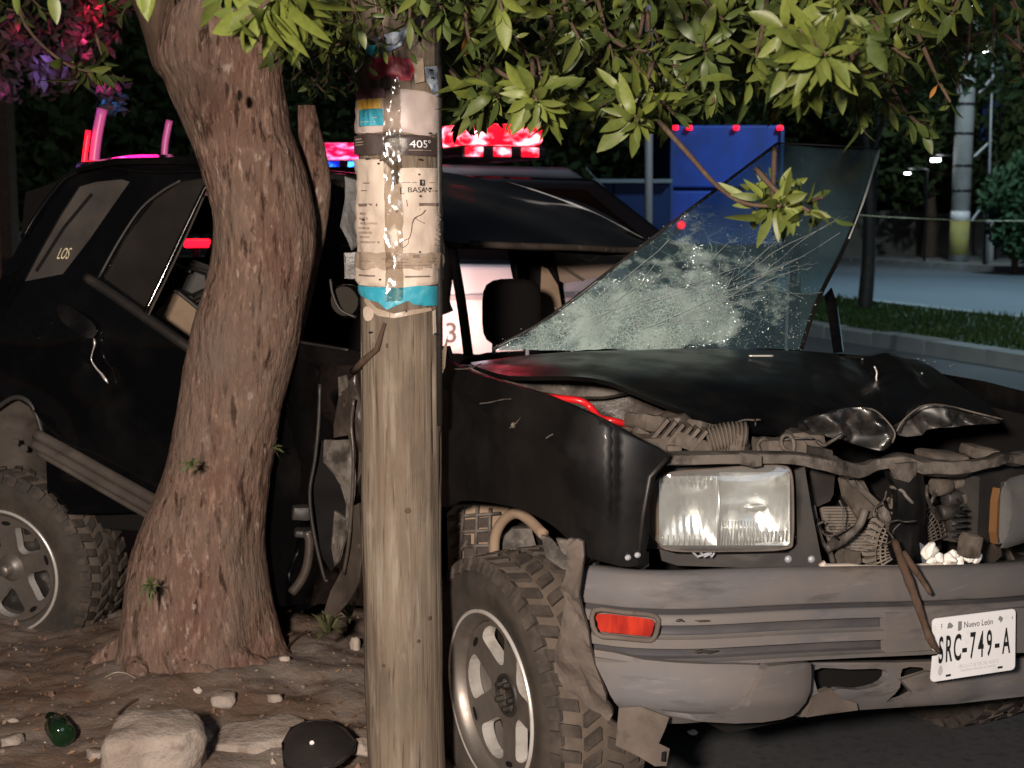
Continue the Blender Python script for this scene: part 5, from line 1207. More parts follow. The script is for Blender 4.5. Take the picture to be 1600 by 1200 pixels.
# window trims: bright line in front of the C pillar, double divider bar, belt rail, roof rail
def bar(pts, r, name, m, off=-.008, flat=1): MB().tube([gsh(off)(*p) for p in cr(pts, 5)], r, 8, flat=flat).build(name, m, car, True)
bar([(156, 434), (188, 376), (222, 326), (256, 298), (284, 282)], .0045, 'window_trim', M['trim'])
bar([(228, 490), (258, 428), (290, 360), (320, 298), (330, 280)], .009, 'window_divider', M['paint'])
bar([(236, 492), (266, 430), (297, 364), (322, 308)], .0035, 'window_trim', M['sill'], -.016)
bar([(136, 433), (165, 452), (230, 497), (294, 542), (360, 588), (430, 620)], .018, 'belt_rail', M['blackmetal'], -.004)
bar([(134, 260), (180, 262), (240, 268), (330, 266)], .006, 'roof_rail', M['paint'], -.01)
bar([(38, 372), (62, 332), (98, 284), (118, 270), (140, 258)], .010, 'hatch_edge', M['paint'], -.01)
sheet('rear_door_window', [(160, 434), (196, 368), (240, 312), (282, 284), (326, 276), (312, 312), (270, 400), (232, 486)], gsh(.012), NR*.003, M['tint'], car, step=25)
# bright tube paints in the highlight of the dent under the handle
MB().tube([gsh(-.012)(*p) for p in cr([(150, 528), (151, 538), (147, 552), (146, 562), (153, 574), (162, 584), (172, 598)], 5)], [.0015, .003, .004, .0045, .0045, .004, .003, .0025, .002, .0018, .0018, .002, .0022, .002, .002, .002, .002, .0025, .0028, .003, .003, .0032, .0034, .0034, .0035, .004, .0045, .005, .0055, .004, .001], 6).build('dent_highlight', M['alloy_bright'], car, True)
# door handle
hd = sheet('door_handle', [(94, 480), (104, 474), (128, 484), (150, 502), (156, 516), (150, 528), (136, 524), (112, 508), (98, 494)], gsh(-.012), NR*-.006, M['paint_dusty'], car, step=6, round_=2, disp=lambda p, q: p-NR*.012*max(0, 1-((q[0]-125)/36)**2))
# sill guard (two mouldings) and the dark under it
bar([(62, 690), (110, 716), (170, 750), (245, 792), (330, 842)], .024, 'sill_guard', M['sill'], -.035, .8)
bar([(64, 676), (112, 702), (172, 736), (247, 778), (330, 828)], .020, 'sill_guard_rib', M['sill'], -.03)
bar([(74, 705), (120, 731), (180, 766), (245, 803)], .010, 'sill_guard_rib', M['sill'], -.05)
# wheel-arch liner and rear arch moulding
sheet('arch_liner', [(-60, 640), (0, 634), (28, 624), (50, 636), (64, 668), (70, 716), (74, 806), (40, 850), (-60, 850)], lambda x, y: rb(x, y, .02), NR*.02, M['sill'], car, step=10, disp=lambda p, q: p+NR*(.05*math.exp(-(((q[0]-30)/30)**2))*(1 if q[1] > 650 else 0)+.010*nz(p, 8)))
for (px, py, r) in ((24, 690, .012), (38, 700, .012)):
    chunk('liner_clip', px, py, 5.02, r, .004, r, 0, 0, M['sill'])
bar([(-20, 652), (0, 636), (28, 620), (52, 630), (66, 662), (71, 690)], .009, 'arch_moulding', M['trim'], -.015)
# rear wing dent highlights
for (x, y) in ((76, 500), (56, 522)):
    bar([(x-6, y-6), (x, y), (x+5, y+6)], .004, 'dent_edge', M['paint'], -.002)
# underside, floor, far side, cabin
def R2(s, o, z): return R0+FR*s+NR*o+Z*z
MB().box(R2(.4, .85, .42), FR*1.0, NR*.75, Z*.04).build('floor_pan', M['dark'], car)
MB().box(FW(-.8, .95, .42), F*.5, L*.7, Z*.04).build('floor_pan', M['dark'], car)
# far side: low flank with open window, pillars
fl = [R2(-.8, 1.62, .4), R2(1.55, 1.62, .4)]
def far(x, y): return at(x, y, 6.25)
sheet('far_side', [(40, 480), (262, 402), (350, 402), (430, 385), (640, 385), (676, 470), (690, 552), (860, 560), (1010, 560), (1010, 780), (40, 800)], lambda x, y: at(x, y, 6.45-.0003*x), Vector((0, .03, 0)), M['dark'], car)
sheet('far_rear_side', [(40, 300), (170, 258), (690, 262), (690, 360), (430, 400), (350, 395), (350, 366), (262, 366), (262, 400), (300, 540), (300, 700), (0, 700)], lambda x, y: at(x, y, 6.5), Vector((0, .03, 0)), M['dark'], car, step=40)
sheet('tailgate', [(0, 0), (1.6, 0), (1.6, .72), (1.55, .75), (1.4, 1.05), (.22, 1.05), (.05, .75), (0, .72)], lambda u, v: R2(-.16+.68*max(0, v-.5), u, .55+v), -FR*.03, M['paint'], car, holes=[[(.2, .72), (1.4, .72), (1.3, 1.0), (.3, 1.0)]], step=.2)
MB().box(R2(-.66, .8, .62), FR*.06, NR*.82, Z*.09).build('rear_bumper', M['bumper'], car)
# dark pillars against the lit patrol car
def pil(pts, w, name='far_pillar', Y=5.9, m='dark'):
    MB().tube([at(x, y, Y) for x, y in cr(pts, 4)], w, 8, flat=1).build(name, M[m], car, True)
pil([(704, 372), (712, 420), (722, 480), (732, 556)], .020)
pil([(692, 376), (694, 430), (690, 470), (696, 490)], .034)
pil([(828, 376), (836, 420), (846, 470), (856, 560)], .095)
pil([(842, 384), (852, 430), (862, 480)], .05, 'far_pillar_trim', 5.6, 'dark')
sheet('seat_side', [(846, 416), (856, 420), (872, 446), (878, 480), (866, 500), (842, 510)], lambda x, y: at(x, y, 5.5), Vector((0, .02, 0)), M['beige'], car, step=9)
pil([(796, 384), (802, 400), (806, 430), (804, 452)], .008, 'belt_strap', 5.3)
# head rest and seats
def cushion(name, c, w, h, d, m, yaw=0, lean=0):
    bm = bmesh.new(); bmesh.ops.create_cube(bm, size=1); bmesh.ops.subdivide_edges(bm, edges=bm.edges, cuts=5, use_grid_fill=True)
    vs = []
    Rr = Matrix.Rotation(yaw, 3, 'Z') @ Matrix.Rotation(lean, 3, 'X')
    for v in bm.verts:
        p = v.co*2; q = p.copy(); n4 = (abs(p.x)**4+abs(p.y)**4+abs(p.z)**4)**.25; q = p*(1/max(n4, 1e-3))
        vs.append(Vector(c)+Rr @ Vector((q.x*w/2, q.y*d/2, q.z*h/2)))
    fs = [tuple(x.index for x in f.verts) for f in bm.faces]; bm.free(); return mk(name, vs, fs, m, car, True)
cushion('headrest', at(800, 488, 4.95), .195, .225, .12, M['seat'], .4)
MB().tube([at(772, 535, 4.95), at(770, 600, 4.95)], .007, 8).build('headrest_post', M['galv'], car)
MB().tube([at(824, 535, 4.95), at(824, 600, 4.95)], .007, 8).build('headrest_post', M['galv'], car)
cushion('front_seat', at(800, 690, 5.0), .48, .62, .18, M['seat'], .4)
cushion('front_seat', at(985, 640, 5.4), .48, .62, .18, M['seat'], .4)
MB().tube([R2(.02, .5, .92), R2(.02, 1.45, .92)], .11, 12).build('rear_seat', M['seat'], car, True)
# dashboard
grid('dashboard', [[FW(-.55, b_, .98) for b_ in (.05, .5, 1.0, 1.5)], [FW(-.75, b_, 1.0) for b_ in (.05, .5, 1.0, 1.5)], [FW(-.85, b_, .92) for b_ in (.05, .5, 1.0, 1.5)], [FW(-.8, b_, .6) for b_ in (.05, .5, 1.0, 1.5)]], 4, 4, None, M['dark'], car)
# tan panel and dark boxed speaker seen through the open rear window
sheet('tan_trim_panel', [(238, 492), (262, 470), (274, 455), (300, 472), (340, 500), (380, 540), (380, 600), (300, 540)], lambda x, y: at(x, y, 5.3), Vector((0, .03, 0)), M['beige'], car, step=12)
MB().tube([at(x, y, 5.28) for x, y in cr([(246, 468), (260, 466), (272, 454), (290, 466), (312, 484)], 4)], .008, 7).build('trim_edge', M['trim'], car, True)
for k, (s_, yy, mm) in enumerate(((1., 5.42, 'trim'), (.82, 5.38, 'blackmetal'), (.62, 5.34, 'dark'))):
    hx = [(300+44*s_*cos(radians(a)), 440+34*s_*sin(radians(a))) for a in (-150, -95, -35, 30, 90, 150)]
    q = [at(x, y, yy) for x, y in hx]; MB().tube(q+[q[0]], .007, 6, cap=False).build('speaker_ring', M[mm], car)
sheet('speaker_face', [(300+42*cos(radians(a)), 440+32*sin(radians(a))) for a in (-150, -95, -35, 30, 90, 150)], lambda x, y: at(x, y, 5.45), Vector((0, .02, 0)), M['trim'], car)
MB().tube([at(256, 418, 5.36), at(276, 413, 5.36), at(298, 424, 5.36)], .006, 6).build('speaker_edge', M['galv'], car)

# ---------------- roof
RN = [(120, 262, 5.10), (200, 253, 5.06), (330, 250, 5.0), (470, 272, 4.9), (560, 300, 4.7), (640, 348, 4.5), (700, 378, 4.45), (800, 382, 4.55), (900, 385, 4.75), (1006, 384, 5.05)]
RM = [(128, 255, 5.5), (200, 247, 5.5), (330, 244, 5.4), (470, 264, 5.3), (560, 282, 5.05), (640, 300, 4.85), (710, 318, 4.8), (800, 338, 4.9), (905, 354, 5.05), (1008, 378, 5.15)]
RF = [(140, 252, 6.3), (205, 245, 6.3), (330, 242, 6.2), (480, 262, 6.0), (565, 270, 5.8), (640, 270, 5.55), (715, 272, 5.45), (800, 290, 5.4), (910, 322, 5.4), (1010, 373, 5.3)]
grid('roof', [[at(*p) for p in RN], [at(*p) for p in RM], [at(*p) for p in RF]], 8, 8, Vector((0, 0, -.015)), M['paint'], car, disp=lambda p, u, v: p+nv(p, 4)*.015)
MB().tube([at(x, y, Y) for x, y, Y in cr([(790, 283, 5.36), (850, 302, 5.34), (910, 325, 5.34), (965, 352, 5.30), (1004, 372, 5.26)], 6)], [.0015]*4+[.003]*6+[.0055]*11+[.003]*4, 8).build('roof_highlight', M['galv'], car, True)  # bright strip stands for a street lamp's reflection along the roof edge
MB().tube([at(x, y, Y) for x, y, Y in cr([(735, 381, 4.44), (800, 384, 4.53), (900, 387, 4.73), (985, 391, 4.98), (1004, 386, 5.03)], 6)], .011, 8).build('roof_lip', M['brownmetal'], car, True)
sheet('roof_lining', [(700, 380), (800, 384), (900, 388), (990, 392), (985, 402), (900, 396), (800, 390), (700, 388)], lambda x, y: at(x, y, 5.0), Vector((0, .3, .05)), M['dark'], car)
sheet('sagging_headliner', [(862, 386), (900, 390), (985, 393), (970, 412), (940, 428), (912, 438), (880, 444), (858, 430), (864, 416), (858, 402)], lambda x, y: at(x, y, 5.6), Vector((0, .01, 0)), mat('headliner_cloth', (.20, .145, .115), .9), car, step=7, disp=crumple(.02, 6))
MB().tube([at(x, y, 5.55) for x, y in ((900, 402), (916, 394), (932, 392), (940, 398), (922, 408), (900, 400))], .004, 5).build('headliner_seam', mat('pale_seam', (.4, .34, .3), .8), car)
MB().tube([at(x, y, 5.55) for x, y in cr([(868, 410), (890, 424), (912, 438)], 4)], .006, 5).build('headliner_seam', M['dust_plastic'], car)
# ---------------- windscreen, torn out and folded up
WR = [[(770, 548, 4.06), (905, 548, 4.2), (1080, 546, 4.38), (1252, 546, 4.62)],
      [(858, 498, 4.14), (985, 470, 4.30), (1130, 465, 4.46), (1278, 470, 4.72)],
      [(985, 400, 4.36), (1080, 388, 4.50), (1195, 380, 4.64), (1318, 390, 4.86)],
      [(1110, 305, 4.60), (1180, 305, 4.68), (1262, 308, 4.80), (1348, 315, 4.98)],
      [(1215, 226, 4.82), (1265, 228, 4.86), (1320, 231, 4.92), (1372, 235, 5.06)]]
def crack_glass():
    m = bpy.data.materials.new('shattered_glass'); m.use_nodes = True; nt = m.node_tree; nt.nodes.remove(nt.nodes['Principled BSDF'])
    tc = _n(nt, 'ShaderNodeTexCoord')
    def N(sc, d=6, st=I3):
        mp = _n(nt, 'ShaderNodeMapping'); mp.inputs['Scale'].default_value = st; nt.links.new(tc.outputs['Object'], mp.inputs[0])
        n = _n(nt, 'ShaderNodeTexNoise'); n.inputs['Scale'].default_value = sc; n.inputs['Detail'].default_value = d; nt.links.new(mp.outputs[0], n.inputs['Vector']); return n.outputs['Fac']
    def V(sc, feat='DISTANCE_TO_EDGE'):
        n = _n(nt, 'ShaderNodeTexVoronoi'); n.feature = feat; n.inputs['Scale'].default_value = sc; nt.links.new(tc.outputs['Object'], n.inputs['Vector']); return n.outputs['Distance']
    def mr(x, a, b, c=0, d=1):
        n = _n(nt, 'ShaderNodeMapRange'); nt.links.new(x, n.inputs[0]); n.inputs[1].default_value = a; n.inputs[2].default_value = b; n.inputs[3].default_value = c; n.inputs[4].default_value = d; return n.outputs[0]
    def ma(op, x, y):
        n = _n(nt, 'ShaderNodeMath', operation=op)
        for i, q in enumerate((x, y)):
            if isinstance(q, (int, float)): n.inputs[i].default_value = q
            else: nt.links.new(q, n.inputs[i])
        return n.outputs[0]
    at_ = _n(nt, 'ShaderNodeAttribute'); at_.attribute_name = 'damage'; dm = at_.outputs['Fac']
    fine = ma('MAXIMUM', mr(V(75), .0, .09, 1, 0), ma('MULTIPLY', mr(V(170), .0, .16, 1, 0), .8))
    spider = ma('MULTIPLY', mr(V(13), 0, .007, 1, 0), .55)
    patch = mr(N(9, 8), .40, .62)
    dense = ma('MULTIPLY', ma('MAXIMUM', fine, ma('MULTIPLY', patch, .75)), mr(ma('ADD', ma('ADD', dm, ma('MULTIPLY', ma('SUBTRACT', N(10, 8, (1, 1, 2.4)), .5), 1.9)), ma('MULTIPLY', ma('SUBTRACT', N(26, 4, (1, 1, 2)), .5), .9)), .36, .82))
    cov = ma('MAXIMUM', dense, ma('MULTIPLY', spider, mr(dm, .08, .35)))
    cov = ma('MAXIMUM', cov, mr(N(5, 6), .3, .9, .0, .03))
    tr_ = _n(nt, 'ShaderNodeBsdfTransparent'); tr_.inputs[0].default_value = (.62, .74, .72, 1)
    df = _n(nt, 'ShaderNodeBsdfDiffuse'); df.inputs[0].default_value = (.70, .82, .74, 1)
    tl = _n(nt, 'ShaderNodeBsdfTranslucent'); tl.inputs[0].default_value = (.40, .47, .42, 1)
    dd = _n(nt, 'ShaderNodeMixShader'); dd.inputs[0].default_value = .25; nt.links.new(df.outputs[0], dd.inputs[1]); nt.links.new(tl.outputs[0], dd.inputs[2])
    gl = _n(nt, 'ShaderNodeBsdfGlossy'); gl.inputs['Roughness'].default_value = .12; gl.inputs[0].default_value = (.8, .9, .9, 1)
    bp_ = _n(nt, 'ShaderNodeBump'); bp_.inputs['Strength'].default_value = 1; bp_.inputs['Distance'].default_value = .02
    nt.links.new(ma('ADD', ma('MULTIPLY', V(95, 'F1'), dm), ma('MULTIPLY', N(4, 2), .15)), bp_.inputs['Height']); nt.links.new(bp_.outputs[0], gl.inputs['Normal'])
    lw = _n(nt, 'ShaderNodeLayerWeight'); lw.inputs[0].default_value = .2
    a = _n(nt, 'ShaderNodeMixShader'); nt.links.new(mr(lw.outputs['Fresnel'], 0, 1, .05, .5), a.inputs[0]); nt.links.new(tr_.outputs[0], a.inputs[1]); nt.links.new(gl.outputs[0], a.inputs[2])
    e = _n(nt, 'ShaderNodeMixShader'); nt.links.new(ma('MULTIPLY', cov, .85), e.inputs[0]); nt.links.new(a.outputs[0], e.inputs[1]); nt.links.new(dd.outputs[0], e.inputs[2])
    h = _n(nt, 'ShaderNodeMixShader'); nt.links.new(ma('MULTIPLY', cov, .18), h.inputs[0]); nt.links.new(e.outputs[0], h.inputs[1]); nt.links.new(gl.outputs[0], h.inputs[2])
    fd = _n(nt, 'ShaderNodeBsdfDiffuse'); fd.inputs[0].default_value = (.16, .27, .34, 1)
    k = _n(nt, 'ShaderNodeMixShader'); nt.links.new(mr(N(3, 5), .3, .7, .05, .15), k.inputs[0]); nt.links.new(h.outputs[0], k.inputs[1]); nt.links.new(fd.outputs[0], k.inputs[2]); h = k
    nt.links.new(h.outputs[0], nt.nodes['Material Output'].inputs[0]); return m
M['crack'] = crack_glass()
def wdisp(p, u, v):
    # u along the pane, v from the bottom to the top
    d = .012*nz(p, 5)
    dm = math.exp(-((v-.05)/.35)**2)*math.exp(-((u-.42)/.5)**2); d += dm*(.02*nz(p, 12)+.008*nz(p, 30))
    return Vector(p)+Vector((-.2, -.8, .4)).normalized()*d
ws = grid('windscreen', [[at(*p) for p in r] for r in WR], 26, 20, Vector((0, .005, 0)), M['crack'], car, disp=wdisp)
# how badly each spot of the pane is crazed
att = ws.data.attributes.new('damage', 'FLOAT', 'POINT'); wv = W[car]
imp = [(at(850, 530, 4.14), .07, .8), (at(915, 520, 4.22), .09, 1.0), (at(985, 510, 4.28), .10, 1.05), (at(1055, 506, 4.36), .10, 1.05), (at(1125, 502, 4.44), .08, .85), (at(1000, 458, 4.32), .17, .42), (at(1110, 440, 4.45), .15, .42), (at(1190, 470, 4.6), .11, .52), (at(1100, 385, 4.5), .13, .32), (at(1195, 400, 4.68), .09, .45), (at(920, 470, 4.22), .10, .35), (at(800, 545, 4.08), .09, .5)]
vals = []
for p in ws.data.vertices:
    q = p.co+wv; vals.append(min(1.15, sum(s*math.exp(-((q-c).length/r)**2) for c, r, s in imp)*.9))
att.data.foreach_set('value', vals)
# long cracks as raised ridges of split glass
def pane(u, v):
    R = [cr([at(*p) for p in r], 26) for r in WR]; j = int(u*78); c = cr([tuple(r[j]) for r in R], 20); return Vector(c[min(80, int(v*80))])
PC = {}
def pn(u, v):
    j = min(78, int(round(u*78)))
    if j not in PC: PC[j] = cr([tuple(cr([at(*p) for p in r], 26)[j]) for r in WR], 20)
    return Vector(PC[j][min(80, max(0, int(round(v*80))))])+Vector((0, -.012, .004))
M['crackline'] = mat('split_glass_edge', (.45, .5, .48), .25, spec=.8)
b = MB(); rr = random.Random(11)
for _k in range(46):
    u0, v0 = rr.choice(((.42, .12), (.62, .22), (.35, .08), (.74, .30), (.55, .10), (.22, .08)))
    an = rr.uniform(.05, 3.1) if rr.random() < .7 else rr.uniform(0.2, .9); ln_ = rr.uniform(.12, .55)
    u0 += rr.gauss(0, .04); v0 += abs(rr.gauss(0, .04)); n = rr.randint(5, 9); pts = []; a_ = an
    for i in range(n+1):
        pts.append(pn(min(1, max(0, u0)), min(.98, max(0.01, v0)))); a_ += rr.gauss(0, .16); u0 += cos(a_)*ln_/n*.8; v0 += sin(a_)*ln_/n
    b.tube(pts, [.0003+.0009*rr.random()**2 for _ in pts], 4)
b.build('glass_crack', M['crackline'], ws)
# glittering crumbs of glass clinging to the pane: uncountable
b = MB()
for i in range(1300):
    u = rr.random()**1; v = abs(rr.gauss(.0, .17))
    if rr.random() < .22: u, v = rr.gauss(.72, .08), rr.gauss(.33, .12)
    if rr.random() < .10: u = 0.005+rr.random()*.02; v = rr.random()
    if not (0 <= u <= 1 and 0 <= v <= 1): continue
    p = pn(u, v)+Vector((rr.gauss(0, .006), rr.uniform(-.006, 0), rr.gauss(0, .006))); s = rr.uniform(.0007, .0016)*(2.0 if rr.random() < .06 else 1)
    ax = Vector((rr.gauss(0, 1), rr.gauss(0, 1), rr.gauss(0, 1))).normalized(); ay = ax.orthogonal().normalized(); az = ax.cross(ay)
    b.box(p, ax*s, ay*s*.8, az*s*.5)
tag(b.build('glass_crumbs', mat('glass_crumb', (.75, .85, .80), .25, .6, spec=.9), ws), kind='stuff')
MB().tube([pn(1, t) for t in np.linspace(.55, 1, 14)], [.003]*5+[.0045]*6+[.007, .008, .004], 6, flat=.4).build('pane_edge', M['crackline'], ws, True)
MB().tube([pn(t, 1) for t in np.linspace(0, 1, 10)], .003, 6).build('pane_edge', M['trim'], ws, True)
# torn dark edge strip of the pane and the left-over A pillar
MB().tube([pn(1, t)+Vector((0, .01, 0)) for t in np.linspace(0, .75, 12)], .008, 6).build('pane_seal', M['dark'], car)
MB().tube([pn(0, t)+Vector((0, .012, 0)) for t in np.linspace(0, 1, 16)], .005, 6).build('pane_seal', M['trim'], car)
sheet('a_pillar', [(1288, 462), (1298, 450), (1308, 480), (1317, 550), (1302, 552), (1296, 510)], lambda x, y: at(x, y, 4.95), Vector((.01, .03, 0)), M['paint'], car, step=8)
sheet('visor_strip', [(1196, 400), (1212, 372), (1212, 480), (1194, 478)], lambda x, y: at(x, y, 4.85), Vector((0, .01, 0)), mat('torn_visor', (.10, .07, .06), .6), car, step=8, disp=crumple(.01, 12))
MB().tube([at(1250, 412, 4.95), at(1247, 446, 4.95)], .006, 6).build('pillar_glint', M['galv'], car)
sheet('far_a_pillar', [(1236, 380), (1252, 372), (1250, 548), (1230, 548)], lambda x, y: at(x, y, 5.05), Vector((0, .05, 0)), M['paint'], car, step=10)
sheet('far_door', [(1090, 556), (1250, 549), (1420, 562), (1470, 590), (1460, 760), (1100, 760)], lambda x, y: at(x, y, 5.15), Vector((0, .03, 0)), M['dark'], car)
# bits of glass glinting on the bonnet
b = MB()
for i in range(60):
    px = rr.uniform(800, 1500); t = rr.random(); p = at(px, 560+t*20, 4.1+.0008*(px-800)); s = rr.uniform(.001, .0025)
    b.box(p, (s, 0, 0), (0, s, 0), (0, 0, s*.6))
tag(b.build('bonnet_glass_crumbs', mat('glass_crumb_two', (.5, .55, .52), .1, .3, spec=.9), car), kind='stuff')
# ================================================================== PATROL PICKUP behind the wreck
PC0 = Vector((-.42, 8.6, 0)); yaw = radians(22)
pt_ = thing('patrol_pickup', 'white police pickup with lit red and blue roof lights behind the wreck', 'police pickup', PC0, rot=yaw)
def lbox(name, x0, x1, y0, y1, z0, z1, m, bev=.02, parent=None):
    o = MB().abox(x0, x1, y0, y1, z0, z1).build(name, m, parent or pt_, local=True)
    if bev: md = o.modifiers.new('b', 'BEVEL'); md.width = bev; md.segments = 3
    return o
def prism(name, prof, y0, y1, m, parent=None, bev=.03):
    n = len(prof); v = [(x, y0, z) for x, z in prof]+[(x, y1, z) for x, z in prof]
    f = [tuple(range(n)), tuple(range(2*n-1, n-1, -1))]+[(i, i+n, (i+1) % n+n, (i+1) % n) for i in range(n)]
    o = mk(name, v, f, m, parent or pt_, local=True)
    if bev: md = o.modifiers.new('b', 'BEVEL'); md.width = bev; md.segments = 3
    return o
prism('body', [(-.62, .42), (.80, .42), (.80, 1.185), (-.62, 1.22)], -.88, .88, M['white_body'])
prism('front_body', [(.805, .42), (1.85, .42), (1.92, .75), (1.8, 1.0), (1.3, 1.16), (.805, 1.185)], -.88, .88, M['dark_body'])
prism('cab_pillars', [(-.62, 1.22), (1.35, 1.16), (.62, 1.66), (-.50, 1.68)], -.80, .80, M['dark_body'])
prism('roof', [(-.52, 1.66), (.62, 1.64), (.50, 1.72), (-.44, 1.73)], -.74, .74, M['galv'])
for s_ in (-1, 1):
    prism('side_window', [(-.5, 1.24), (1.1, 1.20), (.55, 1.60), (-.42, 1.62)], s_*.815, s_*.80, M['win_dark'], bev=0)
    mk('door_gap', [(.34, s_*.886, .5), (.355, s_*.886, .5), (.40, s_*.886, 1.2), (.385, s_*.886, 1.2)], [(0, 1, 2, 3)], M['dark'], pt_, local=True)
lbox('cargo_bed', -2.6, -.66, -.88, .88, .42, 1.12, M['dark_body'])
lbox('rear_bumper', -2.74, -2.6, -.8, .8, .45, .62, M['dark_body'])
for x in (-1.75, 1.2):
    for s_ in (-1, 1):
        Mx = Matrix.Translation((x, s_*.78, .37))
        w = MB().lathe([(-.11, .001), (-.11, .3), (-.09, .365), (.09, .365), (.11, .3), (.11, .001)], Mx, 28).build('wheel', M['tyre'], pt_, True, local=True)
        MB().lathe([(s_*.112, .001), (s_*.115, .2), (s_*.105, .23)], Mx, 24).build('rim', M['galv'], w, True, local=True)
# roll hoops in the bed, magenta strobe light put into their colour
mw_ = (Matrix.Translation(PC0) @ Matrix.Rotation(yaw, 4, 'Z')).inverted()
rackm = mat('rack_strobe_tint', (.75, .18, .5), .3, .0)
for nm, pts, r, m in (('rack_post', [(142, 330, 7.4), (147, 252, 7.4), (152, 210, 7.4), (160, 170, 7.4)], .026, rackm), ('rack_post', [(254, 330, 7.6), (257, 238, 7.6), (260, 212, 7.6), (265, 188, 7.6)], .017, rackm), ('rack_red_glow', [(130, 266, 7.35), (133, 240, 7.35), (138, 204, 7.35)], .012, M['lamp_red'])):  # red bar is no lamp: its strobe light is put in as glow
    MB().tube([mw_ @ at(*p) for p in cr(pts, 4)], r, 12).build(nm, m, pt_, True, local=True)
# light bar across the roof and its housing
lb = lbox('light_bar', -.15, .35, -.78, .78, 1.76, 1.83, M['dark_body'], .02)
for i, (y, m) in enumerate(((-.66, 'led_red'), (-.40, 'led_red'), (-.14, 'led_red'), (.14, 'led_red'), (.40, 'led_pink'), (.66, 'led_blue'))):
    lbox('lamp_lens', -.13, .33, y-.105, y+.105, 1.835, 1.945, M[m], .03, lb)
for y in (-.5, -.25, 0, .25, .5): lbox('strobe_and_reflection', .352, .362, y-.05, y+.05, 1.77, 1.82, M['led_red'], .004, lb)
for x in (-.08, .08, .24): lbox('strobe_and_reflection', x-.05, x+.05, -.792, -.782, 1.77, 1.82, M['led_red'], .004, lb)
mwi = (Matrix.Translation(PC0) @ Matrix.Rotation(yaw, 4, 'Z')).inverted()
q = mwi @ at(308, 380, 7.55)
lbox('side_lamp', q.x-.065, q.x+.065, q.y-.02, q.y+.02, q.z-.022, q.z+.022, M['lamp_red'], .008)
lbox('side_lamp_arm', q.x-.02, q.x+.02, q.y+.021, q.y+.04, 1.1, q.z+.03, M['dark_body'], .005)
mwi0 = (Matrix.Translation(PC0) @ Matrix.Rotation(yaw, 4, 'Z')).inverted()
# lettering on the door
q = mwi0 @ at(699, 520, 7.75)
for s, x in (('3', q.x), ('S', q.x-.12)):
    v2, f2 = text2d(s, .15); mk('lettering', [(x+a, -.8865, q.z+c) for a, c in v2], f2, M['dark_body'], pt_, local=True)
lbox('door_stripe', -.5, .33, -.887, -.884, .60, .68, mat('dark_red_stripe', (.10, .01, .015), .5), 0)
lbox('door_moulding', -.4, 1.2, -.892, -.882, 1.02, 1.05, M['galv'], .004)
# second patrol pickup, farther to the left, its bar blue
p2 = copy_tree(pt_); p2.location = (-1.30, 11.0, 0); p2.rotation_euler = (0, 0, -.02)
p2['label'] = 'farther police pickup whose magenta and blue roof bar shows between tree and post'
for ch in p2.children:
    if ch.name.startswith('light_bar'):
        me = None
        for i, l in enumerate(sorted(ch.children, key=lambda o: o.name)):
            l.data = l.data.copy(); l.data.materials[0] = M['led_pink' if l.name.startswith('lamp_lens') else 'led_blue']
for ch in list(p2.children):
    if ch.name.startswith('rack_'): bpy.data.objects.remove(ch)
for k in range(5):   # glowing boxes added for the bar's blue reflection on the second pickup's cab
    lbox('strobe_and_reflection', -.13+k*.1, -.06+k*.1, -.79, -.775, 1.60-.06*(k % 2), 1.745, M['led_blue'], .004, None).parent = p2
def glow(name, p, e, c, s=.12): return lamp(name, 'POINT', p, e, c, size=s)
glow('red_strobe_and_fill', (-.15, 8.5, 2.12), 4, (1, .02, .06))
glow('red_strobe_and_fill', (-.12, 7.45, .90), 14, (1, .55, .46), .2)  # unseen warm point lamp added to brighten the pickup's door side
glow('blue_strobe_glow', (-.9, 10.9, 1.6), 20, (.03, .18, 1))
glow('magenta_fill_glow', at(205, 200, 7.05), 1.8, (1, .02, .30))  # unseen magenta point lamp added beside the rack posts
glow('white_blue_glow', (-.1, 7.2, 1.35), 4, (.8, .85, 1), .2)

# ================================================================== BLUE TRUCK far behind
bt = thing('blue_box_truck', 'bright blue box truck with small red marker lights far behind the windscreen', 'truck', (4.2, 30, 0))
def tb(name, x0, x1, y0, y1, z0, z1, m, bev=.02):
    o = MB().abox(x0, x1, y0, y1, z0, z1).build(name, m, bt)
    if bev: md = o.modifiers.new('b', 'BEVEL'); md.width = bev; md.segments = 2
    return o
tb('cargo_box', 3.2, 5.45, 30, 36, 1.9, 3.15, M['blue'], .04)
tb('tail_board', 3.2, 5.45, 29.96, 30.02, .75, 1.84, M['blue'], .03)
tb('chassis', 3.3, 5.35, 30.1, 36, .5, .74, M['dark_body'])
for x in (3.22, 5.43): tb('door_post', x-.03, x+.03, 29.93, 30.05, .78, 3.12, M['blue_dark'], 0)
for x in (3.28, 3.56, 4.5, 5.38): tb('marker_light', x-.05, x+.05, 29.9, 29.98, 3.06, 3.14, M['lamp_red'], .01)
for x in (3.42, 5.42): MB().lathe([(0, .001), (0, .07), (.1, .08)], Matrix.Translation((x, 29.82, 1.16)), 16).build('tail_light', M['lamp_red'], bt)
for x in (3.45, 5.2):
    MB().lathe([(-.14, .001), (-.14, .42), (.14, .42), (.14, .001)], Matrix.Translation((x, 31, .45)) @ Matrix.Rotation(pi/2, 4, 'Z'), 22).build('wheel', M['tyre'], bt, True)
lamp('truck_fill_spot', 'SPOT', (3.6, 25.5, 6.5), 120, (.75, .85, 1), target=(4.2, 30, 2.2), size=.2, spot=70, blend=.7)  # spot with no fixture, added to light the truck's rear
bw = thing('blue_barrier', 'long dark blue panel wall to the left of the blue truck', 'barrier', (.8, 27, 0))
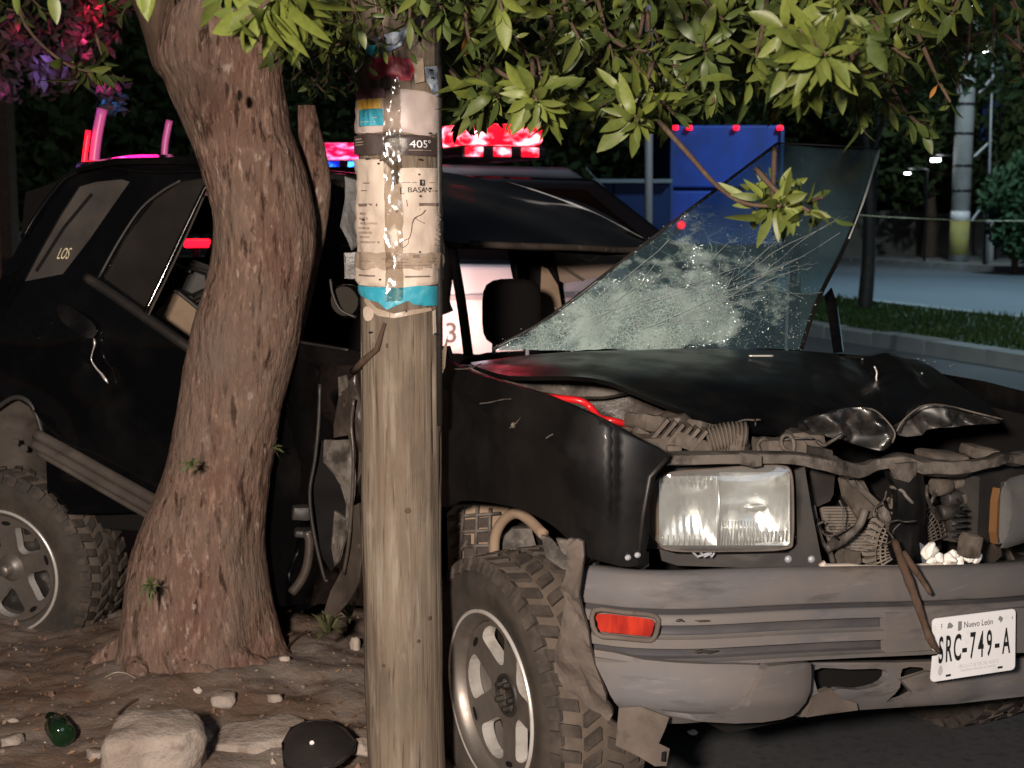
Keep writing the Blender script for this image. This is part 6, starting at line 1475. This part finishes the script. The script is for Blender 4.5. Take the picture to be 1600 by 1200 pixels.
for i in range(3): MB().abox(-.2+i*1.03, .80+i*1.03, 26.96, 27.04, .1, 1.95).build('panel', M['blue_dark'], bw)
MB().abox(-.25, 2.9, 26.9, 27.1, 1.955, 2.02).build('top_rail', M['galv'], bw)

# thin grey post behind the roof
def post(name, label, px, py0, py1, Y, wpx, m, cat, parts=True, tilt=0):
    a = at(px, py1, Y); a.z = 0; t = at(px+tilt, py0, Y); r = wpx/2/FP*Y
    th = thing(name, label, cat, a); b = MB().tube([a+Vector((0, 0, -.2)), a+(t-a)*.5, t], [r, r*.97, r*.92], 16); b.build('shaft', m, th, True); return th, a, t, r
th, a, t, r = post('steel_post', 'thin grey steel post standing behind the crumpled roof edge', 1014, -60, 470, 16, 13, M['galv'], 'post')
MB().abox(a.x-.2, a.x+.2, a.y-.2, a.y+.2, 0, .03).build('base_plate', M['galv'], th)
MB().tube([t, t+Vector((0, 0, .05))], r*1.1, 12).build('cap', M['galv'], th)
# guy wire
tag(MB().tube([at(915, 262, 15), at(950, 300, 14), at(1010, 372, 12)], .006, 5).build('guy_wire', M['galv'], loc=at(950, 300, 14)), 'thin slanting wire running down to the grey steel post', 'wire')

# concrete power pole with painted band, across the avenue
th, a, t, r = post('concrete_pole', 'thick concrete power pole with a faded yellow band beyond the avenue', 1497, -260, 415, 37.8, 29, M['pole_concrete'], 'power pole', tilt=30)
def ring(z0, z1, m, name, k=1.02):
    p = lambda z: a+(t-a)*((z-a.z)/(t.z-a.z)); MB().tube([p(z0), p(z1)], r*k, 18).build(name, m, th, True)
zz = lambda py: at(1497, py, 37.8).z
ring(zz(398), zz(345), M['yellow_paint'], 'yellow_band'); ring(zz(346), zz(330), M['white_plate'], 'white_band', 1.015)
for py in (165, 211, 261, 300): ring(zz(py), zz(py)+.06, M['dark_body'], 'clamp', 1.06)
hd_ = MB(); q = t+Vector((-1.2, -.3, -.1)); hd_.tube([t+Vector((0, 0, -.3)), t+Vector((-.6, -.2, .2)), q], .06, 8); hd_.build('lamp_arm', M['galv'], th, True)
MB().abox(q.x-.5, q.x, q.y-.15, q.y+.15, q.z-.08, q.z+.06).build('lamp_head', M['lamp_white'], th)
# slim mast with stays right of it
th2, a2, t2, r2 = post('steel_mast', 'slim pale mast with a diagonal stay just right of the concrete pole', 1541, 60, 430, 36, 5, M['galv'], 'mast', tilt=10)
MB().tube([at(1522, 245, 36), at(1550, 218, 36)], .03, 6).build('stay', M['galv'], th2); MB().tube([at(1518, 345, 36), at(1541, 314, 36)], .03, 6).build('stay', M['galv'], th2); MB().tube([at(1530, 145, 36), at(1553, 118, 36)], .03, 6).build('stay', M['galv'], th2)
MB().abox(a2.x-.1, a2.x+.1, a2.y-.1, a2.y+.1, 0, .06).build('base_block', M['kerb'], th2)
th3, a3, t3, r3 = post('gate_post', 'short pale concrete gate post behind the slim mast', 1547, 340, 408, 38.5, 12, M['pole_concrete'], 'post')
MB().abox(a3.x-.16, a3.x+.16, a3.y-.16, a3.y+.16, t3.z, t3.z+.1).build('cap', M['pole_concrete'], th3)
# blue sign board on its post
sb = thing('blue_sign', 'plain blue board high up behind the slim mast', 'sign', at(1550, 420, 40))
c = [at(1536, 165, 40), at(1563, 155, 40), at(1562, 205, 40), at(1532, 222, 40)]
solid(c, [(0, 1, 2, 3)], Vector((0, .06, 0)), M['blue'], 'board', sb, False)
MB().tube([at(1550, 420, 40.1), at(1550, 170, 40.1)], .05, 8).build('sign_post', M['galv'], sb)
# caution tape across the avenue
tag(MB().tube([at(x, y, Y) for x, y, Y in cr([(1338, 336, 14), (1400, 340, 15), (1470, 343, 17), (1530, 345, 18), (1660, 345, 20)], 6)], .016, 4, flat=.3).build('caution_tape', M['tape_yellow'], loc=at(1400, 340, 15)), 'taut pale plastic tape strung across the avenue at head height', 'tape')
# wall and hedge, dark trees over there
wl = thing('garden_wall', 'old low grey wall in shade beyond the far pavement', 'wall', (9, 44, 0))
a = at(1330, 408, 43); e = at(1600, 408, 43); n = 7; rw = random.Random(2)
for i in range(n):
    x0 = a.x-1+i*1.5; MB().abox(x0+.02, x0+1.48, 43-.1, 43.1, 0, 1.35+rw.uniform(-.08, .08)).build('wall_panel', M['wall'], wl)
b = MB()
def foliage(blobs, leaf, seed=0, dens=1.):
    r = np.random.default_rng(seed); V = []; Fc = []; n = 0
    for (c, rad, k) in blobs:
        k = int(k*dens); d = r.normal(size=(k, 3)); d /= np.linalg.norm(d, axis=1)[:, None]; rr = r.random(k)**.5
        # clumps
        p = np.array(c)+d*np.array(rad)*rr[:, None]
        p += .12*np.array(rad)*np.sin(p[:, [1, 2, 0]]*5/np.mean(rad)+seed)
        u = r.normal(size=(k, 3)); u /= np.linalg.norm(u, axis=1)[:, None]; w = np.cross(u, r.normal(size=(k, 3))); w /= np.linalg.norm(w, axis=1)[:, None]
        s = leaf*(.6+.8*r.random(k))[:, None]
        q = np.stack([p-u*s, p+w*s*.45, p+u*s, p-w*s*.45], 1).reshape(-1, 3); V.append(q)
    V = np.concatenate(V); m = len(V)//4
    return V.tolist(), [(4*i, 4*i+1, 4*i+2, 4*i+3) for i in range(m)]
def tree(label, base, h, blobs, leaf, seed, m='far_leaf', tr=.18, group=None, trunkm='bark_dark'):
    o = thing('street_tree', label, 'tree', base, group)
    base = Vector(base); top = Vector(blobs[0][0])
    b = MB().tube(cr([base-Vector((0, 0, .1)), base+Vector((.04, 0, h*.4)), base+Vector((-.05, 0, h)), top], 5), list(np.linspace(tr*1.25, tr*.5, 16)), 10)
    for bl in blobs[1:]: b.tube([base+Vector((0, 0, h*.9)), (base+Vector((0, 0, h))+Vector(bl[0]))/2, Vector(bl[0])], [tr*.5, tr*.35, tr*.15], 7)
    b.build('trunk', M[trunkm], o, True)
    v, f = foliage(blobs, leaf, seed); tag(mk('crown', v, f, M[m], o), kind='stuff'); return o
b0 = ong(1350, 486, .13)
tree('slim young tree on the grass median right of the folded windscreen', (b0.x, b0.y, .13), 2.3, [((b0.x-.4, b0.y, 4.3), (1.6, 1.5, 1.7), 2800), ((b0.x+1.0, b0.y+.5, 4.0), (1.2, 1.2, 1.3), 1700), ((b0.x-1.5, b0.y+.5, 4.1), (1.2, 1.2, 1.3), 1700)], .11, 3, tr=.085, trunkm='blackmetal')
def far_tree(label, px, Y, seed, w=3.2, zb=2.2, h=4.0, n=5200, leaf=.17, m='far_leaf'):
    x = at(px, 400, Y).x; bl = [((x, Y, zb+h*.5), (w, 2.2, h*.55), n)]
    r_ = random.Random(seed)
    for i in range(4): bl.append(((x+r_.uniform(-w, w)*.8, Y+r_.uniform(-1.5, .5), zb+r_.uniform(.1, .9)*h), (w*.5, 1.5, h*.28), n//4))
    return tree(label, (x, Y, .1), zb+.6, bl, leaf, seed, m)
far_tree('dark bushy tree beyond the avenue behind the left end of the wall', 1370, 46, 21, zb=1.4)
far_tree('dark dense tree directly left of the concrete power pole', 1450, 41, 22, 2.6, 1.9, 5.5)
far_tree('tall dark tree directly behind the concrete power pole', 1530, 52, 23, 3.6, 1.5, 7)
far_tree('dark green tree at the right edge beyond the avenue', 1640, 42, 24, 3.2, 2.0, 6)
far_tree('dark tree rising behind the blue truck', 1130, 48, 25, 5, 2.0, 6.5, 7000)
far_tree('dark tree behind the thin grey steel post', 960, 44, 26, 4.5, 1.6, 6, 7000)
far_tree('dark tree behind the patrol pickup roof lights', 700, 36, 27, 4.5, 1.6, 5.5, 7000)
far_tree('dark tree behind the trunk of the leaning tree', 420, 33, 28, 4.5, 1.6, 5.5, 7000)
far_tree('dark tree in the background above the roof rail of the wreck', 210, 30, 29, 3.4, 1.3, 5, 7000)
far_tree('dark tree at the left edge of the background', 40, 28, 30, 2.6, 2.0, 5, 6000)
hx = at(1590, 300, 33)
hg = thing('clipped_hedge', 'rounded clipped green bush at the right edge beyond the avenue', 'hedge', (hx.x, 33, .1))
v, f = foliage([((hx.x+.35, 33, 2.0), (.95, .8, .75), 4200), ((hx.x-.25, 33, 1.75), (.55, .6, .6), 1500), ((hx.x+.3, 33, 1.0), (.9, .8, .7), 2500)], .10, 40); tag(mk('crown', v, f, mat('hedge_leaf', (.028, .065, .022), .8, sub=.15), hg), kind='stuff')
MB().tube([(hx.x, 33, 0), (hx.x, 33, 1.4)], .08, 8).build('trunk', M['bark_dark'], hg, True)
# coloured small-leaved tree at the upper left, lit by point lamps added among its leaves
pl_ = thing('small_leaved_tree', 'small leaved tree at upper left glowing red, purple and blue from lamps added for the police lights', 'tree', at(60, 420, 7.6))
bl = []
for (px, py, Y, rx, rz, n) in ((150, 30, 7.9, .17, .15, 300), (110, 65, 7.7, .22, .15, 360), (60, 100, 7.5, .20, .14, 260), (170, 140, 7.9, .10, .10, 170), (30, 45, 7.5, .14, .12, 160), (120, -20, 7.8, .3, .15, 400), (5, 140, 7.4, .10, .07, 90), (80, 120, 7.6, .1, .12, 140), (180, 170, 8.0, .06, .05, 60)):
    bl.append((at(px, py, Y), (rx, .22, rz), n))
b = MB(); base = at(-20, 420, 7.6); base.z = 0
b.tube([base, at(-30, 200, 7.6), at(-20, 20, 7.6)], [.09, .07, .05], 8)
for q in bl: b.tube([at(-25, 110, 7.6), (at(-25, 60, 7.6)+q[0])/2+Vector((0, 0, .08)), q[0]], [.02, .012, .005], 5)
b.build('trunk', M['bark_dark'], pl_, True)
v, f = foliage(bl, .036, 5, .42); tag(mk('crown', v, f, mat('pale_small_leaf', (.055, .05, .045), .6, sub=.3), pl_, True), kind='stuff')
for k, (px, py, Y, e, c) in enumerate(((150, 15, 7.75, .5, (1, .02, .07)), (128, 62, 7.6, .35, (1, .05, .22)), (70, 100, 7.35, .22, (.45, .2, 1)), (62, 132, 7.3, .16, (.4, .25, 1)), (175, 132, 7.75, .25, (1, .04, .45)), (176, 168, 7.9, .2, (.03, .3, 1)), (2, 140, 7.3, .12, (1, .1, .5)), (25, 50, 7.3, .12, (1, .05, .12)))):
    glow('leaf_fill_glow', at(px, py, Y), e*3.2, c, .03)
# left background: pale block and dark post along the road
lw_ = thing('white_barrier_block', 'pale concrete block by the road at the far left', 'barrier', at(30, 385, 26))
c = at(30, 372, 26); MB().abox(c.x-.2, c.x+.3, 25.9, 26.2, 0, c.z+.12).build('block', M['kerb'], lw_); MB().abox(c.x-.24, c.x+.34, 25.86, 26.24, -.05, .12).build('foot', M['kerb'], lw_)
tag(MB().abox(*(lambda q: (q.x-.16, q.x+.16, 19.8, 20.1, 0, 3.3))(at(6, 330, 20))).build('dark_post', M['bark_dark'], loc=at(6, 400, 20)), 'dark square post at the left edge of the picture', 'post')
# far street lamps seen as white points
for i, (px, py, Y, lab) in enumerate(((1462, 250, 38, 'small lit street lamp seen through the dark trees left of the concrete pole'), (1537, 80, 39, 'small lit street lamp between the concrete pole top and the slim mast'), (1343, 78, 37, 'lit street lamp showing as a white point beside the brightest leaf cluster'), (1520, 9, 36, 'lit street lamp at the very top above the concrete pole'), (1418, 271, 38, 'tiny faint street lamp lowest among the dark trees'))):
    p = at(px, py, Y); s_ = thing('street_lamp', lab, 'street lamp', (p.x, Y, 0), 'lit street lamps beyond the avenue')
    MB().tube([(p.x+.5, Y, 0), (p.x+.5, Y, p.z+.1), (p.x, Y, p.z+.15)], .035, 8).build('lamp_post', M['dark_body'], s_, True)
    k = .065 if i != 4 else .035
    MB().abox(p.x-k*1.5, p.x+k*1.5, Y-.1, Y+.1, p.z-k*.6, p.z+k*.6).build('lamp_head', M['lamp_white'], s_)

# ================================================================== THINGS ON THE GROUND
def gnd(px, py, dz=0.): 
    p = ong(px, py, .03); p.z = soil_h(p.x, p.y)+dz; return p
def block(name, label, cat, c, r, rot, seed, n=7):
    bm = bmesh.new(); bmesh.ops.create_cube(bm, size=2); bmesh.ops.subdivide_edges(bm, edges=bm.edges, cuts=n, use_grid_fill=True)
    R_ = Matrix.Rotation(rot, 3, 'Z') @ Matrix.Rotation(.12, 3, 'X'); vs = []; sd = Vector((seed*2.3, seed, 0))
    for v in bm.verts:
        p = v.co; n6 = (abs(p.x)**7+abs(p.y)**7+abs(p.z)**7)**(1/7); q = p/max(n6, .9)
        # broken corners
        for k in range(6):
            nr = Vector((sin(k*2.1+seed), cos(k*1.9+seed*2), .5*sin(k*3.1+seed))).normalized(); h = q.dot(nr)
            if h > 1.02: q = q-nr*(h-1.02)
        q = q+nv(q*1.2+sd, 1.)*.14+nv(q*3+sd, 1.)*.06+nv(q*9+sd, 1.)*.025
        vs.append(Vector(c)+R_ @ Vector((q.x*r[0], q.y*r[1], q.z*r[2])))
    fs = [tuple(x.index for x in f.verts) for f in bm.faces]; bm.free()
    return tag(mk(name, vs, fs, M['concrete'], None, True, loc=c), label, cat)
block('concrete_chunk', 'large pale broken concrete chunk at the bottom edge in front of the tree', 'concrete block', gnd(242, 1212, .05), (.128, .10, .10), .3, 3, 12)
block('concrete_slab', 'flat broken concrete slab lying right of the large pale chunk', 'concrete slab', gnd(405, 1162, .0), (.115, .10, .025), -.2, 8, 10)
for i_, (px, py, r_, lab) in enumerate(((350, 1118, .035, 'grey concrete lump behind the flat broken slab'), (318, 1168, .03, 'small concrete lump wedged between the large chunk and the flat slab'), (150, 1190, .026, 'small concrete lump left of the large chunk at the bottom edge'), (430, 1112, .022, 'little grey stone at the rear right corner of the flat slab'), (20, 1168, .028, 'grey stone in the bottom left corner'))):
    block('rubble', lab, 'rubble', gnd(px, py, r_*.3), (r_, r_*.8, r_*.55), i_*1.1, 20+i_, 4)
c = gnd(565, 1188, .02); tag(rock('concrete_piece', c, (.045, .05, .03), M['concrete'], seed=5, sub=4, rough=.25), 'light grey angular piece at the foot of the wooden post beside the black plastic shell', 'concrete piece')
c = gnd(310, 1100, .008); tag(rock('pebble', c, (.016, .012, .009), M['crumb'], seed=2), 'small pale stone behind the large concrete chunk', 'stone')
c = gnd(445, 1062, .008); tag(rock('pebble', c, (.022, .016, .009), M['crumb'], seed=4), 'pale stone on the bare earth between tree and post', 'stone')
c = gnd(556, 1022, .01); tag(rock('pebble', c, (.02, .02, .03), M['crumb'], seed=6), 'white stone touching the left side of the wooden post', 'stone')
c = gnd(20, 1135, .005); tag(rock('pebble', c, (.02, .014, .008), M['concrete'], seed=12), 'small grey stone at the left edge of the ground', 'stone')
cv = []; cf = []
for i in range(60):
    px = random.uniform(0, 560); py = random.uniform(1010, 1198); c = gnd(px, py, .002); s = random.uniform(.004, .011)
    o = rock('clod', c, (s, s*.8, s*.6), M['soil'], seed=i+20, sub=2); n = len(cv); cv += [p.co+c for p in o.data.vertices]; cf += [tuple(n+k for k in q.vertices) for q in o.data.polygons]; bpy.data.objects.remove(o)
tag(mk('soil_clods', cv, cf, M['soil'], smooth=True), kind='stuff')
# black plastic mirror shell
c = gnd(492, 1172, .035); sh = thing('plastic_shell', 'black plastic mirror shell lying beside the wooden post', 'mirror shell', c)
out = [(442, 1168), (455, 1142), (480, 1131), (512, 1133), (540, 1152), (556, 1168), (548, 1186), (520, 1205), (470, 1208), (445, 1195)]
def shm(x, y):
    p = ong(x, y, c.z+.0); u = (x-500)/60; w = (y-1170)/40; return Vector((p.x, p.y, c.z+.045*max(0, 1-u*u*.8-w*w*.8)**.6-.01))
sheet('shell', out, shm, Vector((0, 0, -.006)), M['trim'], sh, step=6, round_=2)
p = shm(488, 1180); MB().lathe([(.001, .0001), (.0015, .006), (-.002, .0065)], Matrix.Translation(p+Vector((0, -.004, .002))) @ Matrix.Rotation(pi, 4, 'Z') @ Matrix.Rotation(.9, 4, 'X'), 12).build('white_cap', M['white_foam'], sh)
MB().tube([shm(x, y)+Vector((0, 0, .002)) for x, y in out+[out[0]]], .004, 6).build('shell_rim', M['blackmetal'], sh, True)
# green bottle
c = gnd(94, 1158, .03); bo = thing('green_bottle', 'dark green glass bottle lying in the dirt at lower left', 'bottle', c)
Mx = Matrix.Translation(c) @ Matrix.Rotation(.5, 4, 'Z')
MB().lathe([(-.055, .0001), (-.055, .03), (-.048, .034), (.04, .034), (.06, .026), (.085, .013), (.12, .012)], Mx, 28).build('glass_body', M['green_bottle'], bo, True)
MB().lathe([(.118, .0145), (.126, .0145), (.126, .0001)], Mx, 16).build('neck_ring', M['green_bottle'], bo, True)
# crumpled litter
def litter(name, label, outline, m, h=.03):
    cpx = sum(p[0] for p in outline)/len(outline); cpy = sum(p[1] for p in outline)/len(outline); c = gnd(cpx, cpy, .01)
    def mp(x, y): p = onp(x, y, c, Vector((0, -.8, .6))); return p
    o = sheet(name, outline, mp, Vector((0, .002, .001)), m, None, step=5, disp=lambda p, q: p+nv(p, 30)*.012, loc=c); tag(o, label, 'litter')
litter('blue_wrapper', 'crumpled pale blue wrapper on the ground behind the concrete chunk', [(210, 1118), (214, 1102), (226, 1096), (236, 1098), (240, 1118), (222, 1124)], mat('pale_blue_wrapper', (.24, .36, .42), .4, layers=[((.4, .5, .52), 60, I3, .5, .6)]))
litter('white_paper', 'crumpled white paper leaning behind the concrete chunk', [(242, 1120), (241, 1104), (254, 1089), (272, 1096), (276, 1102), (262, 1108)], mat('dirty_white_paper', (.50, .43, .38), .7))
litter('dry_leaf', 'curled pale dry leaf on the bare earth left of the post', [(434, 1066), (446, 1056), (460, 1056), (458, 1064), (448, 1068)], M['crumb'])
for (pts, lab) in ((((395, 1042), (403, 1020), (430, 1016), (458, 1014)), 'thin bent twig on the soil right of the trunk base'), (((448, 1044), (452, 1030), (468, 1018), (480, 1010)), 'short forked twig near the weed'), (((184, 1134), (200, 1122), (215, 1116)), 'thin straw beside the pale blue wrapper')):
    q = [gnd(x, y, .012) for x, y in pts]; tag(MB().tube(cr(q, 4), .0035, 6).build('twig', M['bark_dark'], loc=q[0]), lab, 'twig')
q = [gnd(x, y, .006) for x, y in ((165, 1082), (180, 1076), (196, 1078), (212, 1086))]; tag(MB().tube(cr(q, 4), .0016, 5).build('straw', M['crumb'], loc=q[0]), 'thin pale root fibre curling over the trunk foot', 'root')
MB_ = MB()
for i in range(210):   # dry leaf bits, uncountable
    px = random.uniform(330, 700) if random.random() < .6 else random.uniform(0, 330); py = random.uniform(1000, 1200) if px < 560 else random.uniform(1130, 1200)
    p = gnd(px, py, .004); a = random.uniform(0, 6.3); l = random.uniform(.006, .018); d = Vector((cos(a), sin(a), random.uniform(-.2, .5)))*l; w = Vector((-sin(a), cos(a), random.uniform(-.3, .3)))*l*.4
    MB_.add([p-d, p+w+Vector((0, 0, .003)), p+d, p-w], [(0, 1, 2, 3)])
tag(MB_.build('leaf_litter', mat('leaf_litter', (.16, .085, .045), .8, layers=[((.3, .2, .12), 9, I3, .5, .6)])), kind='stuff')
# white foam crumbs on the bumper top
FOAM = ['tallest upright white foam lump at the left end of the heap on the bumper', 'white foam lump second from the left in the front row on the bumper', 'white foam lump in the middle of the front row on the bumper',
        'white foam lump third from the right in the front row on the bumper', 'white foam lump second from the right in the front row on the bumper', 'white foam lump at the right end of the heap on the bumper',
        'white foam lump lying on top of the middle of the heap', 'low white foam crumb at the front edge of the heap, left of its middle', 'white foam crumb on top of the right half of the heap', 'small white foam crumb on top at the right end of the heap', 'small white foam crumb at the foot of the tallest lump']
for i, (px, py, s) in enumerate(((1453, 860, 12), (1466, 872, 11), (1482, 872, 12), (1498, 876, 11), (1512, 872, 10), (1524, 872, 11), (1490, 866, 9), (1476, 882, 8), (1506, 866, 8), (1518, 866, 7), (1456, 876, 8))):
    c = fa(px, py, .56); r_ = s/FP*c.y
    tag(rock('foam_chunk', c, (r_, r_*.8, r_*(1.3 if i == 0 else .85)), M['white_foam'], seed=i+3, sub=3, rough=.35), FOAM[i], 'foam lump', 'white foam lumps on the bumper')
# broken stick hooked over the bumper down to the plate
sk = thing('broken_stick', 'grey broken stick hanging over the bumper and touching the number plate', 'stick', fa(1430, 930, .68))
MB().tube([fa(x, y, a) for x, y, a in cr([(1398, 846, .60), (1410, 880, .655), (1422, 912, .68), (1434, 945, .69), (1446, 980, .69), (1456, 1004, .70), (1468, 1020, .70)], 5)], [.009, .009, .009, .009, .0095, .011, .011, .010, .010, .0115, .011, .010, .0095, .009, .0095, .010, .0095, .009, .0085, .008, .008, .0085, .009, .010, .009, .0085, .008, .007, .006, .005, .004], 9).build('stem', M['bark_dark'], sk, True)
MB().tube([fa(x, y, a) for x, y, a in cr([(1412, 862, .66), (1428, 888, .69), (1442, 908, .69), (1454, 928, .70)], 4)], [.006, .007, .007, .0075, .008, .008, .007, .0065, .007, .006, .006, .0055, .005], 8).build('side_shoot', M['bark_dark'], sk, True)
# dark broken asphalt edge at the lower right
v = []; f = []
tag(rock('plastic_fragment', ong(1082, 1144, .01), (.02, .012, .008), M['white_foam'], seed=2, sub=2), 'small white plastic splinter on the asphalt under the bumper', 'plastic splinter')
